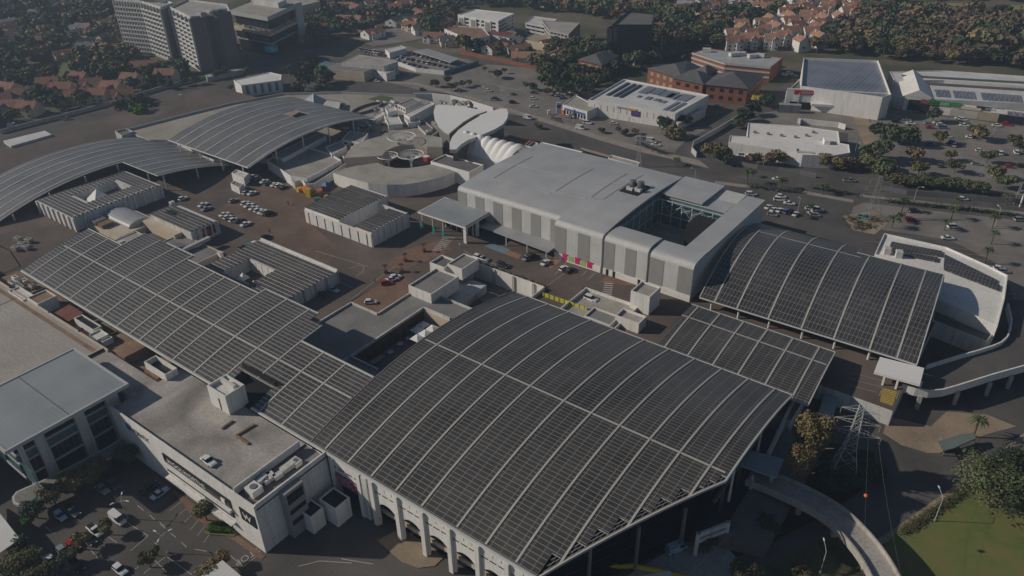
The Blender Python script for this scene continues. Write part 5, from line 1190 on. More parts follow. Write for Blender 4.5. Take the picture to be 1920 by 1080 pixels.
t = thing('gate_lodge', 'grey green corrugated guard shelter beside the lower road', 'shelter')
b = MB(); q = px([(1758, 828), (1800, 815), (1824, 812), (1830, 822), (1790, 840), (1768, 846)], 2.8); b.prism(q, 2.5, 2.9, mat('grey_green_sheet', (.16, .19, .17), .6, .1)); b.build('roof', t)
for p_ in ((1768, 852), (1795, 842), (1826, 828)):
    c = P(*p_, .5); ubox('post', t, (c[0], c[1], 1.3), (.25, .25, 2.5), 0, M['dsteel'])
b = MB(); b.wall(P(1760, 830, 0), P(1770, 850, 0), .1, 2.5, .2, M['dsteel']); b.build('wall', t)
t = thing('low_shed', 'shaded blue grey shed roof between pylon and white retaining wall', 'shed')
b = MB(); b.prism(px([(1545, 742), (1572, 748), (1555, 800), (1530, 790)], 3), .1, 3, M['fascia']); b.build('body', t); b = MB(); b.prism(px([(1545, 741), (1573, 747), (1556, 800), (1529, 790)], 3.1), 3.02, 3.15, M['sheetg']); b.build('roof', t)
t = thing('concrete_wall', 'long shaded concrete screen wall beside the dark gap of the main canopy', 'wall')
b = MB(); b.wall(P(1490, 745, 6), P(1440, 850, 6), .1, 6.2, .6, M['white2']); b.build('wall', t)
b = MB(); b.prism([(-33, 115), (-24, 118), (-24, 156), (-33, 156)], .1, 3.5, M['darkcon']); o = b.build('lower_block', t)
# ------------------------------------------------------------------ bottom left corner roofs
t = thing('white_shade_roof', 'bright white sheet roof cut by the left edge of the picture', 'roof')
q = px([(-60, 925), (0, 963), (37, 1010), (-5, 1040), (-60, 1075)], 4.5); b = MB(); b.prism(q, 4.2, 4.5, M['sheetw']); b.build('sheet', t)
for p_ in ((30, 1022), (0, 1050)): c = P(*p_, 2); ubox('post', t, (c[0], c[1], 2.1), (.2, .2, 4.2), 0, M['steel'])
t = thing('white_shade_roof', 'bright white sheet roof at the bottom edge near the road lettering', 'roof')
q = px([(372, 1100), (378, 1078), (417, 1050), (458, 1085), (470, 1110), (420, 1150)], 4.5); b = MB(); b.prism(q, 4.2, 4.5, M['sheetw']); b.build('sheet', t)
c = P(420, 1085, 2); ubox('post', t, (c[0], c[1], 2.1), (.2, .2, 4.2), 0, M['steel'])
t = thing('white_shade_roof', 'pale roof corner at the bottom edge below the slanting canopy', 'roof')
q = px([(1190, 1082), (1255, 1070), (1275, 1100), (1200, 1120)], 4.5); b = MB(); b.prism(q, 4.2, 4.5, M['sheetw']); b.build('sheet', t)
t = thing('yellow_barrier', 'long yellow barrier rail under the slanting edge', 'barrier'); b = MB()
bl = [(1135, 1057), (1160, 1062), (1185, 1060), (1215, 1066), (1260, 1075), (1295, 1085)]
for A, B_ in zip(bl, bl[1:]): b.wall(P(*A, 1), P(*B_, 1), .3, 1.5, .35, mat('barrier_yellow', (.62, .46, .03), .6, .15) if A == bl[0] else bpy.data.materials['barrier_yellow'])
b.build('rail', t)
# traffic island by the parkade
poly_sheet('traffic_island', px([(707, 1015), (745, 995), (790, 1000), (830, 1048), (815, 1062), (785, 1066), (755, 1055)], 0), .22, mat('island_paving', (.30, .24, .17), .9, .15), thick=.2)
poly_sheet('planting_bed', px([(382, 1000), (392, 985), (420, 980), (447, 1002), (438, 1007), (390, 1003)], 0), .3, M['lawn'])
poly_sheet('forecourt_paving', px([(300, 900), (440, 1000), (498, 1043), (490, 1050), (440, 1015), (360, 970), (340, 940)], 0), .12, M['brickpave'])

# ------------------------------------------------------------------ buildings across the road
def hip(mb, q, z0, h, m, over=.5):
    """hipped roof over a four cornered plan"""
    q = inset(q, -over); e = [(Vector(q[(i+1) % 4])-Vector(q[i])).length for i in range(4)]
    i0 = 0 if e[0] <= e[1] else 1
    q = q[i0:]+q[:i0]; w_ = min(e[0], e[1])
    m0, m1 = (Vector(q[0])+Vector(q[1]))/2, (Vector(q[2])+Vector(q[3]))/2; d = (m1-m0).normalized(); L = (m1-m0).length; k = min(w_/2, L*.45)
    r0, r1 = m0+d*k, m1-d*k
    mb.add([(*p, z0) for p in q]+[(*r0, z0+h), (*r1, z0+h)], [(0, 1, 4), (1, 2, 5, 4), (2, 3, 5), (3, 0, 4, 5), (3, 2, 1, 0)], m)
def shopfront(t, a, b, z0, z1, n, m='glass', wf=.8, hf=.9): wins(t, a, b, z0, z1, 1, n, M[m], wf, hf, name='shop_window')
# solar roofed warehouse
whr = [(1170, 148), (1329, 178), (1266, 213), (1103, 187)]
t = pb('solar_warehouse', 'white warehouse with curved rows of panels on its roof, across the road', whr, 8, .1, 'white', 'sheetw', .7)
q = px(whr, 7.6); a, b_, c, d = [Vector(v) for v in (q[0], q[1], q[2], q[3])]
def onroof(s, r_): return (a.lerp(b_, s)).lerp(d.lerp(c, s), r_)
def roofpanel(t, f, s0, s1, r0, r1, z, m, h=.25, name='solar_panels'):
    mb_ = MB(); mb_.prism([tuple(f(s0, r0)), tuple(f(s1, r0)), tuple(f(s1, r1)), tuple(f(s0, r1))], z, z+h, m); return mb_.build(name, t)
for s0 in (.09, .17, .24): roofpanel(t, onroof, s0, s0+.035, .12, .72, 7.3, M['glass'], .5, 'skylight')
for s0, s1, r0, r1 in ((.34, .44, .1, .42), (.46, .56, .1, .38), (.58, .72, .12, .4), (.76, .9, .14, .45), (.5, .56, .5, .62), (.6, .66, .52, .62), (.68, .74, .55, .65), (.66, .78, .2, .42), (.83, .87, .5, .92), (.90, .94, .5, .92), (.4, .44, .52, .6)):
    roofpanel(t, onroof, s0, s1, r0, r1, 7.35, M['pvblue'])
f0, f1 = px(whr, 8)[3], px(whr, 8)[2]
wins(t, f0, f1, 3.2, 6.8, 1, 12, M['dsteel'], .08, .8, name='wall_fin')
pseudo(t, (f0[0]*.66+f1[0]*.34, f0[1]*.66+f1[1]*.34), (f0[0]*.5+f1[0]*.5, f0[1]*.5+f1[1]*.5), 6.6, .9, 9, M['dsteel'])
ubox('sign_board', t, (f0[0]*.44+f1[0]*.56, f0[1]*.44+f1[1]*.56-.2, 4.8), (4.5, .4, 2.6), math.atan2(f1[1]-f0[1], f1[0]-f0[0]), M['purple'])
ubox('sign_board', t, (f0[0]*.48+f1[0]*.52, f0[1]*.48+f1[1]*.52-.2, 6.7), (5, .4, .9), math.atan2(f1[1]-f0[1], f1[0]-f0[0]), M['yellow'])
t = pb('forecourt_shop', 'white and blue flat roofed shop in front of the solar warehouse', [(1055, 196), (1080, 178), (1121, 200), (1101, 209)], 5, .1, 'white', 'flatroof', .3)
q = px([(1055, 196), (1101, 209)], 5); ubox('blue_band', t, ((q[0][0]+q[1][0])/2, (q[0][1]+q[1][1])/2-.1, 3.2), (14, .3, .9), math.atan2(q[1][1]-q[0][1], q[1][0]-q[0][0]), M['blue'])
wins(t, q[0], q[1], .4, 2.6, 1, 8, M['glass'], .7, .9, name='shop_window')
t = pb('lean_to_roof', 'long white lean to roof on the shaded side of the solar warehouse', [(1268, 228), (1320, 202), (1324, 205), (1272, 232)], 4, .1, 'steel', 'sheetw', 0, cat='roof')
# white flat roofed showroom
sq = [(1403, 230), (1500, 236), (1572, 246), (1575, 268), (1592, 271), (1594, 286), (1560, 292), (1505, 290), (1475, 283), (1366, 266), (1369, 254), (1401, 256)]
t = pb('showroom', 'white flat roofed showroom with small roof vents between orange trees', sq, 6, .1, 'white', 'white', .35)
for x, y in ((1415, 249), (1440, 252), (1465, 255), (1491, 258), (1512, 255), (1525, 249)):
    c = P(x, y, 5.7); ubox('roof_vent', t, (c[0], c[1], 6.1), (1.2, 1.2, .9), 0, M['dsteel'])
c = P(1549, 268, 5.7); ubox('plant_box', t, (c[0], c[1], 6.6), (2.5, 4.5, 2), R(25), M['bright'])
q = px([(1395, 276), (1472, 290)], 3); wins(t, (q[0][0], q[0][1]), (q[1][0], q[1][1]), .3, 3.6, 1, 7, M['glass'], .8, .9, name='shop_window')
q = px([(1476, 296), (1556, 304)], 2); wins(t, q[0], q[1], .2, 4.8, 1, 8, M['glass'], .8, .9, name='shop_window')
t = thing('showroom_porch', 'white framed entrance porch with blue tower at the showroom front', 'porch'); c = P(1507, 297, 3)
ubox('frame', t, (c[0], c[1], 3.2), (7, 1.2, 6), R(26), M['white2']); ubox('opening', t, (c[0]+.2, c[1]-.6, 2.6), (4.6, .4, 4.4), R(26), M['glass']); ubox('pillar', t, (c[0]-3, c[1]-.8, 3.5), (1, 1, 7), R(26), M['bglass'])
t = thing('yard_wall', 'low white wall and screens behind the showroom', 'wall')
for A, B_ in (((1495, 228), (1572, 236)), ((1572, 236), (1585, 240)), ((1500, 232), (1500, 228))): 
    b = MB(); b.wall(P(*A, 1), P(*B_, 1), .1, 2.8, .4, M['white']); b.build('wall', t)
t = thing('curved_boundary_wall', 'curved pale boundary wall at the road bend before the showroom', 'wall')
wl = [(1392, 215), (1370, 230), (1340, 248), (1315, 262), (1300, 270), (1297, 282), (1306, 292)]
for A, B_ in zip(wl, wl[1:]): b = MB(); b.wall(P(*A, 1), P(*B_, 1), .1, 2.6, .4, M['fascia']); b.build('wall', t)
t = thing('boundary_fence', 'dark palisade fence along the verge below the orange trees', 'fence')
wl = [(1340, 300), (1380, 306), (1420, 314), (1460, 318), (1500, 324), (1530, 330)]
for A, B_ in zip(wl, wl[1:]): b = MB(); b.wall(P(*A, 1), P(*B_, 1), .1, 2.2, .15, M['dsteel']); b.build('palisade', t)
t = thing('boundary_fence', 'dark palisade fence along the verge below the long car park hedge', 'fence')
wl = [(1650, 352), (1700, 362), (1760, 366), (1830, 372), (1930, 380)]
for A, B_ in zip(wl, wl[1:]): b = MB(); b.wall(P(*A, 1), P(*B_, 1), .1, 2.2, .15, M['dsteel']); b.build('palisade', t)
# big box store with blue roof
sh = [(1502, 161), (1507, 108), (1647, 113), (1671, 177), (1655, 182)]
t = pb('big_box_store', 'big white box store with a blue grey striped roof and red sign', sh, 12, .1, 'white', 'pvblue', 1.4)
q = px([(1476, 168), (1502, 162), (1671, 178)], 10); A, B_ = Vector(q[0]), Vector(q[2]); dd = math.atan2(B_.y-A.y, B_.x-A.x)
t2 = pb('corner_annexe', 'lower stepped side of the white box store with roof plant', [(1474, 172), (1500, 148), (1504, 166), (1500, 174)], 9, .1, 'white', 'darkcon', .8)
def onfront(s, off=.0): n = Vector((math.sin(dd), -math.cos(dd))); p_ = A.lerp(B_, s)+n*off; return p_
f = MB(); f.wall(tuple(onfront(0, .4)), tuple(onfront(1, .4)), .1, 10.9, .8, M['white']); f.build('front_wall', t)
for s, z, w_, h, m, nm in ((.20, 9.2, 13, 2.2, 'red', 'sign_board'), (.66, 9.4, 9.5, 2., 'dsteel', 'sign_board'), (.36, 6.4, 7.5, 3.6, 'tan', 'panel'), (.50, 6.4, 4.5, 3.8, 'tan', 'panel'), (.70, 4.6, 6.2, 6.4, 'tan', 'panel'),
                          (.09, 2.2, 4.6, 4, 'dark', 'loading_bay'), (.22, 2.2, 7.5, 3.8, 'dark', 'loading_bay'), (.40, 2, 16, 3.2, 'dark', 'loading_bay'), (.93, 4, 9, 5, 'bglass', 'glazing'), (.93, 8.6, 8, 1.8, 'white2', 'sign_board')):
    p_ = onfront(s, .9); ubox(nm, t, (p_.x, p_.y, z), (w_, .3, h), dd, M[m])
pseudo(t, tuple(onfront(.14, 1.0)), tuple(onfront(.26, 1.0)), 9.2, 1.2, 11, M['bright']); pseudo(t, tuple(onfront(.62, 1.0)), tuple(onfront(.70, 1.0)), 9.4, 1.1, 7, M['bright']); pseudo(t, tuple(onfront(.90, 1.0)), tuple(onfront(.97, 1.0)), 8.6, 1.1, 6, M['red'])
pseudo(t, tuple(onfront(.8, 1.0)), tuple(onfront(.84, 1.0)), 8.6, 1.5, 2, M['dsteel'])
p_ = onfront(.42, 2.2); ubox('loading_canopy', t, (p_.x, p_.y, 4.0), (17, 4.5, 1.2), dd, M['white'])
t = thing('grey_container', 'grey corrugated container stack left of the loading bays', 'container'); c = P(1480, 205, 1.5)
for k in range(2): ubox('body', t, (c[0], c[1], 2.1+k*.01), (11, 3, 4.2), dd, M['sheetg'])
# strip mall to the right
st = [(1672, 132), (1760, 132), (1960, 148), (1960, 222), (1885, 212), (1820, 206), (1745, 195), (1690, 190)]
t = pb('retail_strip', 'long white retail strip with striped roofs behind the right hand car park', [(1668, 134), (1768, 132), (1970, 146), (1970, 165), (1770, 150), (1700, 150), (1676, 148)], 9, .1, 'white', 'sheetw', .4)
b = MB(); b.prism(px([(1676, 150), (1970, 168), (1970, 196), (1760, 186), (1690, 180)], 7), .1, 7, M['white'], top=M['white2']); b.build('front_block', t)
b = MB(); b.wall(P(1690, 142, 9), P(1970, 158, 9), 9, 9.5, 1.2, M['darkcon']); b.build('vent_band', t); b = MB(); b.wall(P(1735, 155, 8), P(1970, 170, 8), 7, 8.1, 1.4, M['darkcon']); b.build('vent_band', t)
for (x0, x1) in ((1752, 1780), (1786, 1828), (1838, 1915)):
    n = int((x1-x0)/7)
    for i in range(n):
        x = x0+i*7; b = MB(); b.prism(px([(x, 168+(x-1752)*.07), (x+5.4, 168.5+(x-1752)*.07), (x+9.4, 182+(x-1752)*.07), (x+4, 181.5+(x-1752)*.07)], 7), 7.02, 7.25, M['pvblue']); b.build('solar_panels', t)
q = px([(1738, 191), (1920, 213)], 6); A2, B2 = Vector(q[0]), Vector(q[1]); d2 = math.atan2(B2.y-A2.y, B2.x-A2.x)
b = MB(); b.wall(tuple(A2), tuple(B2+(B2-A2)*.3), .1, 6.8, .6, M['white']); b.build('front_wall', t)
n2 = Vector((math.sin(d2), -math.cos(d2)))
for s, z, w_, h, m in ((.04, 6.2, 9, 2.0, 'copper'), (.19, 6.3, 15, 2.4, 'green'), (.42, 5.6, 13, 1.4, 'cream'), (.66, 6.4, 12, 1.5, 'black'), (.93, 5.9, 22, 2.2, 'bright'), (.04, 2.6, 8, 4.6, 'dark'), (.20, 2.5, 13, 3.6, 'white2'), (.42, 2.4, 13, 3.4, 'concrete'), (.66, 2.6, 9, 4.0, 'tan'), (.90, 2.4, 11, 3.6, 'dark')):
    p_ = A2.lerp(B2, s)+n2*.6; ubox('shopfront', t, (p_.x, p_.y, z), (w_, .5, h), d2, M[m])
for s0, s1, z, h, n, m in ((.14, .24, 6.3, 1.3, 8, 'bright'), (.61, .71, 6.4, .8, 9, 'bright'), (.83, 1.0, 5.9, 1.7, 10, 'purple'), (.01, .07, 6.2, 1, 5, 'red')):
    p0, p1 = A2.lerp(B2, s0)+n2*.9, A2.lerp(B2, s1)+n2*.9; pseudo(t, tuple(p0), tuple(p1), z, h, n, M[m])
# gabled portal
t = thing('gabled_portal', 'tall gabled white entrance hall between box store and retail strip', 'building')
p0, p1 = Vector(P(1690, 207, 0)), Vector(P(1738, 211, 0)); d_ = (p1-p0).normalized(); nn = Vector((-d_.y, d_.x)); L_ = (p1-p0).length; bk = 38
q = [p0, p1, p1+nn*bk, p0+nn*bk]; b = MB(); b.prism([tuple(v) for v in q], .1, 7.6, M['white']); b.build('wall', t)
r0, r1 = (q[0]+q[1])/2, (q[2]+q[3])/2; b = MB(); o_ = [v+(-d_*1.2 if i in (0, 3) else d_*1.2) for i, v in enumerate(q)]
b.add([(*o_[0], 7.4), (*o_[1], 7.4), (*o_[2], 7.4), (*o_[3], 7.4), (*r0, 11.2), (*r1, 11.2)], [(0, 4, 5, 3), (4, 1, 2, 5), (0, 1, 4), (2, 3, 5), (3, 2, 1, 0)], M['white']); b.build('roof', t)
c = (p0+p1)/2-nn*.1; ubox('glazing', t, (c.x, c.y, 3.3), (L_*.62, .4, 5.6), math.atan2(d_.y, d_.x), M['glass'])
t = pb('link_building', 'low teal fronted link between box store and gabled hall', [(1672, 178), (1676, 150), (1700, 152), (1692, 185)], 6, .1, 'white2', 'white2', .4)
# ------------------------------------------------------------------ red brick offices
def brick(label, pts, z, h, rows, bays):
    t = thing('brick_office', label, 'office building'); q = px(pts, z); A_ = sum(q[i][0]*q[(i+1) % 4][1]-q[(i+1) % 4][0]*q[i][1] for i in range(4)); q = q if A_ > 0 else q[::-1]
    b = MB(); b.prism(q, .1, z, M['brick']); b.build('wall', t); b = MB(); hip(b, q, z, h, M['slate'], .8); b.build('roof', t)
    for i in range(4):
        A__, B__ = q[i], q[(i+1) % 4]; dx, dy = B__[0]-A__[0], B__[1]-A__[1]
        nrm = (dy, -dx)
        if (A__[0]*nrm[0]+A__[1]*nrm[1]) < 0: wins(t, A__, B__, .6, z-.4, rows, max(2, int(math.hypot(dx, dy)/5*bays)), M['tan'] if i % 2 else M['glass'], .45, .5, cap=60)
    return t
brick('red brick office with hipped slate roof and orange lit bays, middle one', [(1290, 133), (1340, 142), (1318, 158), (1262, 146)][0:4], 9, 4, 2, 1)
brick('red brick office with hipped slate roof next to the yellow tree', [(1345, 138), (1430, 142), (1402, 166), (1325, 158)], 9, 4.5, 2, 1)
brick('red brick office with hipped slate roof behind the solar warehouse', [(1215, 128), (1290, 118), (1320, 130), (1280, 148)], 9, 4.5, 2, 1)
brick('red brick gatehouse block between the two slate roofed offices', [(1302, 132), (1325, 126), (1345, 132), (1325, 140)], 10.5, 3, 2, 1)
brick('small red brick office behind dark trees left of the others', [(1085, 112), (1125, 98), (1160, 104), (1128, 122)], 8, 3.5, 2, 1)
t = pb('banded_office', 'grey roofed brick office with white balcony bands behind the slate roofs', [(1298, 98), (1325, 90), (1468, 108), (1445, 126), (1360, 118)], 9, .1, 'brick', 'cinroof', .4)
for z in (2.5, 5.3, 8):
    q = px([(1298, 98), (1360, 118), (1445, 126)], 9)
    for A_, B_ in zip(q, q[1:]): b = MB(); b.wall(A_, B_, z, z+.9, .8, M['fascia']); b.build('balcony_band', t)
for x, y in ((1325, 96), (1375, 104), (1390, 103), (1410, 107), (1425, 106)): c = P(x, y, 9); ubox('roof_plant', t, (c[0], c[1], 9.8), (5, 3, 2), R(random.uniform(0, 60)), M['white2'])
# ------------------------------------------------------------------ white offices at the top
t = pb('white_office', 'white framed office block with square portals at the top of the picture', [(858, 27), (890, 17), (964, 25), (934, 39)], 13, .1, 'white', 'white', .5)
q = px([(858, 27), (934, 39), (964, 25)], 13); wins(t, q[0], q[1], 4.5, 12, 3, 7, M['glass'], .62, .55); wins(t, q[1], q[2], 3, 12.4, 4, 6, M['glass'], .8, .6, cap=60)
for s in (.1, .4, .75): p_ = Vector(q[0]).lerp(Vector(q[1]), s); ubox('portal_frame', t, (p_.x, p_.y-.3, 7.5), (5.5, .8, 9), math.atan2(q[1][1]-q[0][1], q[1][0]-q[0][0]), M['white']); ubox('portal_glass', t, (p_.x, p_.y-.8, 7.5), (3.6, .3, 7), math.atan2(q[1][1]-q[0][1], q[1][0]-q[0][0]), M['louvre'])
t = pb('white_gallery', 'white villa like block with arched windows in front of the white office', [(833, 54), (858, 48), (905, 52), (918, 66), (888, 72), (862, 66)], 8, .1, 'white', 'rustroof', .5)
q = px([(833, 54), (862, 66), (888, 72)], 8); wins(t, q[0], q[1], 1, 7, 2, 5, M['glass'], .4, .5); wins(t, q[1], q[2], 1, 7, 2, 5, M['glass'], .4, .5)
t = pb('striped_office', 'pale concrete office with slatted corner right of the white office', [(1016, 38), (1088, 42), (1066, 64), (1030, 56)], 11, .1, 'concrete', 'concrete', .5)
q = px([(1016, 38), (1030, 56), (1066, 64), (1088, 42)], 11)
wins(t, q[0], q[1], 2, 10.5, 3, 5, M['glass'], .8, .45); wins(t, q[1], q[2], 1, 10.5, 4, 5, M['glass'], .75, .45); wins(t, q[2], q[3], 1, 10.5, 4, 8, M['black'], .9, .6, cap=60)
pb('low_office', 'long pale low building in front of the slatted office', [(980, 74), (1000, 64), (1045, 68), (1035, 84)], 5, .1, 'cream', 'tan', .2)
t = pb('terrace_office', 'pale terraced office with ribbon windows left of the slatted one', [(985, 42), (1000, 30), (1045, 36), (1025, 50)], 9, .1, 'white2', 'white2', .4); q = px([(985, 42), (1025, 50)], 9); wins(t, q[0], q[1], 1, 8.5, 3, 4, M['glass'], .9, .45)
t = pb('pink_roof_house', 'low house with pink red roof before the white office', [(905, 62), (925, 56), (968, 60), (955, 72)], 6, .1, 'white2', 'copper', .2)
t = pb('grey_plaza_slab', 'bare concrete forecourt slab beside the black glass tower', [(1070, 88), (1100, 74), (1140, 78), (1135, 98)], 1, .1, 'concrete', 'concrete', 0, cat='slab')
# black glass towers right of centre
t = pb('black_glass_tower', 'black glass office tower right of the centre at the back', [(1148, 46), (1178, 20), (1228, 24), (1222, 46)], 24, .1, 'black', 'darkcon', 1.)
q = px([(1148, 46), (1222, 46)], 24); wins(t, q[0], q[1], 1, 23, 7, 7, M['glass'], .9, .75, cap=60)
t = pb('black_glass_tower', 'lower black glass block with lighter roof frames in front of the tower', [(1138, 52), (1160, 42), (1192, 50), (1180, 62)], 18, .1, 'black', 'darkcon', 1.)
t = pb('dark_pavilion', 'dark flat pavilion with white lower wall before the black glass tower', [(1162, 92), (1190, 78), (1234, 88), (1225, 99), (1190, 104)], 6, .1, 'white2', 'darkcon', .4)
# glass office block with wide white slabs, left of centre
t = thing('slab_office', 'dark glass office block with wide pale slabs and a blue screen', 'office building')
ob = px([(448, 92), (514, 106), (566, 78), (500, 66)], 0)
for z0, z1, s, m, nm in ((.1, 7.4, 1.2, 'black', 'podium_glass'), (7.4, 8.4, .4, 'concrete', 'floor_slab'), (8.4, 13.4, 1.0, 'black', 'glazing'), (13.4, 15.2, -1.2, 'cream', 'floor_slab'), (15.2, 23, 1.5, 'glass', 'glazing'), (23, 25.6, -.8, 'fascia', 'roof_slab')):
    b = MB(); b.prism(inset(ob, s), z0, z1, M[m], top=M['flatroof'] if z1 > 25 else None); b.build(nm, t)
wins(t, ob[0], ob[1], 8.8, 13, 1, 8, M['glass'], .9, .9, proud=.3); wins(t, ob[1], ob[2], 8.8, 13, 1, 8, M['glass'], .9, .9, proud=.3)
tr_ = inset(ob, 1.2)
for i in range(26):
    s = i/26; A_, B_ = (tr_[0], tr_[1]) if i < 13 else (tr_[1], tr_[2]); k = (i % 13)/13
    p_ = Vector(A_).lerp(Vector(B_), k); ubox('terrace_planter', t, (p_.x, p_.y, 15.9), (1.8, 1.4, random.uniform(.8, 2.4)), random.random(), M[random.choice(['tan', 'cream', 'dsteel'])])
c = Vector(ob[1]); ubox('blue_screen', t, (c.x-.6, c.y-.6, 5.2), (6, 6, 3.4), 0, M['cyan'])
b = MB(); p_ = Vector(ob[2]); b.prism([(p_.x-1, p_.y-3), (p_.x+2.4, p_.y-3), (p_.x+2.4, p_.y+3), (p_.x-1, p_.y+3)], .1, 26.5, M['fascia']); b.build('side_fin', t)
b = MB(); q = inset(ob, 5); b.prism([q[2], q[3], (Vector(q[3]).lerp(Vector(q[0]), .4)), (Vector(q[2]).lerp(Vector(q[1]), .4))], 25.6, 29, M['white2']); b.build('penthouse', t)
pb('long_roof_hall', 'long low hall with beige roof panels behind the slab office', [(470, 0), (540, -8), (600, 2), (560, 12)], 12, .1, 'cream', 'flatroof', .3)
# apartment towers
def tower(label, base, H, faces, top, roofm='concrete'):
    t = thing('apartment_tower', label, 'apartment tower'); q = px(base, 0); A_ = sum(q[i][0]*q[(i+1) % len(q)][1]-q[(i+1) % len(q)][0]*q[i][1] for i in range(len(q)))
    for i, (kind, cols) in faces.items():
        A, B_ = q[i], q[(i+1) % len(q)]
        dx, dy = B_[0]-A[0], B_[1]-A[1]; L = math.hypot(dx, dy); ang = math.atan2(dy, dx)
        if kind == 'grid':
            nf = 11; n_ = (dy/L, -dx/L)
            for f in range(nf):
                z = 2.2+(H-3)*f/nf
                ubox('balcony_slab', t, ((A[0]+B_[0])/2+n_[0]*.5, (A[1]+B_[1])/2+n_[1]*.5, z), (L, 1.3, .9), ang, M[top])
            wins(t, A, B_, 2.6, H-.6, nf, cols, M['glass'], .72, .5, cap=100, proud=.15)
            for c in range(cols+1): ubox('fin', t, (A[0]+dx*c/cols+n_[0]*.6, A[1]+dy*c/cols+n_[1]*.6, H/2+1), (.35, 1.4, H-2), ang, M[top])
        elif kind == 'brown':
            n_ = (dy/L, -dx/L); b = MB(); b.wall((A[0]+n_[0]*.3, A[1]+n_[1]*.3), (B_[0]+n_[0]*.3, B_[1]+n_[1]*.3), .1, H+.2, .6, M['brown']); b.build('cladding', t)
            for f in range(10): ubox('floor_joint', t, ((A[0]+B_[0])/2+n_[0]*.62, (A[1]+B_[1])/2+n_[1]*.62, 3+f*(H-3)/10), (L*.96, .1, .35), ang, M['darkcon'])
        elif kind == 'slot':
            n_ = (dy/L, -dx/L); b = MB(); b.wall((A[0]+n_[0]*.2, A[1]+n_[1]*.2), (B_[0]+n_[0]*.2, B_[1]+n_[1]*.2), .1, H-.5, .4, M['dsteel']); b.build('recess', t)
    b = MB(); b.prism(q if A_ > 0 else q[::-1], .1, H, M['white2'], top=M[roofm]); b.build('wall', t)
    r = MB(); qq = q if A_ > 0 else q[::-1]; parapet(r, inset(qq, .2), H, H+1.1, .4, M['white2']); r.build('parapet', t)
    return t, qq
t, q = tower('left apartment tower with bluish balcony grid and a sunlit side', [(240, 98), (291, 104), (326, 118), (350, 108), (318, 96), (262, 88)], 34, {0: ('grid', 10), 1: ('grid', 6), 2: ('slot', 1)}, 'white2')
for i in range(5): c = Vector(q[0]).lerp(Vector(q[3]), .2+.14*i); ubox('roof_plant', t, (c.x, c.y+3, 35.4), (4+i % 2*3, 3, 2.4), R(i*11), M[['concrete', 'white2', 'dsteel'][i % 3]])
t, q = tower('right apartment tower with narrow sunlit balconies and brown cladding', [(342, 114), (380, 137), (404, 134), (410, 126), (428, 128), (453, 124), (446, 108), (372, 96)], 33, {0: ('grid', 5), 1: ('brown', 1), 2: ('slot', 1), 3: ('slot', 1), 4: ('brown', 1)}, 'white2')
for i in range(4): c = Vector(q[1]).lerp(Vector(q[5]), .2+.18*i); ubox('roof_plant', t, (c.x, c.y+2, 34.4), (5, 3.4, 2.6), R(i*14), M[['concrete', 'white2', 'dsteel', 'bglass'][i % 4]])
pb('tower_podium', 'long shaded podium wall at the foot of the apartment towers', [(385, 140), (455, 126), (456, 130), (388, 145)], 3, .1, 'concrete', 'concrete', .2)
# left side buildings
t = pb('white_hall', 'white hall with tall grey windows beside the left road', [(438, 150), (505, 135), (528, 140), (527, 150), (452, 160)], 7, .1, 'white', 'white', .4)
q = px([(452, 160), (527, 150)], 7); wins(t, q[0], q[1], 1, 6.4, 1, 5, M['dsteel'], .4, .9)
t = thing('long_white_roof', 'long narrow white sheet roof beside the left road', 'roof'); b = MB(); b.prism(px([(6, 264), (84, 245), (97, 252), (20, 274)], 6), 4.8, 6, M['sheetw']); b.build('roof', t)
b = MB(); b.prism(inset(px([(6, 264), (84, 245), (97, 252), (20, 274)], 6), 1), .1, 4.8, M['bglass']); b.build('wall', t)
t = pb('stair_shelter', 'blue grey box shelter at the corner of the upper roof deck', [(215, 245), (236, 240), (250, 246), (228, 254)], 9, .1, 'fascia', 'darkcon', .8)
t = pb('warehouse', 'large beige roofed warehouse across the main road, back one of two', [(640, 117), (672, 102), (746, 115), (720, 124)], 8, .1, 'white2', 'flatroof', .2)
q = px([(640, 117), (720, 124)], 8); wins(t, q[0], q[1], 3, 6.5, 1, 8, M['dsteel'], .5, .4)
pb('warehouse', 'beige roofed warehouse across the main road, front one of two', [(600, 128), (630, 118), (702, 127), (682, 135)], 6, .1, 'cream', 'greyroof', .2)
pb('warehouse', 'small white warehouse annexe at the right end of the pair', [(700, 130), (740, 126), (740, 133), (724, 137)], 5, .1, 'white', 'white2', .2)
pb('green_shed', 'dull green roofed shed left of the two warehouses', [(585, 124), (610, 114), (628, 118), (608, 130)], 4.5, .1, 'darkcon', 'bglass', .1, cat='shed')
t = pb('carport_row', 'long grey car port roof over parked cars in the dealer yard', [(775, 95), (800, 91), (862, 110), (845, 117)], 3, 2.6, 'steel', 'sheetg', 0, cat='carport')
for x, y in ((785, 98), (810, 105), (838, 113)): c = P(x, y, 1.5); ubox('post', t, (c[0], c[1], 1.3), (.3, .3, 2.6), 0, M['dsteel'])
pb('white_container', 'white flat roofed office box in the dealer yard', [(722, 92), (752, 85), (762, 90), (730, 99)], 4, .1, 'white', 'white2', .2, cat='office box')
t = thing('dealer_wall', 'white and teal boundary wall around the dealer yard', 'wall')
for A_, B_, m in (((745, 120), (780, 132), 'white'), ((780, 132), (833, 138), 'white'), ((833, 138), (897, 118), 'bglass')): b = MB(); b.wall(P(*A_, 1), P(*B_, 1), .1, 2.6, .5, M[m]); b.build('wall', t)
t = thing('brick_boundary_wall', 'long red brick boundary wall behind the top car park', 'wall')
for A_, B_ in zip([(860, 98), (900, 106), (940, 114), (985, 124)], [(900, 106), (940, 114), (985, 124), (1020, 130)]): b = MB(); b.wall(P(*A_, 1), P(*B_, 1), .1, 2.6, .5, M['brick']); b.build('wall', t)
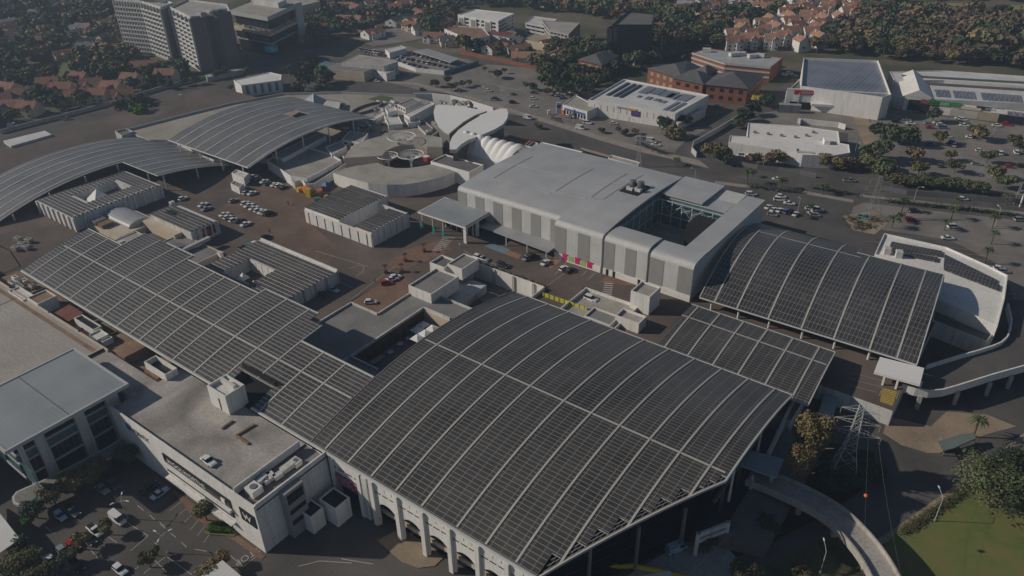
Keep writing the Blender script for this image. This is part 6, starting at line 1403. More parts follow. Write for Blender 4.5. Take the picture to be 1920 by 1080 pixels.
t = thing('blue_hoarding', 'blue hoarding and tarpaulin strip beside the left road', 'hoarding')
for A_, B_ in zip([(255, 208), (290, 198), (320, 190), (345, 182)], [(290, 198), (320, 190), (345, 182), (380, 172)]): b = MB(); b.wall(P(*A_, 1), P(*B_, 1), .1, 2.6, 1.2, M['bluetarp']); b.build('panel', t)
t = thing('retaining_parapet', 'long shaded retaining parapet of the left road', 'wall')
for A_, B_ in zip([(0, 248), (60, 232), (110, 220), (200, 196), (300, 166), (380, 146)], [(60, 232), (110, 220), (200, 196), (300, 166), (380, 146), (455, 130)]): b = MB(); b.wall(P(*A_, 1), P(*B_, 1), .1, 2.2, .5, M['concrete']); b.build('wall', t)
t = thing('fuel_canopy', 'blue and white filling station sign and pump clutter by the road', 'sign')
for i in range(9):
    c = P(1032+i*6+random.uniform(-3, 3), 212+random.uniform(-6, 8), 1); ubox('pump_block', t, (c[0], c[1], 1.2), (1.4, 1.2, 2.2), random.random(), M[['white', 'dsteel', 'blue', 'white', 'orange'][i % 5]])
c = P(1048, 206, 4); ubox('sign_board', t, (c[0], c[1], 5), (2.6, .6, 6), R(40), M['bright']); ubox('sign_band', t, (c[0], c[1]-.3, 6), (2.2, .6, 1.6), R(40), M['blue'])

# ------------------------------------------------------------------ houses
def house(i, pxy, L, W, rz, label, group, wall='white', roof='tile', h=5.2, rh=2.6, src=None):
    c = P(*pxy, 0); t = thing('house', label, 'house', (c[0], c[1], 0), rz, group)
    b = MB(); b.box(-L/2, -W/2, .1, L/2, W/2, h, M[wall]); b.add([(-L/2, -W/2, h), (-L/2, W/2, h), (-L/2, 0, h+rh*.97)], [(0, 2, 1)], M[wall]); b.add([(L/2, -W/2, h), (L/2, W/2, h), (L/2, 0, h+rh*.97)], [(0, 1, 2)], M[wall]); b.build('wall', t)
    r = MB(); o = .5
    r.add([(-L/2-o, -W/2-o, h-.3), (L/2+o, -W/2-o, h-.3), (L/2+o, 0, h+rh), (-L/2-o, 0, h+rh), (-L/2-o, W/2+o, h-.3), (L/2+o, W/2+o, h-.3)], [(0, 1, 2, 3), (3, 2, 5, 4)], M[roof])
    r.build('roof', t)
    r = MB(); w2_ = W*.42; x = L*.22*(1 if i % 2 else -1)
    b = MB(); b.box(x-w2_/2, -W/2-2.2, .1, x+w2_/2, -W/2+.1, h-.5, M[wall]); b.add([(x-w2_/2, -W/2-2.2, h-.5), (x+w2_/2, -W/2-2.2, h-.5), (x, -W/2-2.2, h+rh*.45)], [(0, 1, 2)], M[wall]); b.build('gable', t)
    r.add([(x-w2_/2-.3, -W/2-2.5, h-.7), (x, -W/2-2.5, h+rh*.5), (x, 0, h+rh*.5), (x-w2_/2-.3, 0, h-.7), (x+w2_/2+.3, -W/2-2.5, h-.7), (x+w2_/2+.3, 0, h-.7)], [(0, 1, 2, 3), (1, 4, 5, 2)], M[roof]); r.build('gable_roof', t)
    for k in range(3):
        for f in range(2): ubox('window', t, (-L*.32+k*L*.32, -W/2-.03 if abs(-L*.32+k*L*.32-x) > w2_/2 else -W/2-2.23, 1.6+f*2.3), (1.1, .12, 1.2), 0, M['glass'])
    ubox('window', t, (-L/2-.03, 0, 3), (.12, 1.6, 1.4), 0, M['glass']); ubox('chimney', t, (L*.3, W*.15, h+rh*.75), (.7, .7, 1.8), 0, M[wall])
    return t
AL = R(37)                                   # camera azimuth in this frame
hs_ = [((20, 178), 13, 9, 'leftmost'), ((45, 190), 12, 9, 'second'), ((30, 212), 13, 9, 'third'), ((60, 215), 11, 8, 'fourth'), ((5, 200), 12, 9, 'corner'), ((95, 168), 12, 9, 'fifth'), ((122, 178), 12, 9, 'sixth'), ((150, 158), 13, 9, 'seventh'), ((176, 170), 12, 9, 'eighth'), ((148, 192), 11, 8, 'ninth'), ((185, 190), 12, 8, 'tenth'), ((215, 176), 12, 9, 'eleventh'), ((235, 190), 11, 8, 'twelfth'), ((275, 136), 16, 9, 'row of'), ((315, 152), 12, 9, 'second row of'), ((250, 160), 11, 8, 'shaded')]
for i, (p_, L, W, o_) in enumerate(hs_):
    house(i, p_, L, W, AL*0+R(20+((i*37) % 50)-5), f'terracotta roofed cream town house, {o_} from the left along the road wall' if o_ not in ('row of', 'second row of', 'shaded', 'corner') else {'row of': 'long orange roofed cream terrace below the apartment towers', 'second row of': 'shorter orange roofed cream house right of the long terrace', 'shaded': 'shaded town house between the two clusters', 'corner': 'terracotta roofed house cut by the left edge of the picture'}[o_], 'terracotta roofed town houses on the left', 'cream', 'tile')
rnd = random.Random(11); wl = []
def _inp(x, y, q):
    c = False; j = len(q)-1
    for i in range(len(q)):
        if (q[i][1] > y) != (q[j][1] > y) and x < (q[j][0]-q[i][0])*(y-q[i][1])/(q[j][1]-q[i][1])+q[i][0]: c = not c
        j = i
    return c
def scatter(poly, n, dist, fn):
    k = 0; x0, x1 = min(p[0] for p in poly), max(p[0] for p in poly); y0, y1 = min(p[1] for p in poly), max(p[1] for p in poly)
    for _ in range(n*60):
        if k >= n: break
        x, y = rnd.uniform(x0, x1), rnd.uniform(y0, y1)
        if not _inp(x, y, poly): continue
        c = P(x, y, 0)
        if all(math.hypot(c[0]-a_, c[1]-b_) > dist for a_, b_ in wl): wl.append(c); fn(k, x, y); k += 1
scatter([(1362, 78), (1375, 96), (1535, 98), (1550, 68), (1585, 36), (1620, 6), (1490, 2), (1500, 22), (1440, 50), (1385, 62)], 62, 12.5, lambda k, x, y:
    house(k, (x, y), rnd.uniform(8, 12), rnd.uniform(7, 8.5), R(37+rnd.choice([0, 90, 0])+rnd.uniform(-14, 14)), ['white walled', 'tall white', 'narrow white', 'broad white'][k % 4]+' orange roofed house '+('low' if y > 62 else 'midway' if y > 34 else 'high')+' on the '+('left' if x < 1440 else 'central' if x < 1520 else 'right')+' slope', 'white houses with orange roofs on the slope', 'white', 'tile2' if rnd.random() < .75 else 'tile', 7.2, 2.6))
for q_, n_, lb_ in (([(1250, 0), (1480, 0), (1490, 22), (1400, 34), (1260, 26)], 22, 'at the top edge, right of the tower'), ([(860, -6), (1230, -6), (1235, 12), (980, 14), (860, 8)], 14, 'at the top edge, behind the offices'),
                   ([(0, -6), (205, -6), (215, 60), (180, 110), (40, 110), (0, 60)], 18, 'in the suburb left of the towers'), ([(580, 0), (850, 0), (850, 60), (700, 84), (600, 80)], 14, 'among trees right of the slab office')):
    scatter(q_, n_, 19, lambda k, x, y, lb_=lb_: house(k, (x, y), rnd.uniform(11, 17), rnd.uniform(8, 11), R(rnd.uniform(0, 180)), ['pale', 'cream walled', 'low', 'wide'][k % 4]+' tiled house '+lb_, 'houses of the tree covered suburb', rnd.choice(['cream', 'white', 'white2']), rnd.choice(['tile', 'tile', 'tile2', 'slate', 'sheetg']), 4.2, 2.3))
t = thing('tiled_wall_row', 'long orange tiled boundary row running up the slope', 'wall')
for A_, B_ in zip([(1560, 52), (1590, 30), (1615, 12)], [(1590, 30), (1615, 12), (1645, -6)]): b = MB(); b.wall(P(*A_, 3), P(*B_, 3), .1, 3.4, 5, M['tile2']); b.build('tiled_roof', t)
far = [((160, 60), 'cream'), ((185, 68), 'white'), ((120, 20), 'white'), ((30, 55), 'white'), ((235, 30), 'cream'), ((205, 78), 'cream'), ((590, 62), 'cream'), ((655, 45), 'white'), ((700, 70), 'white'), ((735, 22), 'white'), ((775, 45), 'white'), ((800, 62), 'white'), ((815, 78), 'white'), ((760, 14), 'cream'), ((890, 88), 'white'), ((930, 96), 'white'), ((975, 102), 'cream'), ((960, 86), 'cream'), ((1035, 90), 'cream'), ((990, 116), 'white'),
       ((1020, 10), 'cream'), ((1060, 15), 'cream'), ((1290, 12), 'cream'), ((1320, 20), 'cream'), ((1350, 8), 'cream'), ((1380, 16), 'white'), ((1310, 4), 'cream'), ((1410, 8), 'cream'), ((1440, 14), 'cream'), ((1250, 6), 'cream'), ((600, 8), 'white'), ((640, 20), 'cream'), ((290, 60), 'cream'), ((60, 86), 'cream'), ((1400, 84), 'white'), ((1325, 36), 'cream'), ((1225, 60), 'white'), ((870, 74), 'white'), ((850, 84), 'cream'), ((1500, 6), 'white'), ((1275, 24), 'cream'), ((170, 98), 'cream'), ((130, 110), 'cream'), ((215, 100), 'white'), ((1045, 112), 'cream')]
def hreg(p_):
    x = p_[0]
    return 'in the far left suburb' if x < 240 else 'behind the towers' if x < 560 else 'among trees right of the slab office' if x < 720 else 'by the road left of the white office' if x < 850 else 'in front of the white office' if x < 1000 else 'near the slatted office' if x < 1240 else 'in the row at the top edge' if p_[1] < 25 else 'below the orange roofed slope'
for i, (p_, wm) in enumerate(far):
    house(i, p_, 14+(i % 4)*2, 9+(i % 3), R(15+(i*53) % 90), ['pale', 'cream', 'broad', 'small'][i % 4]+' suburban house with '+['red tiled', 'orange tiled', 'grey'][i % 3]+' roof '+hreg(p_), 'houses scattered among the suburb trees', wm, ['tile', 'tile2', 'slate'][i % 3] if i % 4 else 'tile', 4.2, 2.4)

# ------------------------------------------------------------------ vegetation
def crown_mesh(name, m, seed, n=420, ls=.16, lobes=7, squash=.8, cone=False, tall=1.):
    r = random.Random(seed); L = []
    for i in range(lobes):
        a, e = r.uniform(0, 6.283), r.uniform(-.5, 1.0); k = r.uniform(.35, .62)
        L.append((k*math.cos(a)*.9, k*math.sin(a)*.9, e*.42*squash, r.uniform(.34, .56)))
    L.append((0, 0, .1, .55)); v = []; f = []
    for i in range(n):
        if cone:
            z = r.random()**.8; a = r.uniform(0, 6.283); rr = (1-z)*.9*(.75+.25*r.random()); p = Vector((rr*math.cos(a), rr*math.sin(a), z*2-1)); nrm = Vector((math.cos(a), math.sin(a), .3))
        else:
            c = L[i % len(L)]; d = Vector((r.gauss(0, 1), r.gauss(0, 1), r.gauss(0, 1)+.25)).normalized(); p = Vector(c[:3])+Vector((d.x, d.y, d.z*squash))*c[3]*r.uniform(.72, 1.08); nrm = d
            p.z *= tall
        q = (nrm+Vector((r.gauss(0, .5), r.gauss(0, .5), r.gauss(0, .5)))).normalized(); t = q.orthogonal().normalized(); b = q.cross(t); s = ls*r.uniform(.6, 1.35); s2 = s*r.uniform(.6, 1.)
        k = len(v)
        v += [tuple(p-t*s-b*s2*.4), tuple(p+t*s*.3-b*s2), tuple(p+t*s+b*s2*.3), tuple(p-t*s*.2+b*s2)]; f.append((k, k+1, k+2, k+3))
    return v, f
def mesh_of(name, v, f, m):
    me = bpy.data.meshes.new(name); me.from_pydata(v, [], f); me.materials.append(m); me.update(); return me
def trunk_mesh(seed, h=1.):
    r = random.Random(seed); b = MB(); b.tube((0, 0, 0), (.03, .02, .55), .055, .04, M['bark'], 7)
    for i in range(4):
        a = i*1.6+r.uniform(-.3, .3); e = (.03+.28*math.cos(a), .02+.28*math.sin(a), r.uniform(.8, .95)); b.tube((.03, .02, .5), e, .03, .012, M['bark'], 5)
        b.tube(e, (e[0]*1.5, e[1]*1.5, e[2]+.12), .012, .005, M['bark'], 4)
    o = b.build('trunk'); me = o.data; bpy.data.objects.remove(o); return me
SP = list(LEAF.keys()); CR = {}
for s_ in SP:
    CR[s_] = [mesh_of('crown', *crown_mesh('c', None, 10+k*7+SP.index(s_), 620, .125, 7+k), LEAF[s_]) for k in range(3)]
CRF = {s_: mesh_of('crown', *crown_mesh('c', None, 90+SP.index(s_), 420, .15, 8), LEAF[s_]) for s_ in SP}
CONE = mesh_of('crown', *crown_mesh('c', None, 5, 600, .13, cone=True), LEAF['dark'])
TR = [trunk_mesh(k) for k in range(3)]
NT = 0
def tree(pxy, zc, r, sp, label, group, tall=.8, z0=0., far=False, crown=None, world=None):
    """crown centre seen at pixel pxy at height zc"""
    global NT; NT += 1
    c = world or P(*pxy, zc); t = thing('tree', label, 'tree', (c[0], c[1], z0), random.uniform(0, 6.28), group)
    me = crown or (CRF[sp] if far else CR[sp][NT % 3]); o = bpy.data.objects.new('crown', me); C.objects.link(o); o.parent = t; o.location = (0, 0, zc-z0); o.scale = (r, r, r*tall); o.rotation_euler = (0, 0, NT*1.3)
    k = bpy.data.objects.new('trunk', TR[NT % 3]); C.objects.link(k); k.parent = t; hh = max(1.5, zc-z0+r*.1); k.scale = (hh*.9, hh*.9, hh)
    return t
def pos(i, n): return ['leftmost', 'second', 'third', 'fourth', 'fifth', 'sixth', 'seventh', 'eighth', 'ninth', 'tenth', 'eleventh', 'twelfth', 'thirteenth', 'fourteenth', 'fifteenth', 'sixteenth', 'seventeenth', 'eighteenth', 'nineteenth', 'twentieth'][i]+('' if i == 0 else '') if i < 20 else f'{i+1}th'
# large near trees, fine leaves
def bigtree(pxy, zc, r, tall, sp, label, seed, n=5200, ls=.045, lobes=16):
    me = mesh_of('crown', *crown_mesh('c', None, seed, n, ls, lobes, 1.), LEAF[sp]); return tree(pxy, zc, r, sp, label, 'big trees in the near right corner', tall, crown=me)
bigtree((1868, 905), 7.5, 8.2, .78, 'mid', 'big dark green pine at the right edge beside the lawn', 21, 8000, .036, 22)
bigtree((1905, 880), 6.5, 6.2, .8, 'dark', 'dark crown behind the big pine at the right edge', 22, 4500, .045)
bigtree((1526, 816), 13.5, 4.4, 1.6, 'gold', 'tall golden brown tree beside the lattice pylon', 23, 6000, .05, 18)
bigtree((1503, 866), 12.0, 3.4, 1.35, 'gold', 'golden brown tree clump in front of the tall golden one', 24, 3500, .06)
bigtree((1396, 1075), 3.5, 3.6, .8, 'olive', 'yellowish green tree at the bottom edge below the dark parkade side', 25, 3200, .06)
bigtree((1505, 1078), 2.4, 2.4, .7, 'olive', 'small olive bush at the bottom edge beside the lower lamp post', 26, 1500, .08)
bigtree((1320, 1010), 2.5, 3.2, .7, 'dark', 'dark shrub below the portal frame', 27, 1800, .08)
bigtree((1440, 985), 2.4, 3.6, .6, 'dark', 'dark shrub in the shade beneath the curved ramp', 28, 1800, .08)
bigtree((1600, 895), 2.4, 4.0, .6, 'dark', 'dark bush at the foot of the lattice pylon', 29, 1800, .08)
bigtree((1560, 905), 2.4, 4.0, .6, 'dark', 'dark bush left of the lattice pylon foot', 30, 1800, .08)
bigtree((1640, 880), 2.2, 3.0, .6, 'mid', 'green bush right of the lattice pylon foot', 31, 1500, .08)
bigtree((1480, 930), 2.2, 3.6, .6, 'dark', 'low dark bush between golden trees and curved ramp', 32, 1500, .08)
near_l = [((62, 952), 3.4, 3.2, 'dark'), ((95, 925), 3.6, 3.4, 'olive'), ((130, 905), 3.8, 3.6, 'gold'), ((163, 888), 3.8, 3.6, 'olive'), ((190, 872), 3.6, 3.0, 'brown'), ((235, 848), 4.2, 3.6, 'dark'), ((50, 975), 2.2, 2.0, 'bright'), ((382, 955), 3.6, 2.6, 'olive'), ((400, 945), 3.2, 2.2, 'mid'), ((200, 985), 3.0, 1.9, 'olive'), ((152, 1012), 3.2, 2.2, 'gold'), ((128, 1043), 3, 2.4, 'mid'), ((276, 1046), 3.0, 2.2, 'olive'), ((292, 1030), 2.2, .9, 'mid'), ((392, 1068), 3.4, 2.6, 'gold'), ((415, 1045), 3, 2.0, 'gold'), ((40, 1050), 3.6, 4.6, 'olive'), ((75, 1078), 3.4, 4.2, 'olive'), ((10, 1085), 3.4, 4.6, 'mid'), ((30, 1015), 3, 3, 'dark')]
for i, (p_, z, r, s_) in enumerate(near_l):
    me = mesh_of('crown', *crown_mesh('c', None, 60+i, int(900+r*420), .30/r*.75, 12, .9), LEAF[s_])
    tree(p_, z, r, s_, f'{dict(dark="dark green", olive="olive", gold="golden", brown="brown", bright="bright green", mid="green")[s_]} tree in the near left car park, number {i+1} counted from the awning' if False else
         ['dark tree hiding the rounded end of the white awning', 'olive tree second along the white awning', 'golden tree third along the white awning', 'olive tree fourth along the white awning', 'brownish tree fifth along the white awning', 'dark tree in the shade at the corner of the white building', 'bright green shrub beside the shade roof path', 'olive tree before the black sign band of the white building', 'green tree top right behind the olive one by the sign band', 'small round tree between the white van and white pickup', 'autumn tree above the red car', 'green tree in front of the red car', 'small tree at the bottom edge beside the tall double lamp', 'tiny tree on the kerb of the double lamp', 'golden tree beside the bottom shade roof', 'smaller golden tree behind the bottom shade roof', 'large olive tree in the bottom left corner', 'olive tree along the bottom edge at left', 'green tree cut by the bottom left corner', 'dark tree beside the white shade roof at left'][i], 'trees of the near left car park', .75, crown=me)
mb = MB()
for k in range(900):
    s, q_ = random.random(), random.random(); p0 = Vector(P(385, 1000, 0)).lerp(Vector(P(440, 1003, 0)), s); p1 = Vector(P(398, 982, 0)).lerp(Vector(P(424, 986, 0)), s); c = p0.lerp(p1, q_)
    z = .35+random.random()*.8; d = .22; mb.add([(c.x-d, c.y, z), (c.x, c.y-d, z+.1), (c.x+d, c.y, z+.15), (c.x, c.y+d, z)], [(0, 1, 2, 3)], LEAF['bright'])
o = mb.build('planting'); tag(o, 'bright green bushes filling the triangular bed by the white building', 'bushes', None, 'stuff')
# trees across the road
rt = [((1654, 243), 4, 5.6, 'dark'), ((1690, 250), 4.4, 6.4, 'mid'), ((1708, 256), 4, 5.0, 'dark'), ((1752, 213), 4, 3.8, 'dark'), ((1766, 256), 3.6, 3.6, 'olive'), ((1837, 248), 4, 4.2, 'gold'), ((1828, 244), 4, 3.0, 'brown'), ((1903, 260), 3.4, 3.0, 'olive'), ((1914, 272), 3.2, 3.0, 'mid'), ((1643, 284), 4.4, 7.0, 'mid'), ((1640, 305), 4, 5.6, 'olive'), ((1660, 315), 4, 5.4, 'mid'), ((1714, 288), 3.4, 4.2, 'brown'), ((1726, 314), 3.4, 3.6, 'olive'), ((1785, 289), 3, 2.8, 'olive'), ((1854, 292), 3.4, 3.6, 'mid'), ((1793, 310), 3.2, 3.4, 'mid'), ((1866, 320), 3.2, 3.6, 'olive'), ((1886, 340), 3.2, 4.0, 'mid')]
for i, (p_, z, r, s_) in enumerate(rt): tree(p_, z*1.1, r*1.15, s_, f'{dict(dark="dark green", mid="green", olive="olive", gold="golden", brown="brown leaved")[s_]} tree in the upper right car park, ' + ['by the dirt bank', 'centre of the big clump', 'right of the big clump', 'in front of the red shop', 'beside the black car', 'with a wide crown among white cars', 'left behind the wide golden one', 'near the right edge, upper', 'at the right edge, lower', 'largest, at the bank foot', 'just below the largest', 'lowest left above the hedge', 'beside the open aisle', 'above the hedge line', 'small, in the mid aisle', 'round, in the right aisle', 'single, in the centre aisle', 'at right above the road', 'last at right of the hedge'][i], 'trees in the upper right car park', .85)
for i in range(17):
    x = 1672+i*10.5+random.uniform(-3, 3); tree((x, 333+(x-1672)*.09+random.uniform(-4, 3)), 2.8, random.uniform(3.0, 4.4), random.choice(['mid', 'olive', 'olive', 'gold', 'mid']), 'bushy tree in the hedge row between upper right car park and road', 'hedge row trees along the right road', .8)
ot = [((1330, 282), 3.6, 4.4, 'gold'), ((1350, 286), 4.0, 5.0, 'olive'), ((1362, 296), 3, 3.4, 'mid'), ((1415, 297), 3, 3.6, 'rust'), ((1440, 298), 3, 3.6, 'rust'), ((1462, 295), 3.4, 4.2, 'gold'), ((1552, 299), 3.6, 4.4, 'gold'), ((1570, 303), 3.6, 4.2, 'gold'), ((1590, 306), 3, 4.0, 'rust'), ((1411, 203), 4, 4.6, 'dark'), ((1398, 214), 3.6, 4.4, 'dark'), ((1424, 183), 4, 4.2, 'yellow'), ((1437, 186), 4, 4.6, 'dark'), ((1628, 182), 6, 3.6, 'mid'), ((1262, 248), 2.6, 5.4, 'olive'), ((1245, 228), 3.4, 4.0, 'dark'), ((1283, 226), 3.4, 4.0, 'dark'), ((1385, 230), 3, 3.4, 'mid')]
for i, (p_, z, r, s_) in enumerate(ot): tree(p_, z*1.05, r*1.12, s_, ['golden brown tree left of the showroom by the road bend', 'olive green tree left of the showroom', 'green tree at the left foot of the showroom', 'rusty small tree, first in front of the showroom', 'rusty small tree, second in front of the showroom', 'golden tree, third in front of the showroom', 'golden tree right of the showroom porch', 'orange tree farther right of the showroom porch', 'rusty tree at the right end of the showroom', 'dark tree behind the showroom wall by the road', 'dark tree nearest the side road wall', 'bright yellow tree beside the brick office', 'dark tree touching the bright yellow one', 'slim green tree before the box store glazing', 'grey green round bush at the road junction', 'dark tree at the left corner of the solar warehouse', 'dark tree under the warehouse lean to', 'green tree between side road and showroom'][i], 'trees around the showroom', .85)
for i, (p_, r_, s_) in enumerate([((420, 132), 4, 'dark'), ((405, 138), 3.4, 'mid'), ((365, 148), 3.6, 'olive'), ((462, 132), 3, 'mid'), ((345, 152), 3, 'dark'), ((535, 128), 3.4, 'dark'), ((556, 160), 4, 'olive'), ((447, 158), 2.4, 'mid'), ((433, 163), 2.2, 'olive'), ((318, 158), 3, 'brown'), ((572, 118), 4.4, 'dark'), ((590, 112), 4, 'mid')]):
    tree(p_, r_, r_, s_, 'roadside tree along the left road below the apartment towers', 'roadside trees of the left road', .85)
up = [((815, 155), 2.6, 3.2, 'dark'), ((838, 147), 3, 3.6, 'mid'), ((847, 162), 2.8, 3.6, 'olive'), ((868, 156), 2.6, 2.6, 'mid'), ((932, 137), 3.2, 3.8, 'dark'), ((879, 154), 2.4, 2.4, 'olive'), ((946, 131), 2.2, 2.0, 'mid'), ((985, 158), 2.6, 2.6, 'mid'), ((1000, 161), 2.6, 3.0, 'dark'), ((1016, 148), 3, 3.8, 'mid'), ((1035, 153), 2.8, 3.4, 'olive'), ((1027, 170), 2.6, 3.0, 'mid'), ((908, 128), 2.2, 2.0, 'brown'), ((1008, 236), 1.6, 2.6, 'mid'), ((1128, 244), 1.4, 2.2, 'dark'), ((1160, 242), 1.4, 2.0, 'mid'), ((1172, 248), 1.6, 2.6, 'dark'), ((1190, 246), 1.6, 2.2, 'rust')]
for i, (p_, z, r, s_) in enumerate(up): tree(p_, z, r, s_, dict(dark='dark', mid='green', olive='olive', brown='brown', rust='rusty')[s_]+' tree in the upper car park, '+['far left on the kerb', 'second from left', 'low behind the second', 'small in the middle left', 'single in the centre', 'tiny beside the small one', 'tiny right of the single one', 'first near the tree belt', 'second near the tree belt', 'tall at the belt edge', 'wide at the belt edge', 'lowest at the belt edge', 'far back by the dealer wall', 'round bush on the road verge', 'low bush before the warehouse, left', 'low bush before the warehouse, centre', 'low bush before the warehouse, right', 'rusty bush before the warehouse'][i], 'trees and bushes of the upper car park', .8)
# bulk scatter over the suburb
def inpoly(x, y, q):
    c = False; n = len(q); j = n-1
    for i in range(n):
        if (q[i][1] > y) != (q[j][1] > y) and x < (q[j][0]-q[i][0])*(y-q[i][1])/(q[j][1]-q[i][1])+q[i][0]: c = not c
        j = i
    return c
def pix(X, Y, Z=0.):
    x, y = X*_ca-Y*_sa, X*_sa+Y*_ca; c = _x*x+_f*y+_d*(CH-Z); return 960+CF*c[0]/c[2], 540+CF*c[1]/c[2]
woods = [([(-120, -90), (212, -90), (236, 92), (262, 120), (385, 146), (300, 162), (110, 212), (-120, 262)], 'dark mid mid olive olive brown dark olive gold'.split(), 1.),
         ([(430, -90), (640, -90), (800, -90), (860, 10), (855, 60), (830, 86), (700, 86), (640, 84), (600, 96), (575, 84), (575, 10), (440, 5)], 'dark dark mid mid olive brown rust'.split(), 1.),
         ([(800, -90), (1380, -90), (1400, 60), (1300, 92), (1230, 108), (1150, 40), (1090, 30), (1000, 20), (860, 10)], 'dark dark mid olive brown rust mid'.split(), 1.),
         ([(835, 74), (1000, 86), (1080, 84), (1140, 100), (1085, 112), (1085, 130), (1150, 148), (1100, 186), (1060, 190), (1020, 160), (1000, 126), (880, 100)], 'dark mid dark olive'.split(), 1.),
         ([(1160, 105), (1230, 108), (1290, 98), (1290, 118), (1215, 128), (1190, 140), (1150, 146), (1150, 120)], 'dark mid dark olive'.split(), .9),
         ([(1350, -60), (1640, -60), (1560, 60), (1500, 100), (1470, 96), (1370, 92), (1340, 60)], 'dark mid olive dark'.split(), .45),
         ([(1648, -5), (1690, 4), (1700, 24), (1830, 30), (1880, 40), (2050, 48), (2050, 140), (1920, 132), (1760, 118), (1660, 112), (1640, 104), (1505, 104), (1540, 80), (1570, 60), (1610, 30)], 'rust brown brown olive mid dark brown gold'.split(), 1.),
         ([(1640, -90), (2080, -90), (2080, 8), (1900, 4), (1840, 2), (1700, 0)], 'dark mid olive mid'.split(), .9),
         ([(225, 212), (240, 206), (330, 218), (290, 232), (235, 230)], ['bright', 'mid'], 1.),
         ([(440, 95), (470, 120), (430, 128), (400, 132)], ['dark', 'mid'], .6),
         ([(1100, 100), (1200, 92), (1300, 112), (1290, 122), (1215, 130), (1185, 146), (1110, 140), (1085, 130)], 'dark mid olive'.split(), .7),
         ([(1395, 120), (1470, 118), (1490, 140), (1470, 160), (1445, 168), (1440, 140)], ['dark', 'olive', 'mid'], .35),
         ([(1340, 60), (1420, 66), (1400, 90), (1300, 92), (1260, 80)], ['dark', 'olive', 'mid'], .8),
         ([(555, 150), (590, 138), (640, 136), (655, 158), (620, 168), (570, 172)], ['dark', 'olive', 'dark'], .9)]
clear = [[(60, 122), (150, 117), (150, 150), (60, 165)], [(1690, 1), (1838, 6), (1832, 28), (1698, 24)], [(1883, 8), (2000, 10), (2000, 42), (1880, 36)], [(1780, 84), (1900, 100), (1880, 115), (1785, 98)], [(590, 86), (760, 52), (800, 66), (800, 86)], [(780, -10), (800, -10), (770, 86), (740, 86)], [(1060, -5), (1250, -5), (1245, 4), (1060, 4)]]
EX = []
def hull(p, mg):
    p = sorted(set((round(a_, 1), round(b_, 1)) for a_, b_ in p)); lo = []; up = []
    for q in p:
        while len(lo) > 1 and (lo[-1][0]-lo[-2][0])*(q[1]-lo[-2][1])-(lo[-1][1]-lo[-2][1])*(q[0]-lo[-2][0]) <= 0: lo.pop()
        lo.append(q)
    for q in reversed(p):
        while len(up) > 1 and (up[-1][0]-up[-2][0])*(q[1]-up[-2][1])-(up[-1][1]-up[-2][1])*(q[0]-up[-2][0]) <= 0: up.pop()
        up.append(q)
    h = lo[:-1]+up[:-1]; cx_, cy_ = sum(a_ for a_, _ in h)/len(h), sum(b_ for _, b_ in h)/len(h)
    return [(a_+mg*(a_-cx_)/max(1, math.hypot(a_-cx_, b_-cy_)), b_+mg*(b_-cy_)/max(1, math.hypot(a_-cx_, b_-cy_))) for a_, b_ in h]
for o in list(C.objects):
    if o.parent is None and o.get('category') in ('building', 'office building', 'apartment tower', 'house', 'slab', 'carport', 'office box', 'shed', 'roof'):
        xs = []; ys = []
        for ch in o.children:
            if ch.type == 'MESH' and ch.name.split('.')[0] in ('wall', 'roof', 'podium_glass', 'slab'):
                for v in ch.data.vertices: w_ = Matrix.LocRotScale(o.location, o.rotation_euler, (1, 1, 1)) @ v.co; xs.append(w_.x); ys.append(w_.y)
        if xs: EX.append(hull(list(zip(xs, ys)), 5.2 if o['category'] == 'house' else 3.5))
rnd = random.Random(5); cand = []
for (q, sps, dens) in woods:
    wq_ = [P(a_, b_, 0) if b_ > -95 else P(a_, -95, 0) for a_, b_ in q]; x0, x1 = min(p[0] for p in wq_), max(p[0] for p in wq_); y0, y1 = min(p[1] for p in wq_), max(p[1] for p in wq_)
    st_ = 8.8; nx_ = int((x1-x0)/st_); ny_ = int((y1-y0)/st_)
    for i in range(nx_+1):
        for j in range(ny_+1):
            x, y = x0+i*st_+rnd.uniform(-4, 4), y0+j*st_+rnd.uniform(-4, 4)
            if rnd.random() > dens: continue
            a_, b_ = pix(x, y)
            if not inpoly(a_, b_, q) or any(inpoly(a_, b_, k) for k in clear): continue
            if any(inpoly(x, y, e) for e in EX): continue
            if rnd.random() < .06: continue
            cand.append((math.hypot(x, y), x, y, rnd.choice(sps), a_, b_))
def region(a_, b_):
    if a_ < 240: return 'in the leafy suburb left of the apartment towers' if b_ > 60 else 'in the far left corner of the suburb'
    if a_ < 560: return 'near the foot of the apartment towers'
    if a_ < 860: return 'between the slab office and the white office'
    if a_ < 1100: return 'around the white offices at the back'
    if a_ < 1300: return 'between black glass tower and brick offices'
    if a_ < 1500: return 'below the orange roofed slope'
    return 'in the autumn wood behind the box store' if a_ < 1680 else 'in the autumn wood behind the retail strip'
cand.sort(); print('wood trees', len(cand), 'placed', NT)
NI = 285-NT
vis = [c for c in cand if -20 < c[4] < 1940 and c[5] > -10]
for (d_, x, y, s_, a_, b_) in vis[:NI]:
    r = rnd.uniform(4.4, 7.6); tree(None, r*.95, r, s_, dict(dark='dark green', mid='green', olive='olive green', brown='brown leaved', rust='rust coloured', gold='golden', bright='bright green', yellow='yellow')[s_]+' tree '+region(a_, b_), 'trees of the suburb wood', .85, far=True, world=(x, y))
chosen = set(id(c) for c in vis[:NI]); tmpl = {s_: [crown_mesh('c', None, 300+k, 130, .23, 6) for k in range(4)] for s_ in SP}
V = []; F = []; MI = []; mats = [LEAF[s_] for s_ in SP]
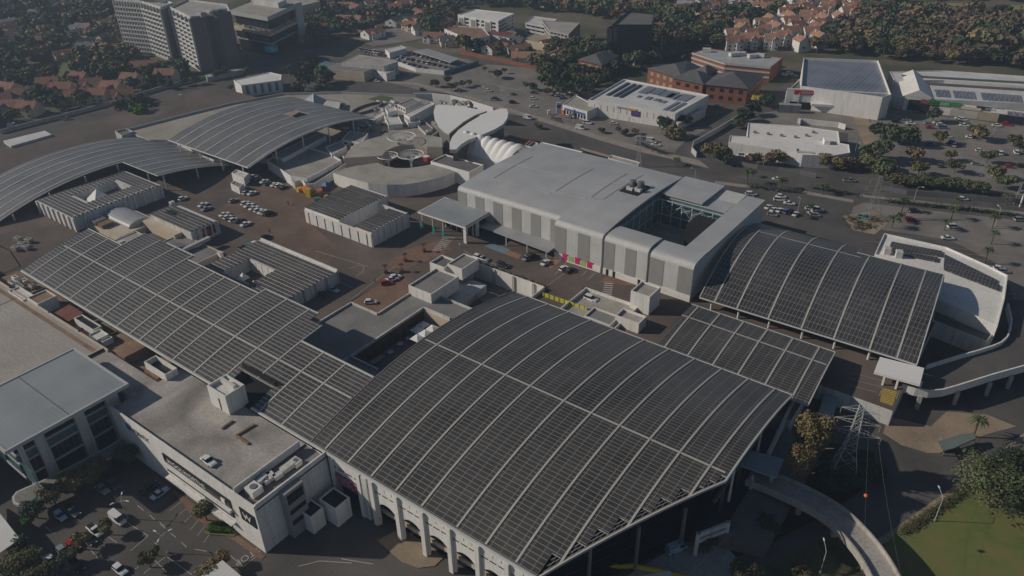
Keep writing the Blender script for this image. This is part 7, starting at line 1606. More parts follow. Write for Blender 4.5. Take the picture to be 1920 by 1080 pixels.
for c in cand:
    if id(c) in chosen: continue
    _, x, y, s_, a_, b_ = c
    r = rnd.uniform(4.6, 8.2); v, f = tmpl[s_][rnd.randrange(4)]; k = len(V); an = rnd.uniform(0, 6.28); ca_, sa_ = math.cos(an)*r, math.sin(an)*r; zz = r*.85
    V += [(x+p[0]*ca_-p[1]*sa_, y+p[0]*sa_+p[1]*ca_, zz+p[2]*r*.85) for p in v]; F += [tuple(i+k for i in q) for q in f]; MI += [SP.index(s_)]*len(f)
me = bpy.data.meshes.new('woodland'); me.from_pydata(V, [], F)
for m_ in mats: me.materials.append(m_)
me.polygons.foreach_set('material_index', MI); me.update(); o = bpy.data.objects.new('woodland', me); C.objects.link(o)
tag(o, 'mass of green, olive and rust coloured tree crowns covering the distant suburb', 'woodland', None, 'stuff')
# cypress like dark trees
for i, (p_, r, h) in enumerate([((190, 118), 4.2, 7), ((300, 150), 3.0, 5), ((282, 148), 3.4, 5.5), ((1418, 60), 3, 6), ((348, 128), 4, 5)]):
    tree(p_, h, r, 'dark', ['tall dark conifer in the garden left of the towers', 'slim dark cypress right of the pair by the left road', 'slim dark cypress left of the pair by the left road', 'dark conifer among the orange roofed slope houses', 'dark conifer at the foot of the apartment towers'][i], 'dark conifers', h/r, crown=CONE)
# palms
def frond(b, a, L, m, droop=.55):
    n = 5; pts = []
    for i in range(n+1):
        s = i/n; pts.append(Vector((math.cos(a)*L*s, math.sin(a)*L*s, L*(.55*s-droop*1.9*s*s))))
    for i in range(n):
        d = (pts[i+1]-pts[i]).normalized(); w_ = Vector((-math.sin(a), math.cos(a), 0))*L*.13*math.sin(math.pi*(i+.8)/(n+1)); w2_ = Vector((-math.sin(a), math.cos(a), 0))*L*.13*math.sin(math.pi*(i+1.8)/(n+1)) if i < n-1 else Vector((0, 0, 0))
        dz = Vector((0, 0, -.10*L))
        b.add([pts[i], pts[i+1], pts[i+1]+w2_+dz, pts[i]+w_+dz], [(0, 1, 2, 3)], m); b.add([pts[i+1], pts[i], pts[i]-w_+dz, pts[i+1]-w2_+dz], [(0, 1, 2, 3)], m)
pb_ = MB()
for i in range(22): frond(pb_, i*2.4, 1.0 if i < 12 else .8, LEAF['palm'], .5 if i < 12 else .15)
po = pb_.build('fronds'); PALM = po.data; bpy.data.objects.remove(po)
tk = MB()
for i in range(8): tk.tube((0, 0, i/8), (0, 0, (i+1)/8), .040-.0015*i, .030-.0012*i, M['bark'], 8)
to = tk.build('trunk'); PTR = to.data; bpy.data.objects.remove(to)
def palm(pxy, h, L, label, z0=0., group='palms along the right car park'):
    c = P(*pxy, z0); t = thing('palm_tree', label, 'palm tree', (c[0], c[1], z0), random.uniform(0, 6), group)
    a_ = bpy.data.objects.new('fronds', PALM); C.objects.link(a_); a_.parent = t; a_.location = (0, 0, h); a_.scale = (L, L, L)
    k = bpy.data.objects.new('trunk', PTR); C.objects.link(k); k.parent = t; k.scale = (h*1.2, h*1.2, h); return t
pl = [((1690, 398), 5.5, 2.6), ((1672, 428), 4.5, 3.2), ((1686, 418), 3.6, 2.4), ((1791, 395), 5, 2.4), ((1783, 412), 5, 2.6), ((1770, 432), 4, 2.4), ((1860, 428), 5, 2.6), ((1858, 458), 5, 2.4), ((1845, 495), 6, 2.2), ((1885, 384), 4.5, 2.8), ((1400, 345), 6, 3.2), ((1465, 355), 4.5, 3.0), ((1542, 365), 4, 2.8), ((1410, 332), 3, 2.2), ((1268, 310), 3, 2.6), ((1824, 820), 6, 2.8), ((1236, 238), 5, 2.2), ((1250, 240), 4.4, 2.0), ((1518, 398), 3, 2.2), ((1506, 410), 2.6, 2.0)]
for i, (p_, h, L) in enumerate(pl): palm(p_, h, L*.85, ['palm beside the black parked car at the road side lot', 'bushy palm at the dark clump left of the red car', 'short palm in the dark clump left of the red car', 'palm over the road verge in the right lot', 'palm above the white car in the right lot', 'short palm left of the white car in the right lot', 'palm in the row on the far right lot, upper', 'palm in the row on the far right lot, middle', 'tall thin palm in the row on the far right lot, lower', 'palm by the road at the right edge', 'large palm beside the main road behind the silver block', 'palm beside the main road, second from the left', 'palm beside the main road, nearest the pylon', 'short palm at the verge below the large palm', 'low palm at the back corner of the silver block', 'palm standing beside the guard shelter', 'left palm of the pair before the solar warehouse', 'right palm of the pair before the solar warehouse', 'small palm by the white parked cars, upper', 'small palm by the white parked cars, lower'][i])
for i, p_ in enumerate([(723, 512), (760, 490), (753, 510), (795, 472)]):
    c = P(*p_, D); t = palm(p_, 3.0, 1.0, ['leftmost slim tree in a red planter on the plaza', 'second slim tree in a red planter on the plaza', 'third slim tree, nearest the white cars, in a red planter', 'rightmost slim tree in a red planter by the crossing'][i], D, 'slim planter trees on the plaza')
    b = MB(); b.tube((0, 0, 0), (0, 0, 1.3), .7, .8, mat('red_brown_planter', (.24, .07, .05), .8, .1) if i == 0 else bpy.data.materials['red_brown_planter'], 8); b.build('planter', t)
poly_hedge = [((1190, 268), (1245, 290)), ((1400, 350), (1500, 362)), ((1520, 352), (1600, 366)), ((1660, 378), (1900, 404))]
for i, (a_, c_) in enumerate(poly_hedge):
    mb = MB(); A_, B_ = Vector(P(*a_, 0)), Vector(P(*c_, 0)); L_ = (B_-A_).length
    for k in range(int(L_*16)):
        p_ = A_.lerp(B_, random.random()); x, y, z = p_.x+random.gauss(0, .8), p_.y+random.gauss(0, .8), random.uniform(.2, 1.7); s = .38
        mb.add([(x-s, y, z), (x, y-s, z+.15), (x+s, y, z+.3), (x, y+s, z+.1)], [(0, 1, 2, 3)], LEAF['mid' if k % 3 else 'dark'])
    o = mb.build('hedge'); tag(o, ['clipped hedge strip by the road before the solar warehouse', 'low hedge on the road verge behind the silver block', 'low hedge near the road and white parked cars', 'long dark hedge between the right road and lower car park'][i], 'hedge')
mb = MB()                                            # tufts on the lawn edge and verge strip
A_, B_ = Vector(P(1690, 1000, 0)), Vector(P(1830, 905, 0))
for k in range(2600):
    s = random.random(); p_ = A_.lerp(B_, s); x, y, z = p_.x+random.gauss(0, .6), p_.y+random.gauss(0, .6), random.uniform(.12, .8); d = .16
    mb.add([(x-d, y, z), (x, y-d, z+.1), (x+d, y, z+.12), (x, y+d, z)], [(0, 1, 2, 3)], LEAF['olive' if k % 3 else 'mid'])
o = mb.build('verge_shrubs'); tag(o, 'strip of low shrubs between road kerb and lawn', 'shrubs', None, 'stuff')

# ------------------------------------------------------------------ vehicles
PAINT = dict(white=mat('white_car_paint', (.72, .72, .72), .3, .03, spec=.5), silver=mat('silver_car_paint', (.38, .40, .42), .3, .05, metal=.4), black=mat('black_car_paint', (.02, .02, .024), .25, .1, spec=.5),
             red=mat('red_car_paint', (.42, .02, .03), .3, .05, spec=.5), teal=mat('turquoise_car_paint', (.03, .30, .28), .3, .05, spec=.5), blue=mat('blue_car_paint', (.10, .17, .32), .3, .05, spec=.5),
             lightblue=mat('pale_blue_car_paint', (.42, .56, .66), .3, .05, spec=.5), grey=mat('grey_car_paint', (.13, .14, .15), .3, .05, metal=.3))
def loft(b, secs, m):
    """secs: list of (x, [(y, z) ...]) closed half mirrored sections"""
    n = len(secs[0][1]); vs = [(x, y, z) for x, s in secs for y, z in s]; fs = []
    for i in range(len(secs)-1):
        for j in range(n): k = (j+1) % n; fs.append((i*n+j, i*n+k, (i+1)*n+k, (i+1)*n+j))
    fs += [tuple(range(n-1, -1, -1)), tuple((len(secs)-1)*n+j for j in range(n))]; b.add(vs, fs, m)
def sec(w, zb, zt, r=.12): return [(-w, zb), (w, zb), (w, zt-r), (w-r, zt), (-w+r, zt), (-w, zt-r)]
KINDS = dict(hatch=(3.9, .84, 1.45), sedan=(4.5, .88, 1.42), suv=(4.6, .93, 1.72), pickup=(5.0, .9, 1.68), van=(4.9, .95, 2.15), truck=(8.5, 1.25, 3.3))
CARP = {}
def carproto(kind, col):
    if (kind, col) in CARP: return copy_tree(CARP[(kind, col)])
    L, w, H = KINDS[kind]; h = L/2; t = bpy.data.objects.new('car', None); C.objects.link(t)
    zb = .28; hood = .92 if kind in ('suv', 'pickup') else .82
    if kind in ('van',): hood = 1.05
    b = MB(); P_ = PAINT[col]
    loft(b, [(-h, sec(w*.86, .42, hood*.86)), (-h+.15, sec(w*.96, zb, hood*.98)), (-h*.5, sec(w, zb, hood)), (h*.3, sec(w, zb, hood)), (h-.35, sec(w*.95, zb, hood*.90)), (h, sec(w*.82, .40, hood*.70))], P_)
    if kind == 'truck': b = MB(); b.box(-h, -w, .9, h-2.2, w, H, P_); b.box(h-2.0, -w*.95, .5, h, w*.95, 2.4, P_)
    rf = dict(hatch=(-h+.35, h*.12), sedan=(-h*.42, h*.12), suv=(-h+.35, h*.2), pickup=(-h*.05, h*.35), van=(-h+.15, h*.55)).get(kind)
    if rf:
        a, c = rf; ztop = H
        loft(b, [(a+.10, sec(w*.78, ztop-.07, ztop, .04)), ((a+c)/2, sec(w*.80, ztop-.07, ztop+.02, .05)), (c-.1, sec(w*.76, ztop-.08, ztop-.01, .04))], P_)
        if kind == 'van': b.box(-h+.12, -w*.9, 1.0, h*.15, w*.9, H-.3, P_)
    o = b.build('body', t)
    if rf:
        g = MB(); sl = .55 if kind != 'van' else .35; rs = .45 if kind in ('sedan',) else .22
        vs = [(a-rs+.1, -w*.92, hood-.02), (c+sl, -w*.9, hood-.04), (c+sl, w*.9, hood-.04), (a-rs+.1, w*.92, hood-.02), (a+.08, -w*.79, H-.05), (c-.08, -w*.77, H-.06), (c-.08, w*.77, H-.06), (a+.08, w*.79, H-.05)]
        g.add(vs, [(0, 1, 5, 4), (1, 2, 6, 5), (2, 3, 7, 6), (3, 0, 4, 7), (4, 5, 6, 7)], M['carglass']); g.build('windows', t)
        if kind == 'pickup': g = MB(); g.box(-h+.15, -w*.8, hood-.3, a-.35, w*.8, hood+.02, M['dark']); g.build('load_bed', t)
    elif kind == 'truck': g = MB(); g.box(h-.2, -w*.85, 1.4, h+.04, w*.85, 2.2, M['carglass']); g.build('windows', t)
    for sx in (-h*.62, h*.62):
        for sy in (-1, 1):
            r = .33 if kind != 'truck' else .5; b = MB(); b.tube((sx, sy*(w-.18), r), (sx, sy*(w+.02), r), r, r, M['tyre'], 12); wh = b.build('wheel', t)
            b = MB(); b.tube((sx, sy*(w-.02), r), (sx, sy*(w+.035), r), r*.55, r*.55, M['rim'], 8); b.build('rim', wh)
    for sy in (-1, 1):
        b = MB(); b.box(h-.22, sy*w*.72-.18, hood*.62, h-.01, sy*w*.72+.18, hood*.78, M['lampw']); b.build('headlight', t)
        b = MB(); b.box(-h-.01, sy*w*.75-.14, hood*.66, -h+.12, sy*w*.75+.14, hood*.84, M['red']); b.build('taillight', t)
    CARP[(kind, col)] = t; return t
def car(pxy, rz, kind, col, label, z=.06, group='parked cars', cat='car'):
    t = carproto(kind, col); c = P(*pxy, z+.5); t.location = (c[0], c[1], z); t.rotation_euler = (0, 0, R(rz)); t.name = 'parked_car' if kind != 'truck' else 'truck'
    tag(t, label, cat, group); return t
cn = dict(white='white', silver='silver', black='black', red='red', teal='turquoise', blue='blue', lightblue='pale blue', grey='dark grey')
kn = dict(hatch='hatchback', sedan='saloon car', suv='tall estate car', pickup='pickup', van='van', truck='box truck')
def carrow(items, where, z=.06, group='parked cars'):
    cnt = {}
    for (x, y, rz, k, col) in items: cnt[(k, col)] = cnt.get((k, col), 0)+1
    seen = {}
    for (x, y, rz, k, col) in sorted(items, key=lambda q: q[0]):
        i = seen.get((k, col), 0); seen[(k, col)] = i+1
        n = cnt[(k, col)]; od = 'only' if n == 1 else 'left' if (n == 2 and i == 0) else 'right' if n == 2 else pos(i, n)
        lb = (f'{cn[col]} {kn[k]} {where}' if n == 1 else f'{cn[col]} {kn[k]} {where}, {od} of {n} from the left')
        if len(lb.split()) > 16: lb = lb.replace(' from the left', '').replace('tall estate car', 'estate car')
        if len(lb.split()) > 16: lb = lb.replace('the left part of ', 'the left of ').replace('the right part of ', 'the right of ')
        if len(lb.split()) > 16: lb = lb.replace('saloon car', 'saloon').replace('estate car', 'estate').replace(' the ', ' ')
        car((x, y), rz+random.uniform(-3, 3), k, col, lb, z, group, 'truck' if k == 'truck' else 'car')
Z5 = D+.06
carrow([(192, 917, 0, 'sedan', 'silver'), (213, 909, 0, 'hatch', 'grey')], 'in the shade beneath the curved awning trees')
carrow([(113, 967, 0, 'hatch', 'lightblue'), (135, 958, 0, 'pickup', 'grey')], 'below the rounded end of the white awning')
carrow([(221, 973, 0, 'van', 'white'), (178, 994, 0, 'pickup', 'white'), (168, 1012, 0, 'hatch', 'black'), (137, 1023, 0, 'hatch', 'red'), (118, 1034, 0, 'hatch', 'silver'), (97, 1051, 0, 'sedan', 'white'), (143, 1060, 0, 'suv', 'black'), (225, 1068, 0, 'hatch', 'white'), (98, 1083, 0, 'hatch', 'white')], 'in the near left car park')
carrow([(300, 925, 90, 'sedan', 'lightblue'), (281, 914, 90, 'sedan', 'black')], 'in the shaded bays before the sign band')
carrow([(40, 862, 0, 'hatch', 'silver')], 'in the sunlit gap left of the glass front')
carrow([(391, 864, -4, 'sedan', 'white')], 'alone on the worn rooftop parking', 13.02)
carrow([(1268, 1028, 62, 'van', 'lightblue')], 'under the slanting edge of the main canopy', .2)
carrow([(343, 372, 90, 'hatch', 'white'), (381, 384, 90, 'sedan', 'white'), (387, 391, 90, 'sedan', 'silver')], 'near the mural block', Z5)
carrow([(421, 402, 90, 'sedan', 'white'), (427, 407, 90, 'hatch', 'white'), (438, 412, 90, 'hatch', 'white'), (447, 413, 90, 'sedan', 'grey'), (461, 420, 90, 'sedan', 'white')], 'in the lower plaza row', Z5)
carrow([(437, 376, 90, 'hatch', 'silver'), (460, 381, 90, 'hatch', 'white'), (467, 385, 90, 'sedan', 'white'), (476, 390, 90, 'sedan', 'white'), (484, 394, 90, 'hatch', 'white'), (492, 397, 90, 'sedan', 'white'), (498, 399, 90, 'sedan', 'silver'), (504, 400, 90, 'suv', 'black')], 'in the middle plaza row', Z5)
carrow([(462, 361, 90, 'hatch', 'white'), (473, 362, 90, 'sedan', 'white'), (476, 331, 90, 'sedan', 'white'), (483, 334, 90, 'hatch', 'silver'), (496, 340, 90, 'sedan', 'white'), (502, 344, 90, 'hatch', 'grey'), (516, 346, 90, 'sedan', 'white'), (523, 348, 90, 'hatch', 'white'), (531, 351, 90, 'sedan', 'black')], 'in the upper plaza row by the huts', Z5)
carrow([(470, 460, 90, 'sedan', 'teal'), (479, 456, 90, 'hatch', 'white'), (498, 444, 95, 'hatch', 'black'), (455, 463, 90, 'hatch', 'grey')], 'in the small group beside the U shaped block', Z5)
carrow([(695, 566, 37, 'hatch', 'white')], 'standing alone on the red brick paving', Z5)
carrow([(724, 530, 60, 'hatch', 'red'), (735, 523, 60, 'sedan', 'white'), (741, 519, 60, 'hatch', 'white')], 'in the group by the planter trees', Z5)
carrow([(625, 543, 0, 'sedan', 'lightblue'), (606, 553, 0, 'sedan', 'black')], 'in the shade of the U shaped block', Z5)
carrow([(897, 482, 0, 'hatch', 'white'), (906, 485, 0, 'sedan', 'silver'), (942, 497, 0, 'suv', 'black')], 'above the white retaining wall', Z5)
carrow([(988, 483, 90, 'sedan', 'silver'), (996, 481, 90, 'suv', 'black'), (1023, 492, 90, 'sedan', 'white'), (1057, 503, 80, 'hatch', 'white'), (1068, 506, 80, 'sedan', 'black')], 'along the foot of the silver block', Z5)
carrow([(1108, 560, -5, 'suv', 'white')], 'near the brick paved crossing', Z5)
carrow([(396, 298, 90, 'hatch', 'white'), (406, 301, 90, 'sedan', 'white'), (416, 304, 90, 'hatch', 'silver')], 'just below the eave of the arched canopy', Z5)
carrow([(1441, 388, 80, 'sedan', 'white'), (1451, 393, 80, 'sedan', 'white'), (1462, 394, 80, 'sedan', 'white'), (1448, 402, 10, 'hatch', 'silver'), (1475, 396, 80, 'suv', 'blue'), (1483, 397, 80, 'suv', 'black'), (1492, 401, 85, 'sedan', 'white'), (1523, 400, 20, 'sedan', 'white'), (1528, 403, 20, 'hatch', 'silver'), (1519, 391, 20, 'hatch', 'white'), (1533, 393, 20, 'suv', 'white'), (1461, 374, 20, 'suv', 'white'), (1465, 368, 20, 'hatch', 'white'), (1480, 381, 15, 'sedan', 'white'), (1408, 364, 30, 'suv', 'white'), (1404, 368, 30, 'hatch', 'silver')], 'in the small lot behind the silver block')
carrow([(1620, 407, 5, 'pickup', 'teal'), (1708, 412, 40, 'suv', 'red'), (1788, 425, 37, 'suv', 'white'), (1777, 446, 30, 'sedan', 'white'), (1913, 412, 30, 'suv', 'silver'), (1874, 503, 20, 'hatch', 'white'), (1881, 508, 20, 'hatch', 'silver'), (1715, 396, 30, 'suv', 'black')], 'in the lower right car park')
carrow([(1797, 369, 25, 'sedan', 'white'), (1806, 373, 25, 'hatch', 'white'), (1458, 336, 22, 'sedan', 'white'), (1592, 338, 25, 'pickup', 'silver')], 'driving on the right hand road', .1, 'cars on the road')
carrow([(990, 221, 10, 'van', 'white'), (707, 152, 15, 'hatch', 'white'), (930, 186, 20, 'suv', 'black'), (926, 186, 20, 'hatch', 'silver'), (962, 192, 20, 'suv', 'black'), (1000, 184, 20, 'hatch', 'white'), (1000, 199, 30, 'sedan', 'white'), (1088, 240, 10, 'van', 'white'), (1102, 230, 10, 'suv', 'white'), (1151, 231, 20, 'hatch', 'white')], 'on or beside the main road', .1, 'cars on the road')
carrow([(1642, 217, 20, 'hatch', 'red'), (1680, 220, 20, 'hatch', 'silver'), (1680, 228, 20, 'suv', 'black'), (1700, 224, 20, 'sedan', 'silver'), (1708, 231, 10, 'sedan', 'white'), (1744, 239, 20, 'sedan', 'red'), (1741, 232, 20, 'sedan', 'silver'), (1758, 230, 20, 'sedan', 'white'), (1764, 234, 20, 'hatch', 'white'), (1768, 239, 20, 'suv', 'blue'), (1787, 268, 10, 'suv', 'black'), (1777, 256, 20, 'hatch', 'white')], 'in the left part of the upper right car park')
carrow([(1799, 222, 15, 'sedan', 'white'), (1806, 224, 15, 'hatch', 'white'), (1808, 235, 15, 'sedan', 'white'), (1816, 232, 15, 'sedan', 'silver'), (1803, 229, 15, 'suv', 'silver'), (1820, 257, 10, 'sedan', 'white'), (1828, 258, 10, 'hatch', 'black'), (1869, 235, 12, 'sedan', 'white'), (1888, 233, 12, 'suv', 'red'), (1821, 217, 12, 'hatch', 'white'), (1908, 217, 12, 'suv', 'white'), (1857, 215, 25, 'truck', 'white'), (1917, 312, 20, 'suv', 'black')], 'in the right part of the upper right car park')
rq_ = random.Random(21)
carrow([(1655+i*17+rq_.uniform(-5, 5), 262+rq_.uniform(-3, 4)+i*1.6, 20+rq_.choice([0, 90]), rq_.choice(['hatch', 'sedan', 'suv']), rq_.choice(['white', 'silver', 'grey', 'white', 'blue'])) for i in (2, 5, 8, 11, 13, 15)], 'in the middle aisle of the upper right car park')
carrow([(1700+i*22+rq_.uniform(-6, 6), 300+rq_.uniform(-4, 6)+i*1.6, 20+rq_.choice([0, 90]), rq_.choice(['hatch', 'sedan', 'suv']), rq_.choice(['white', 'silver', 'grey', 'red'])) for i in (1, 3, 6, 9)], 'in the lower aisle of the upper right car park')
carrow([(790+i*24+rq_.uniform(-6, 6), 168+rq_.uniform(-4, 4)+i*.5, rq_.choice([20, 110]), rq_.choice(['hatch', 'sedan']), rq_.choice(['white', 'silver', 'grey'])) for i in (0, 3, 5, 7, 9)], 'in the upper car park before the dealer yard')
carrow([(1393, 291, 20, 'suv', 'white'), (1404, 294, 20, 'hatch', 'white'), (1204, 262, 20, 'van', 'silver'), (1221, 264, 20, 'van', 'white'), (1230, 271, 20, 'sedan', 'white'), (1500, 190, 25, 'truck', 'white'), (1548, 196, 25, 'truck', 'white')], 'beside the showroom and warehouses')
carrow([(513, 170, 10, 'pickup', 'silver'), (559, 168, 10, 'pickup', 'black'), (125, 223, 50, 'pickup', 'silver'), (342, 181, 50, 'suv', 'lightblue'), (288, 203, 50, 'hatch', 'white'), (24, 236, 50, 'van', 'white'), (82, 176, 10, 'hatch', 'white'), (228, 190, 20, 'suv', 'white')], 'near the left hand road', .1)
dl = []
rnd = random.Random(8)
for (x0, y0, x1, y1, n) in ((748, 106, 850, 128, 10), (742, 112, 800, 128, 6), (770, 100, 850, 120, 9), (676, 92, 716, 98, 8), (684, 98, 724, 104, 7)):
    for i in range(n): s = (i+.5)/n; dl.append((x0+(x1-x0)*s, y0+(y1-y0)*s, 37+55, rnd.choice(['hatch', 'sedan', 'suv']), rnd.choice(['white', 'white', 'white', 'silver', 'silver', 'grey'])))
carrow(dl, 'among the rows of the dealer yard', .1, 'cars of the dealer yard')
carrow([(1110+i*9+rnd.uniform(-2, 2), 172-i*.6+rnd.uniform(-3, 3), 60, 'sedan', rnd.choice(['white', 'silver', 'grey'])) for i in range(-5, 1)]+[(1040, 172, 60, 'sedan', 'silver'), (1047, 178, 60, 'suv', 'white'), (1054, 183, 60, 'sedan', 'blue')], 'in the tree shaded office car park', .1)
carrow([(1480, 138, 20, 'suv', 'white'), (1490, 142, 20, 'sedan', 'silver'), (1470, 140, 20, 'hatch', 'white'), (1290+0, 190, 20, 'hatch', 'grey'), (1345, 198, 20, 'sedan', 'blue'), (1320, 205, 20, 'sedan', 'grey')], 'beside the brick offices', .1)
# ------------------------------------------------------------------ street lamps, masts, pylons
def lamp(pxy, h, label, arms=1, az=0., z0=.05, L=1.8, group='street lamps'):
    c = P(*pxy, z0); t = thing('street_lamp', label, 'street lamp', (c[0], c[1], z0), az, group)
    b = MB(); b.tube((0, 0, 0), (0, 0, h), .11, .07, M['fascia'], 8); b.build('pole', t)
    for k in range(arms):
        g = k*2*math.pi/arms; q = [(0, 0, h), (math.cos(g)*L*.4, math.sin(g)*L*.4, h+.45), (math.cos(g)*L, math.sin(g)*L, h+.6)]
        b = MB(); b.tube(q[0], q[1], .06, .05, M['fascia'], 6); b.tube(q[1], q[2], .05, .05, M['fascia'], 6); a_ = b.build('arm', t)
        b = MB(); x, y = q[2][0], q[2][1]; b.prism([(x-.35*math.cos(g)-.12*math.sin(g), y-.35*math.sin(g)+.12*math.cos(g)), (x-.35*math.cos(g)+.12*math.sin(g), y-.35*math.sin(g)-.12*math.cos(g)), (x+.45*math.cos(g)+.1*math.sin(g), y+.45*math.sin(g)-.1*math.cos(g)), (x+.45*math.cos(g)-.1*math.sin(g), y+.45*math.sin(g)+.1*math.cos(g))], h+.55, h+.72, M['bright']); b.build('lamp_head', a_)
    b = MB(); b.tube((0, 0, 0), (0, 0, .5), .28, .25, M['pave'], 8); b.build('base', t); return t
lamp((240, 973), 5.6, 'double armed lamp post beside the white van', 3, R(20)); lamp((315, 1037), 5.4, 'double armed lamp post on the kerb above the bottom shade roof', 3, R(70))
lamp((1752, 977), 6.9, 'tall curved street lamp at the edge of the lawn', 1, R(120), L=2.8); lamp((1538, 1074), 6.4, 'street lamp at the bottom edge beside the curved ramp', 1, R(120), L=2.6)
lps = [(1712, 383), (1902, 378), (1868, 432), (1862, 470), (1300+555-0, 0)]
for i, (p_, h) in enumerate([((1712, 382), 7), ((1901, 382), 7), ((1866, 424), 7), ((1302, 343), 6), ((1496, 396), 6), ((905, 190), 8), ((862, 178), 8), ((1075, 232), 8), ((946, 200), 8), ((1158, 228), 6), ((818, 160), 7), ((694, 150), 7), ((543, 150), 8), ((1030, 150), 8), ((1860, 258), 6), ((1740, 218), 5), ((1570, 180), 6), ((1600, 300), 7), ((1430, 318), 7), ((1390, 130), 6)]):
    lamp(p_, h, ['slim lamp post on the verge above the lower right car park', 'lamp post near the right edge of the main road', 'lamp post in the palm row of the lower right car park', 'lamp post on the verge behind the silver block', 'lamp post by the small white car lot', 'tall lamp post in the upper car park, right of the first', 'tall lamp post in the upper car park before the curved wall', 'lamp post at the filling station road side', 'tall lamp post in the upper car park near the black cars', 'thin lamp post before the solar warehouse wall', 'lamp post by the dealer yard wall', 'lamp post on the main road bend by the warehouses', 'tall lamp post by the white hall', 'tall lamp post at the tree lined end of the upper car park', 'lamp post in the upper right car park centre', 'lamp post before the red shop', 'lamp post beside the loading bays', 'lamp post at the hedge end by the dirt bank', 'lamp post on the verge in front of the orange trees', 'lamp post between the brick offices'][i], 1, R((i*67) % 360))
def pylon(pxy, H, w_, label, arms=True, z0=.1, m='fascia', rz=0, thick=.09):
    c = P(*pxy, z0); t = thing('lattice_pylon', label, 'pylon', (c[0], c[1], z0), rz, 'lattice pylons'); b = MB(); lv = 8; th = thick
    prof = [(0, 1.), (.3, .55), (.5, .33), (1., .16)]
    def wd(s):
        for (a, x), (c_, y) in zip(prof, prof[1:]):
            if s <= c_: return w_*(x+(y-x)*(s-a)/(c_-a))
        return w_*.16
    cs = [(-1, -1), (1, -1), (1, 1), (-1, 1)]
    for i in range(lv):
        s0, s1 = (i/lv)**.85, ((i+1)/lv)**.85; a, d_ = wd(s0), wd(s1)
        for j in range(4):
            x, y = cs[j]; x2, y2 = cs[(j+1) % 4]
            b.tube((x*a, y*a, H*s0), (x*d_, y*d_, H*s1), th, th, M[m], 4); b.tube((x*a, y*a, H*s0), (x2*d_, y2*d_, H*s1), th*.55, th*.55, M[m], 4); b.tube((x2*a, y2*a, H*s0), (x*d_, y*d_, H*s1), th*.55, th*.55, M[m], 4); b.tube((x*d_, y*d_, H*s1), (x2*d_, y2*d_, H*s1), th*.5, th*.5, M[m], 4)
    b.build('lattice_mast', t)
    if arms:
        for k, (s, L_) in enumerate(((.62, w_*1.75), (.78, w_*1.5), (.93, w_*1.25))):
            for sx in (-1, 1):
                b = MB(); z = H*s; e = (sx*L_, 0, z+.1)
                for y in (-1, 1): b.tube((sx*wd(s), y*wd(s), z), e, th*.6, th*.6, M[m], 4); b.tube((sx*wd(s), y*wd(s), z+H*.05), e, th*.5, th*.5, M[m], 4)
                for q_ in range(1, 4):
                    f = q_/4; b.tube((sx*(wd(s)+(L_-wd(s))*f), -wd(s)*(1-f), z), (sx*(wd(s)+(L_-wd(s))*f), wd(s)*(1-f), z), th*.4, th*.4, M[m], 4)
                ar = b.build('cross_arm', t); b = MB(); b.tube((e[0], 0, z), (e[0], 0, z-1.6), .07, .07, M['concrete'], 5); b.build('insulator', ar)
    return t
pylon((1580, 890), 21, 3.2, 'tall lattice pylon beside the golden tree, nearest one', rz=R(15), thick=.085, m='fascia'); pylon((1633, 410), 17.5, 3.0, 'lattice pylon on the dirt island by the right car park', rz=R(40), thick=.06, m='louvre')
pylon((1238, 112), 15, 1.6, 'slim brown lattice mast beside the brick offices', True, m='tan', rz=R(10), thick=.16); pylon((1420, 78), 14, 1.6, 'distant lattice pylon before the orange roofed slope', rz=R(30), thick=.14)
pylon((1196, 312), 15, 1.6, 'thin lattice pylon standing behind the silver block', rz=R(20), thick=.05)
t = thing('power_line', 'thin power lines running down from the nearest pylon', 'power line'); c0 = P(1580, 890, 0)
a_ = (c0[0]+2, c0[1], 19); q1 = P(1640, 1130, 9)
ball = P(1609, 949, 13)
for k, (s, e, sag) in enumerate(((a_, (*P(1618, 1160, 12), 12), 1.), ((c0[0]+4, c0[1]+1, 16), (*P(1705, 1140, 8), 8), 2.), ((c0[0]-3, c0[1], 16), (*P(1200, 1160, 14), 14), 2.))):
    b = MB(); n = 14; pts = [Vector(s).lerp(Vector(e), i/n)-Vector((0, 0, sag*4*(i/n)*(1-i/n))) for i in range(n+1)]
    for i in range(n): b.tube(pts[i], pts[i+1], .014, .014, M['dsteel'], 4)
    b.build('cable', t)
    if k == 0:
        bl_ = min(pts, key=lambda p_: math.hypot(pix(*p_)[0]-1609, pix(*p_)[1]-949) if False else abs(p_.z-15.2))
        bm = bmesh.new(); bmesh.ops.create_icosphere(bm, subdivisions=2, radius=.42); me = bpy.data.meshes.new('marker_ball'); bm.to_mesh(me); bm.free(); me.materials.append(M['orange']); o = bpy.data.objects.new('marker_ball', me); C.objects.link(o); o.location = bl_; tag(o, 'orange warning ball hanging on the power line over the road', 'warning ball')
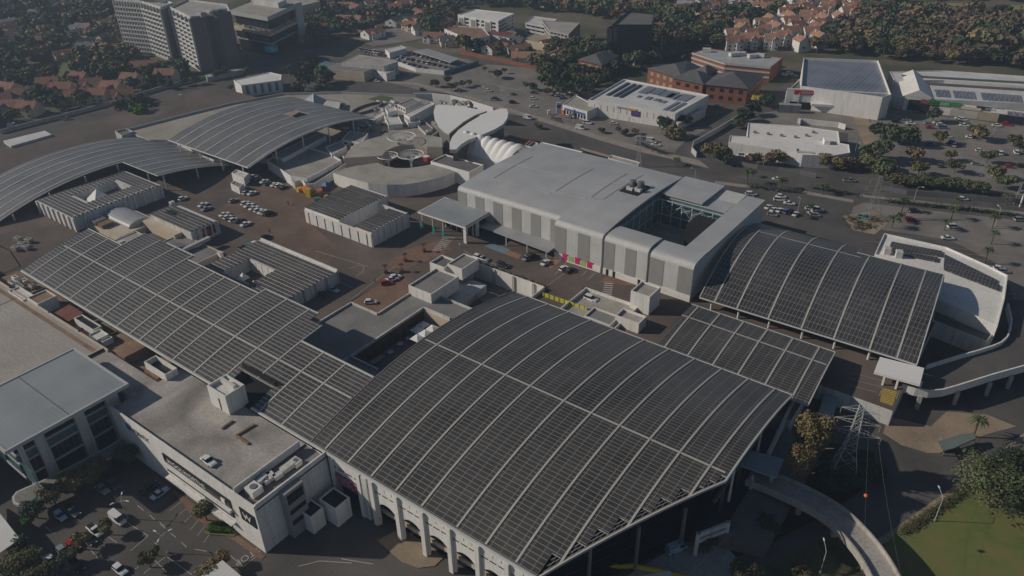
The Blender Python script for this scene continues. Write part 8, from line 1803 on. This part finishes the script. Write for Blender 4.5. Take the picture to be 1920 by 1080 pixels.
# sign totem at the right edge
c = P(1912, 388, .1); t = thing('sign_totem', 'leaning tall sign totem with pink and dark diamond board at the right edge', 'sign', (c[0], c[1], .1), R(37))
ubox('post', t, (0, 0, 3.5), (.5, .5, 7), 0, M['white']); b = MB(); b.prism([(-2.2, -.2), (2.8, -.2), (2.8, .2), (-2.2, .2)], 5.8, [10, 11, 11, 10], M['dsteel']); b.build('board', t); ubox('pink_panel', t, (1.0, -.25, 8.7), (2.6, .12, 2.2), 0, M['pink']); ubox('white_panel', t, (-.6, -.25, 7), (2.6, .12, .7), 0, M['white'])
for i, (x, y, w_, h) in enumerate(((1797, 318, 1.4, 3), (1773, 322, 1.2, 3))):
    pass
c = P(1863, 330, .1); t = thing('sign_board', 'white upright sign board beside the hedge in the upper right car park', 'sign', (c[0], c[1], .1), R(37)); ubox('board', t, (0, 0, 2), (1.4, .3, 3.8), 0, M['bright']); ubox('post', t, (0, .2, .6), (.2, .2, 1.2), 0, M['dsteel'])
# rubble and planter strip by the pylon island
for i, p_ in enumerate([(1598, 412), (1612, 420), (1628, 424), (1640, 412), (1606, 428)]):
    mb = MB(); c = P(*p_, 0)
    for k in range(60):
        x, y = c[0]+random.gauss(0, 1.6), c[1]+random.gauss(0, 1.2); s = random.uniform(.2, .5); z = random.uniform(.1, .8); mb.add([(x-s, y, z), (x, y-s, z+.1), (x+s, y, z+.2), (x, y+s, z)], [(0, 1, 2, 3)], LEAF['brown' if k % 2 else 'olive'])
    o = mb.build('dry_bush'); tag(o, ['dry bush on the pylon island beside the turquoise pickup', 'dry bush in the middle of the pylon island', 'dry bush at the front of the pylon island', 'dry bush at the right of the pylon island', 'dry bush nearest the canopy on the pylon island'][i], 'bush', 'dry bushes on the pylon island')
# people on the plaza
def person(pxy, z, rz, shirt, trousers, label, stride=.25):
    c = P(*pxy, z); me = bpy.data.meshes.new('person'); s = stride
    vs = [(0, 0, .95), (0, 0, 1.2), (0, 0, 1.42), (0, 0, 1.52), (0, 0, 1.66), (.09, 0, .9), (.1, s*.5, .5), (.1, s*.6, .07), (.1, s*.6+.18, .04), (-.09, 0, .9), (-.1, -s*.1, .5), (-.1, -s, .09), (-.1, -s+.17, .04), (.2, 0, 1.4), (.25, -.08, 1.12), (.25, .05, .88), (-.2, 0, 1.4), (-.25, .08, 1.12), (-.25, .16, .9)]
    es = [(0, 1), (1, 2), (2, 3), (3, 4), (0, 5), (5, 6), (6, 7), (7, 8), (0, 9), (9, 10), (10, 11), (11, 12), (2, 13), (13, 14), (14, 15), (2, 16), (16, 17), (17, 18)]
    rr = [.15, .15, .16, .06, .11, .10, .065, .045, .05, .10, .065, .045, .05, .07, .045, .035, .07, .045, .035]
    me.from_pydata(vs, es, []); o = bpy.data.objects.new('person', me); C.objects.link(o); me.materials.append(shirt)
    sk = o.modifiers.new('Skin', 'SKIN'); 
    for i, d_ in enumerate(me.skin_vertices[0].data): d_.radius = (rr[i], rr[i]*.8); d_.use_root = (i == 0)
    sb = o.modifiers.new('Sub', 'SUBSURF'); sb.levels = 1; sb.render_levels = 1
    o.location = (c[0], c[1], z); o.rotation_euler = (0, 0, R(rz)); tag(o, label, 'person', 'people on the plaza')
    b = MB(); b.tube((0, -.02, 1.62), (0, -.02, 1.80), .115, .07, M['black'], 8); b.build('hair', o)
    b = MB(); b.box(-.17, -.11, .5, -.02, .11, .98, trousers); b.box(.02, -.11, .5, .17, .11, .98, trousers); b.build('trousers', o)
    b = MB(); b.tube((0, .1, 1.6), (0, .13, 1.7), .05, .05, M['skin'], 8); b.build('face', o)
    return o
for i, (p_, rz, sh_, tr2, lb) in enumerate([((830, 469), 20, 'dsteel', 'black', 'person in dark clothes crossing the striped crossing'), ((862, 463), 200, 'white', 'cloth', 'person in a white top near the entrance canopy'), ((541, 384), 90, 'black', 'black', 'person in black standing alone by the play area'), ((506, 437), 40, 'cloth', 'black', 'person in dark clothes beside the black hatchback'), ((703, 530), 0, 'red', 'cloth', 'person in red walking by the planter trees'), ((1093, 545), 60, 'dsteel', 'black', 'person in grey near the right brick crossing'), ((440, 500), 10, 'black', 'cloth', 'person in black beside the white kiosk'), ((1090, 433), 0, 'white', 'black', 'person in white at the side awning')]):
    person(p_, D+.06, rz, M[sh_], M[tr2], lb)
# haze: one closed box of even, thin, pale air round everything
b = MB(); b.box(-2400, -500, -1, 1700, 3100, 137, M['white']); hz = b.build('haze'); hz['kind'] = 'stuff'; tag(hz, 'thin bluish morning haze over the whole district', 'haze', None, 'stuff')
hm = bpy.data.materials.new('haze_air'); hm.use_nodes = True; nt = hm.node_tree; nt.nodes.remove(nt.nodes['Principled BSDF'])
pvn = nt.nodes.new('ShaderNodeVolumePrincipled'); pvn.inputs['Color'].default_value = (.58, .74, .95, 1); pvn.inputs['Density'].default_value = .00027; pvn.inputs['Anisotropy'].default_value = .2
nt.links.new(pvn.outputs[0], nt.nodes['Material Output'].inputs['Volume']); hz.data.materials.clear(); hz.data.materials.append(hm)

# ------------------------------------------------------------------ things that still share a label: count them from the left
def ordn(i): return pos(i, 99) if i < 20 else str(i+1)+('st' if (i+1) % 10 == 1 else 'nd' if (i+1) % 10 == 2 else 'rd' if (i+1) % 10 == 3 else 'th')
_g = {}
for o in C.objects:
    if o.parent is None and o.get('label') and o.get('category'): _g.setdefault(o['label'], []).append(o)
for lb, os_ in _g.items():
    if len(os_) < 2: continue
    def _px(o):
        q = o.location if o.type == 'EMPTY' or o.location.length > 1 else sum((Vector(v) for v in o.bound_box), Vector())/8
        return pix(q[0], q[1], q[2])[0]
    os_.sort(key=_px)
    for i, o in enumerate(os_):
        nl = f'{lb}, {ordn(i)} of {len(os_)} from the left'
        if len(nl.split()) > 16: nl = f'{lb}, {ordn(i)} from the left'
        if len(nl.split()) > 16: nl = f'{lb}, {ordn(i)} from left'
        if len(nl.split()) > 16: nl = nl.replace('tiled ', '').replace('suburban ', '').replace(' the ', ' ')
        o['label'] = nl
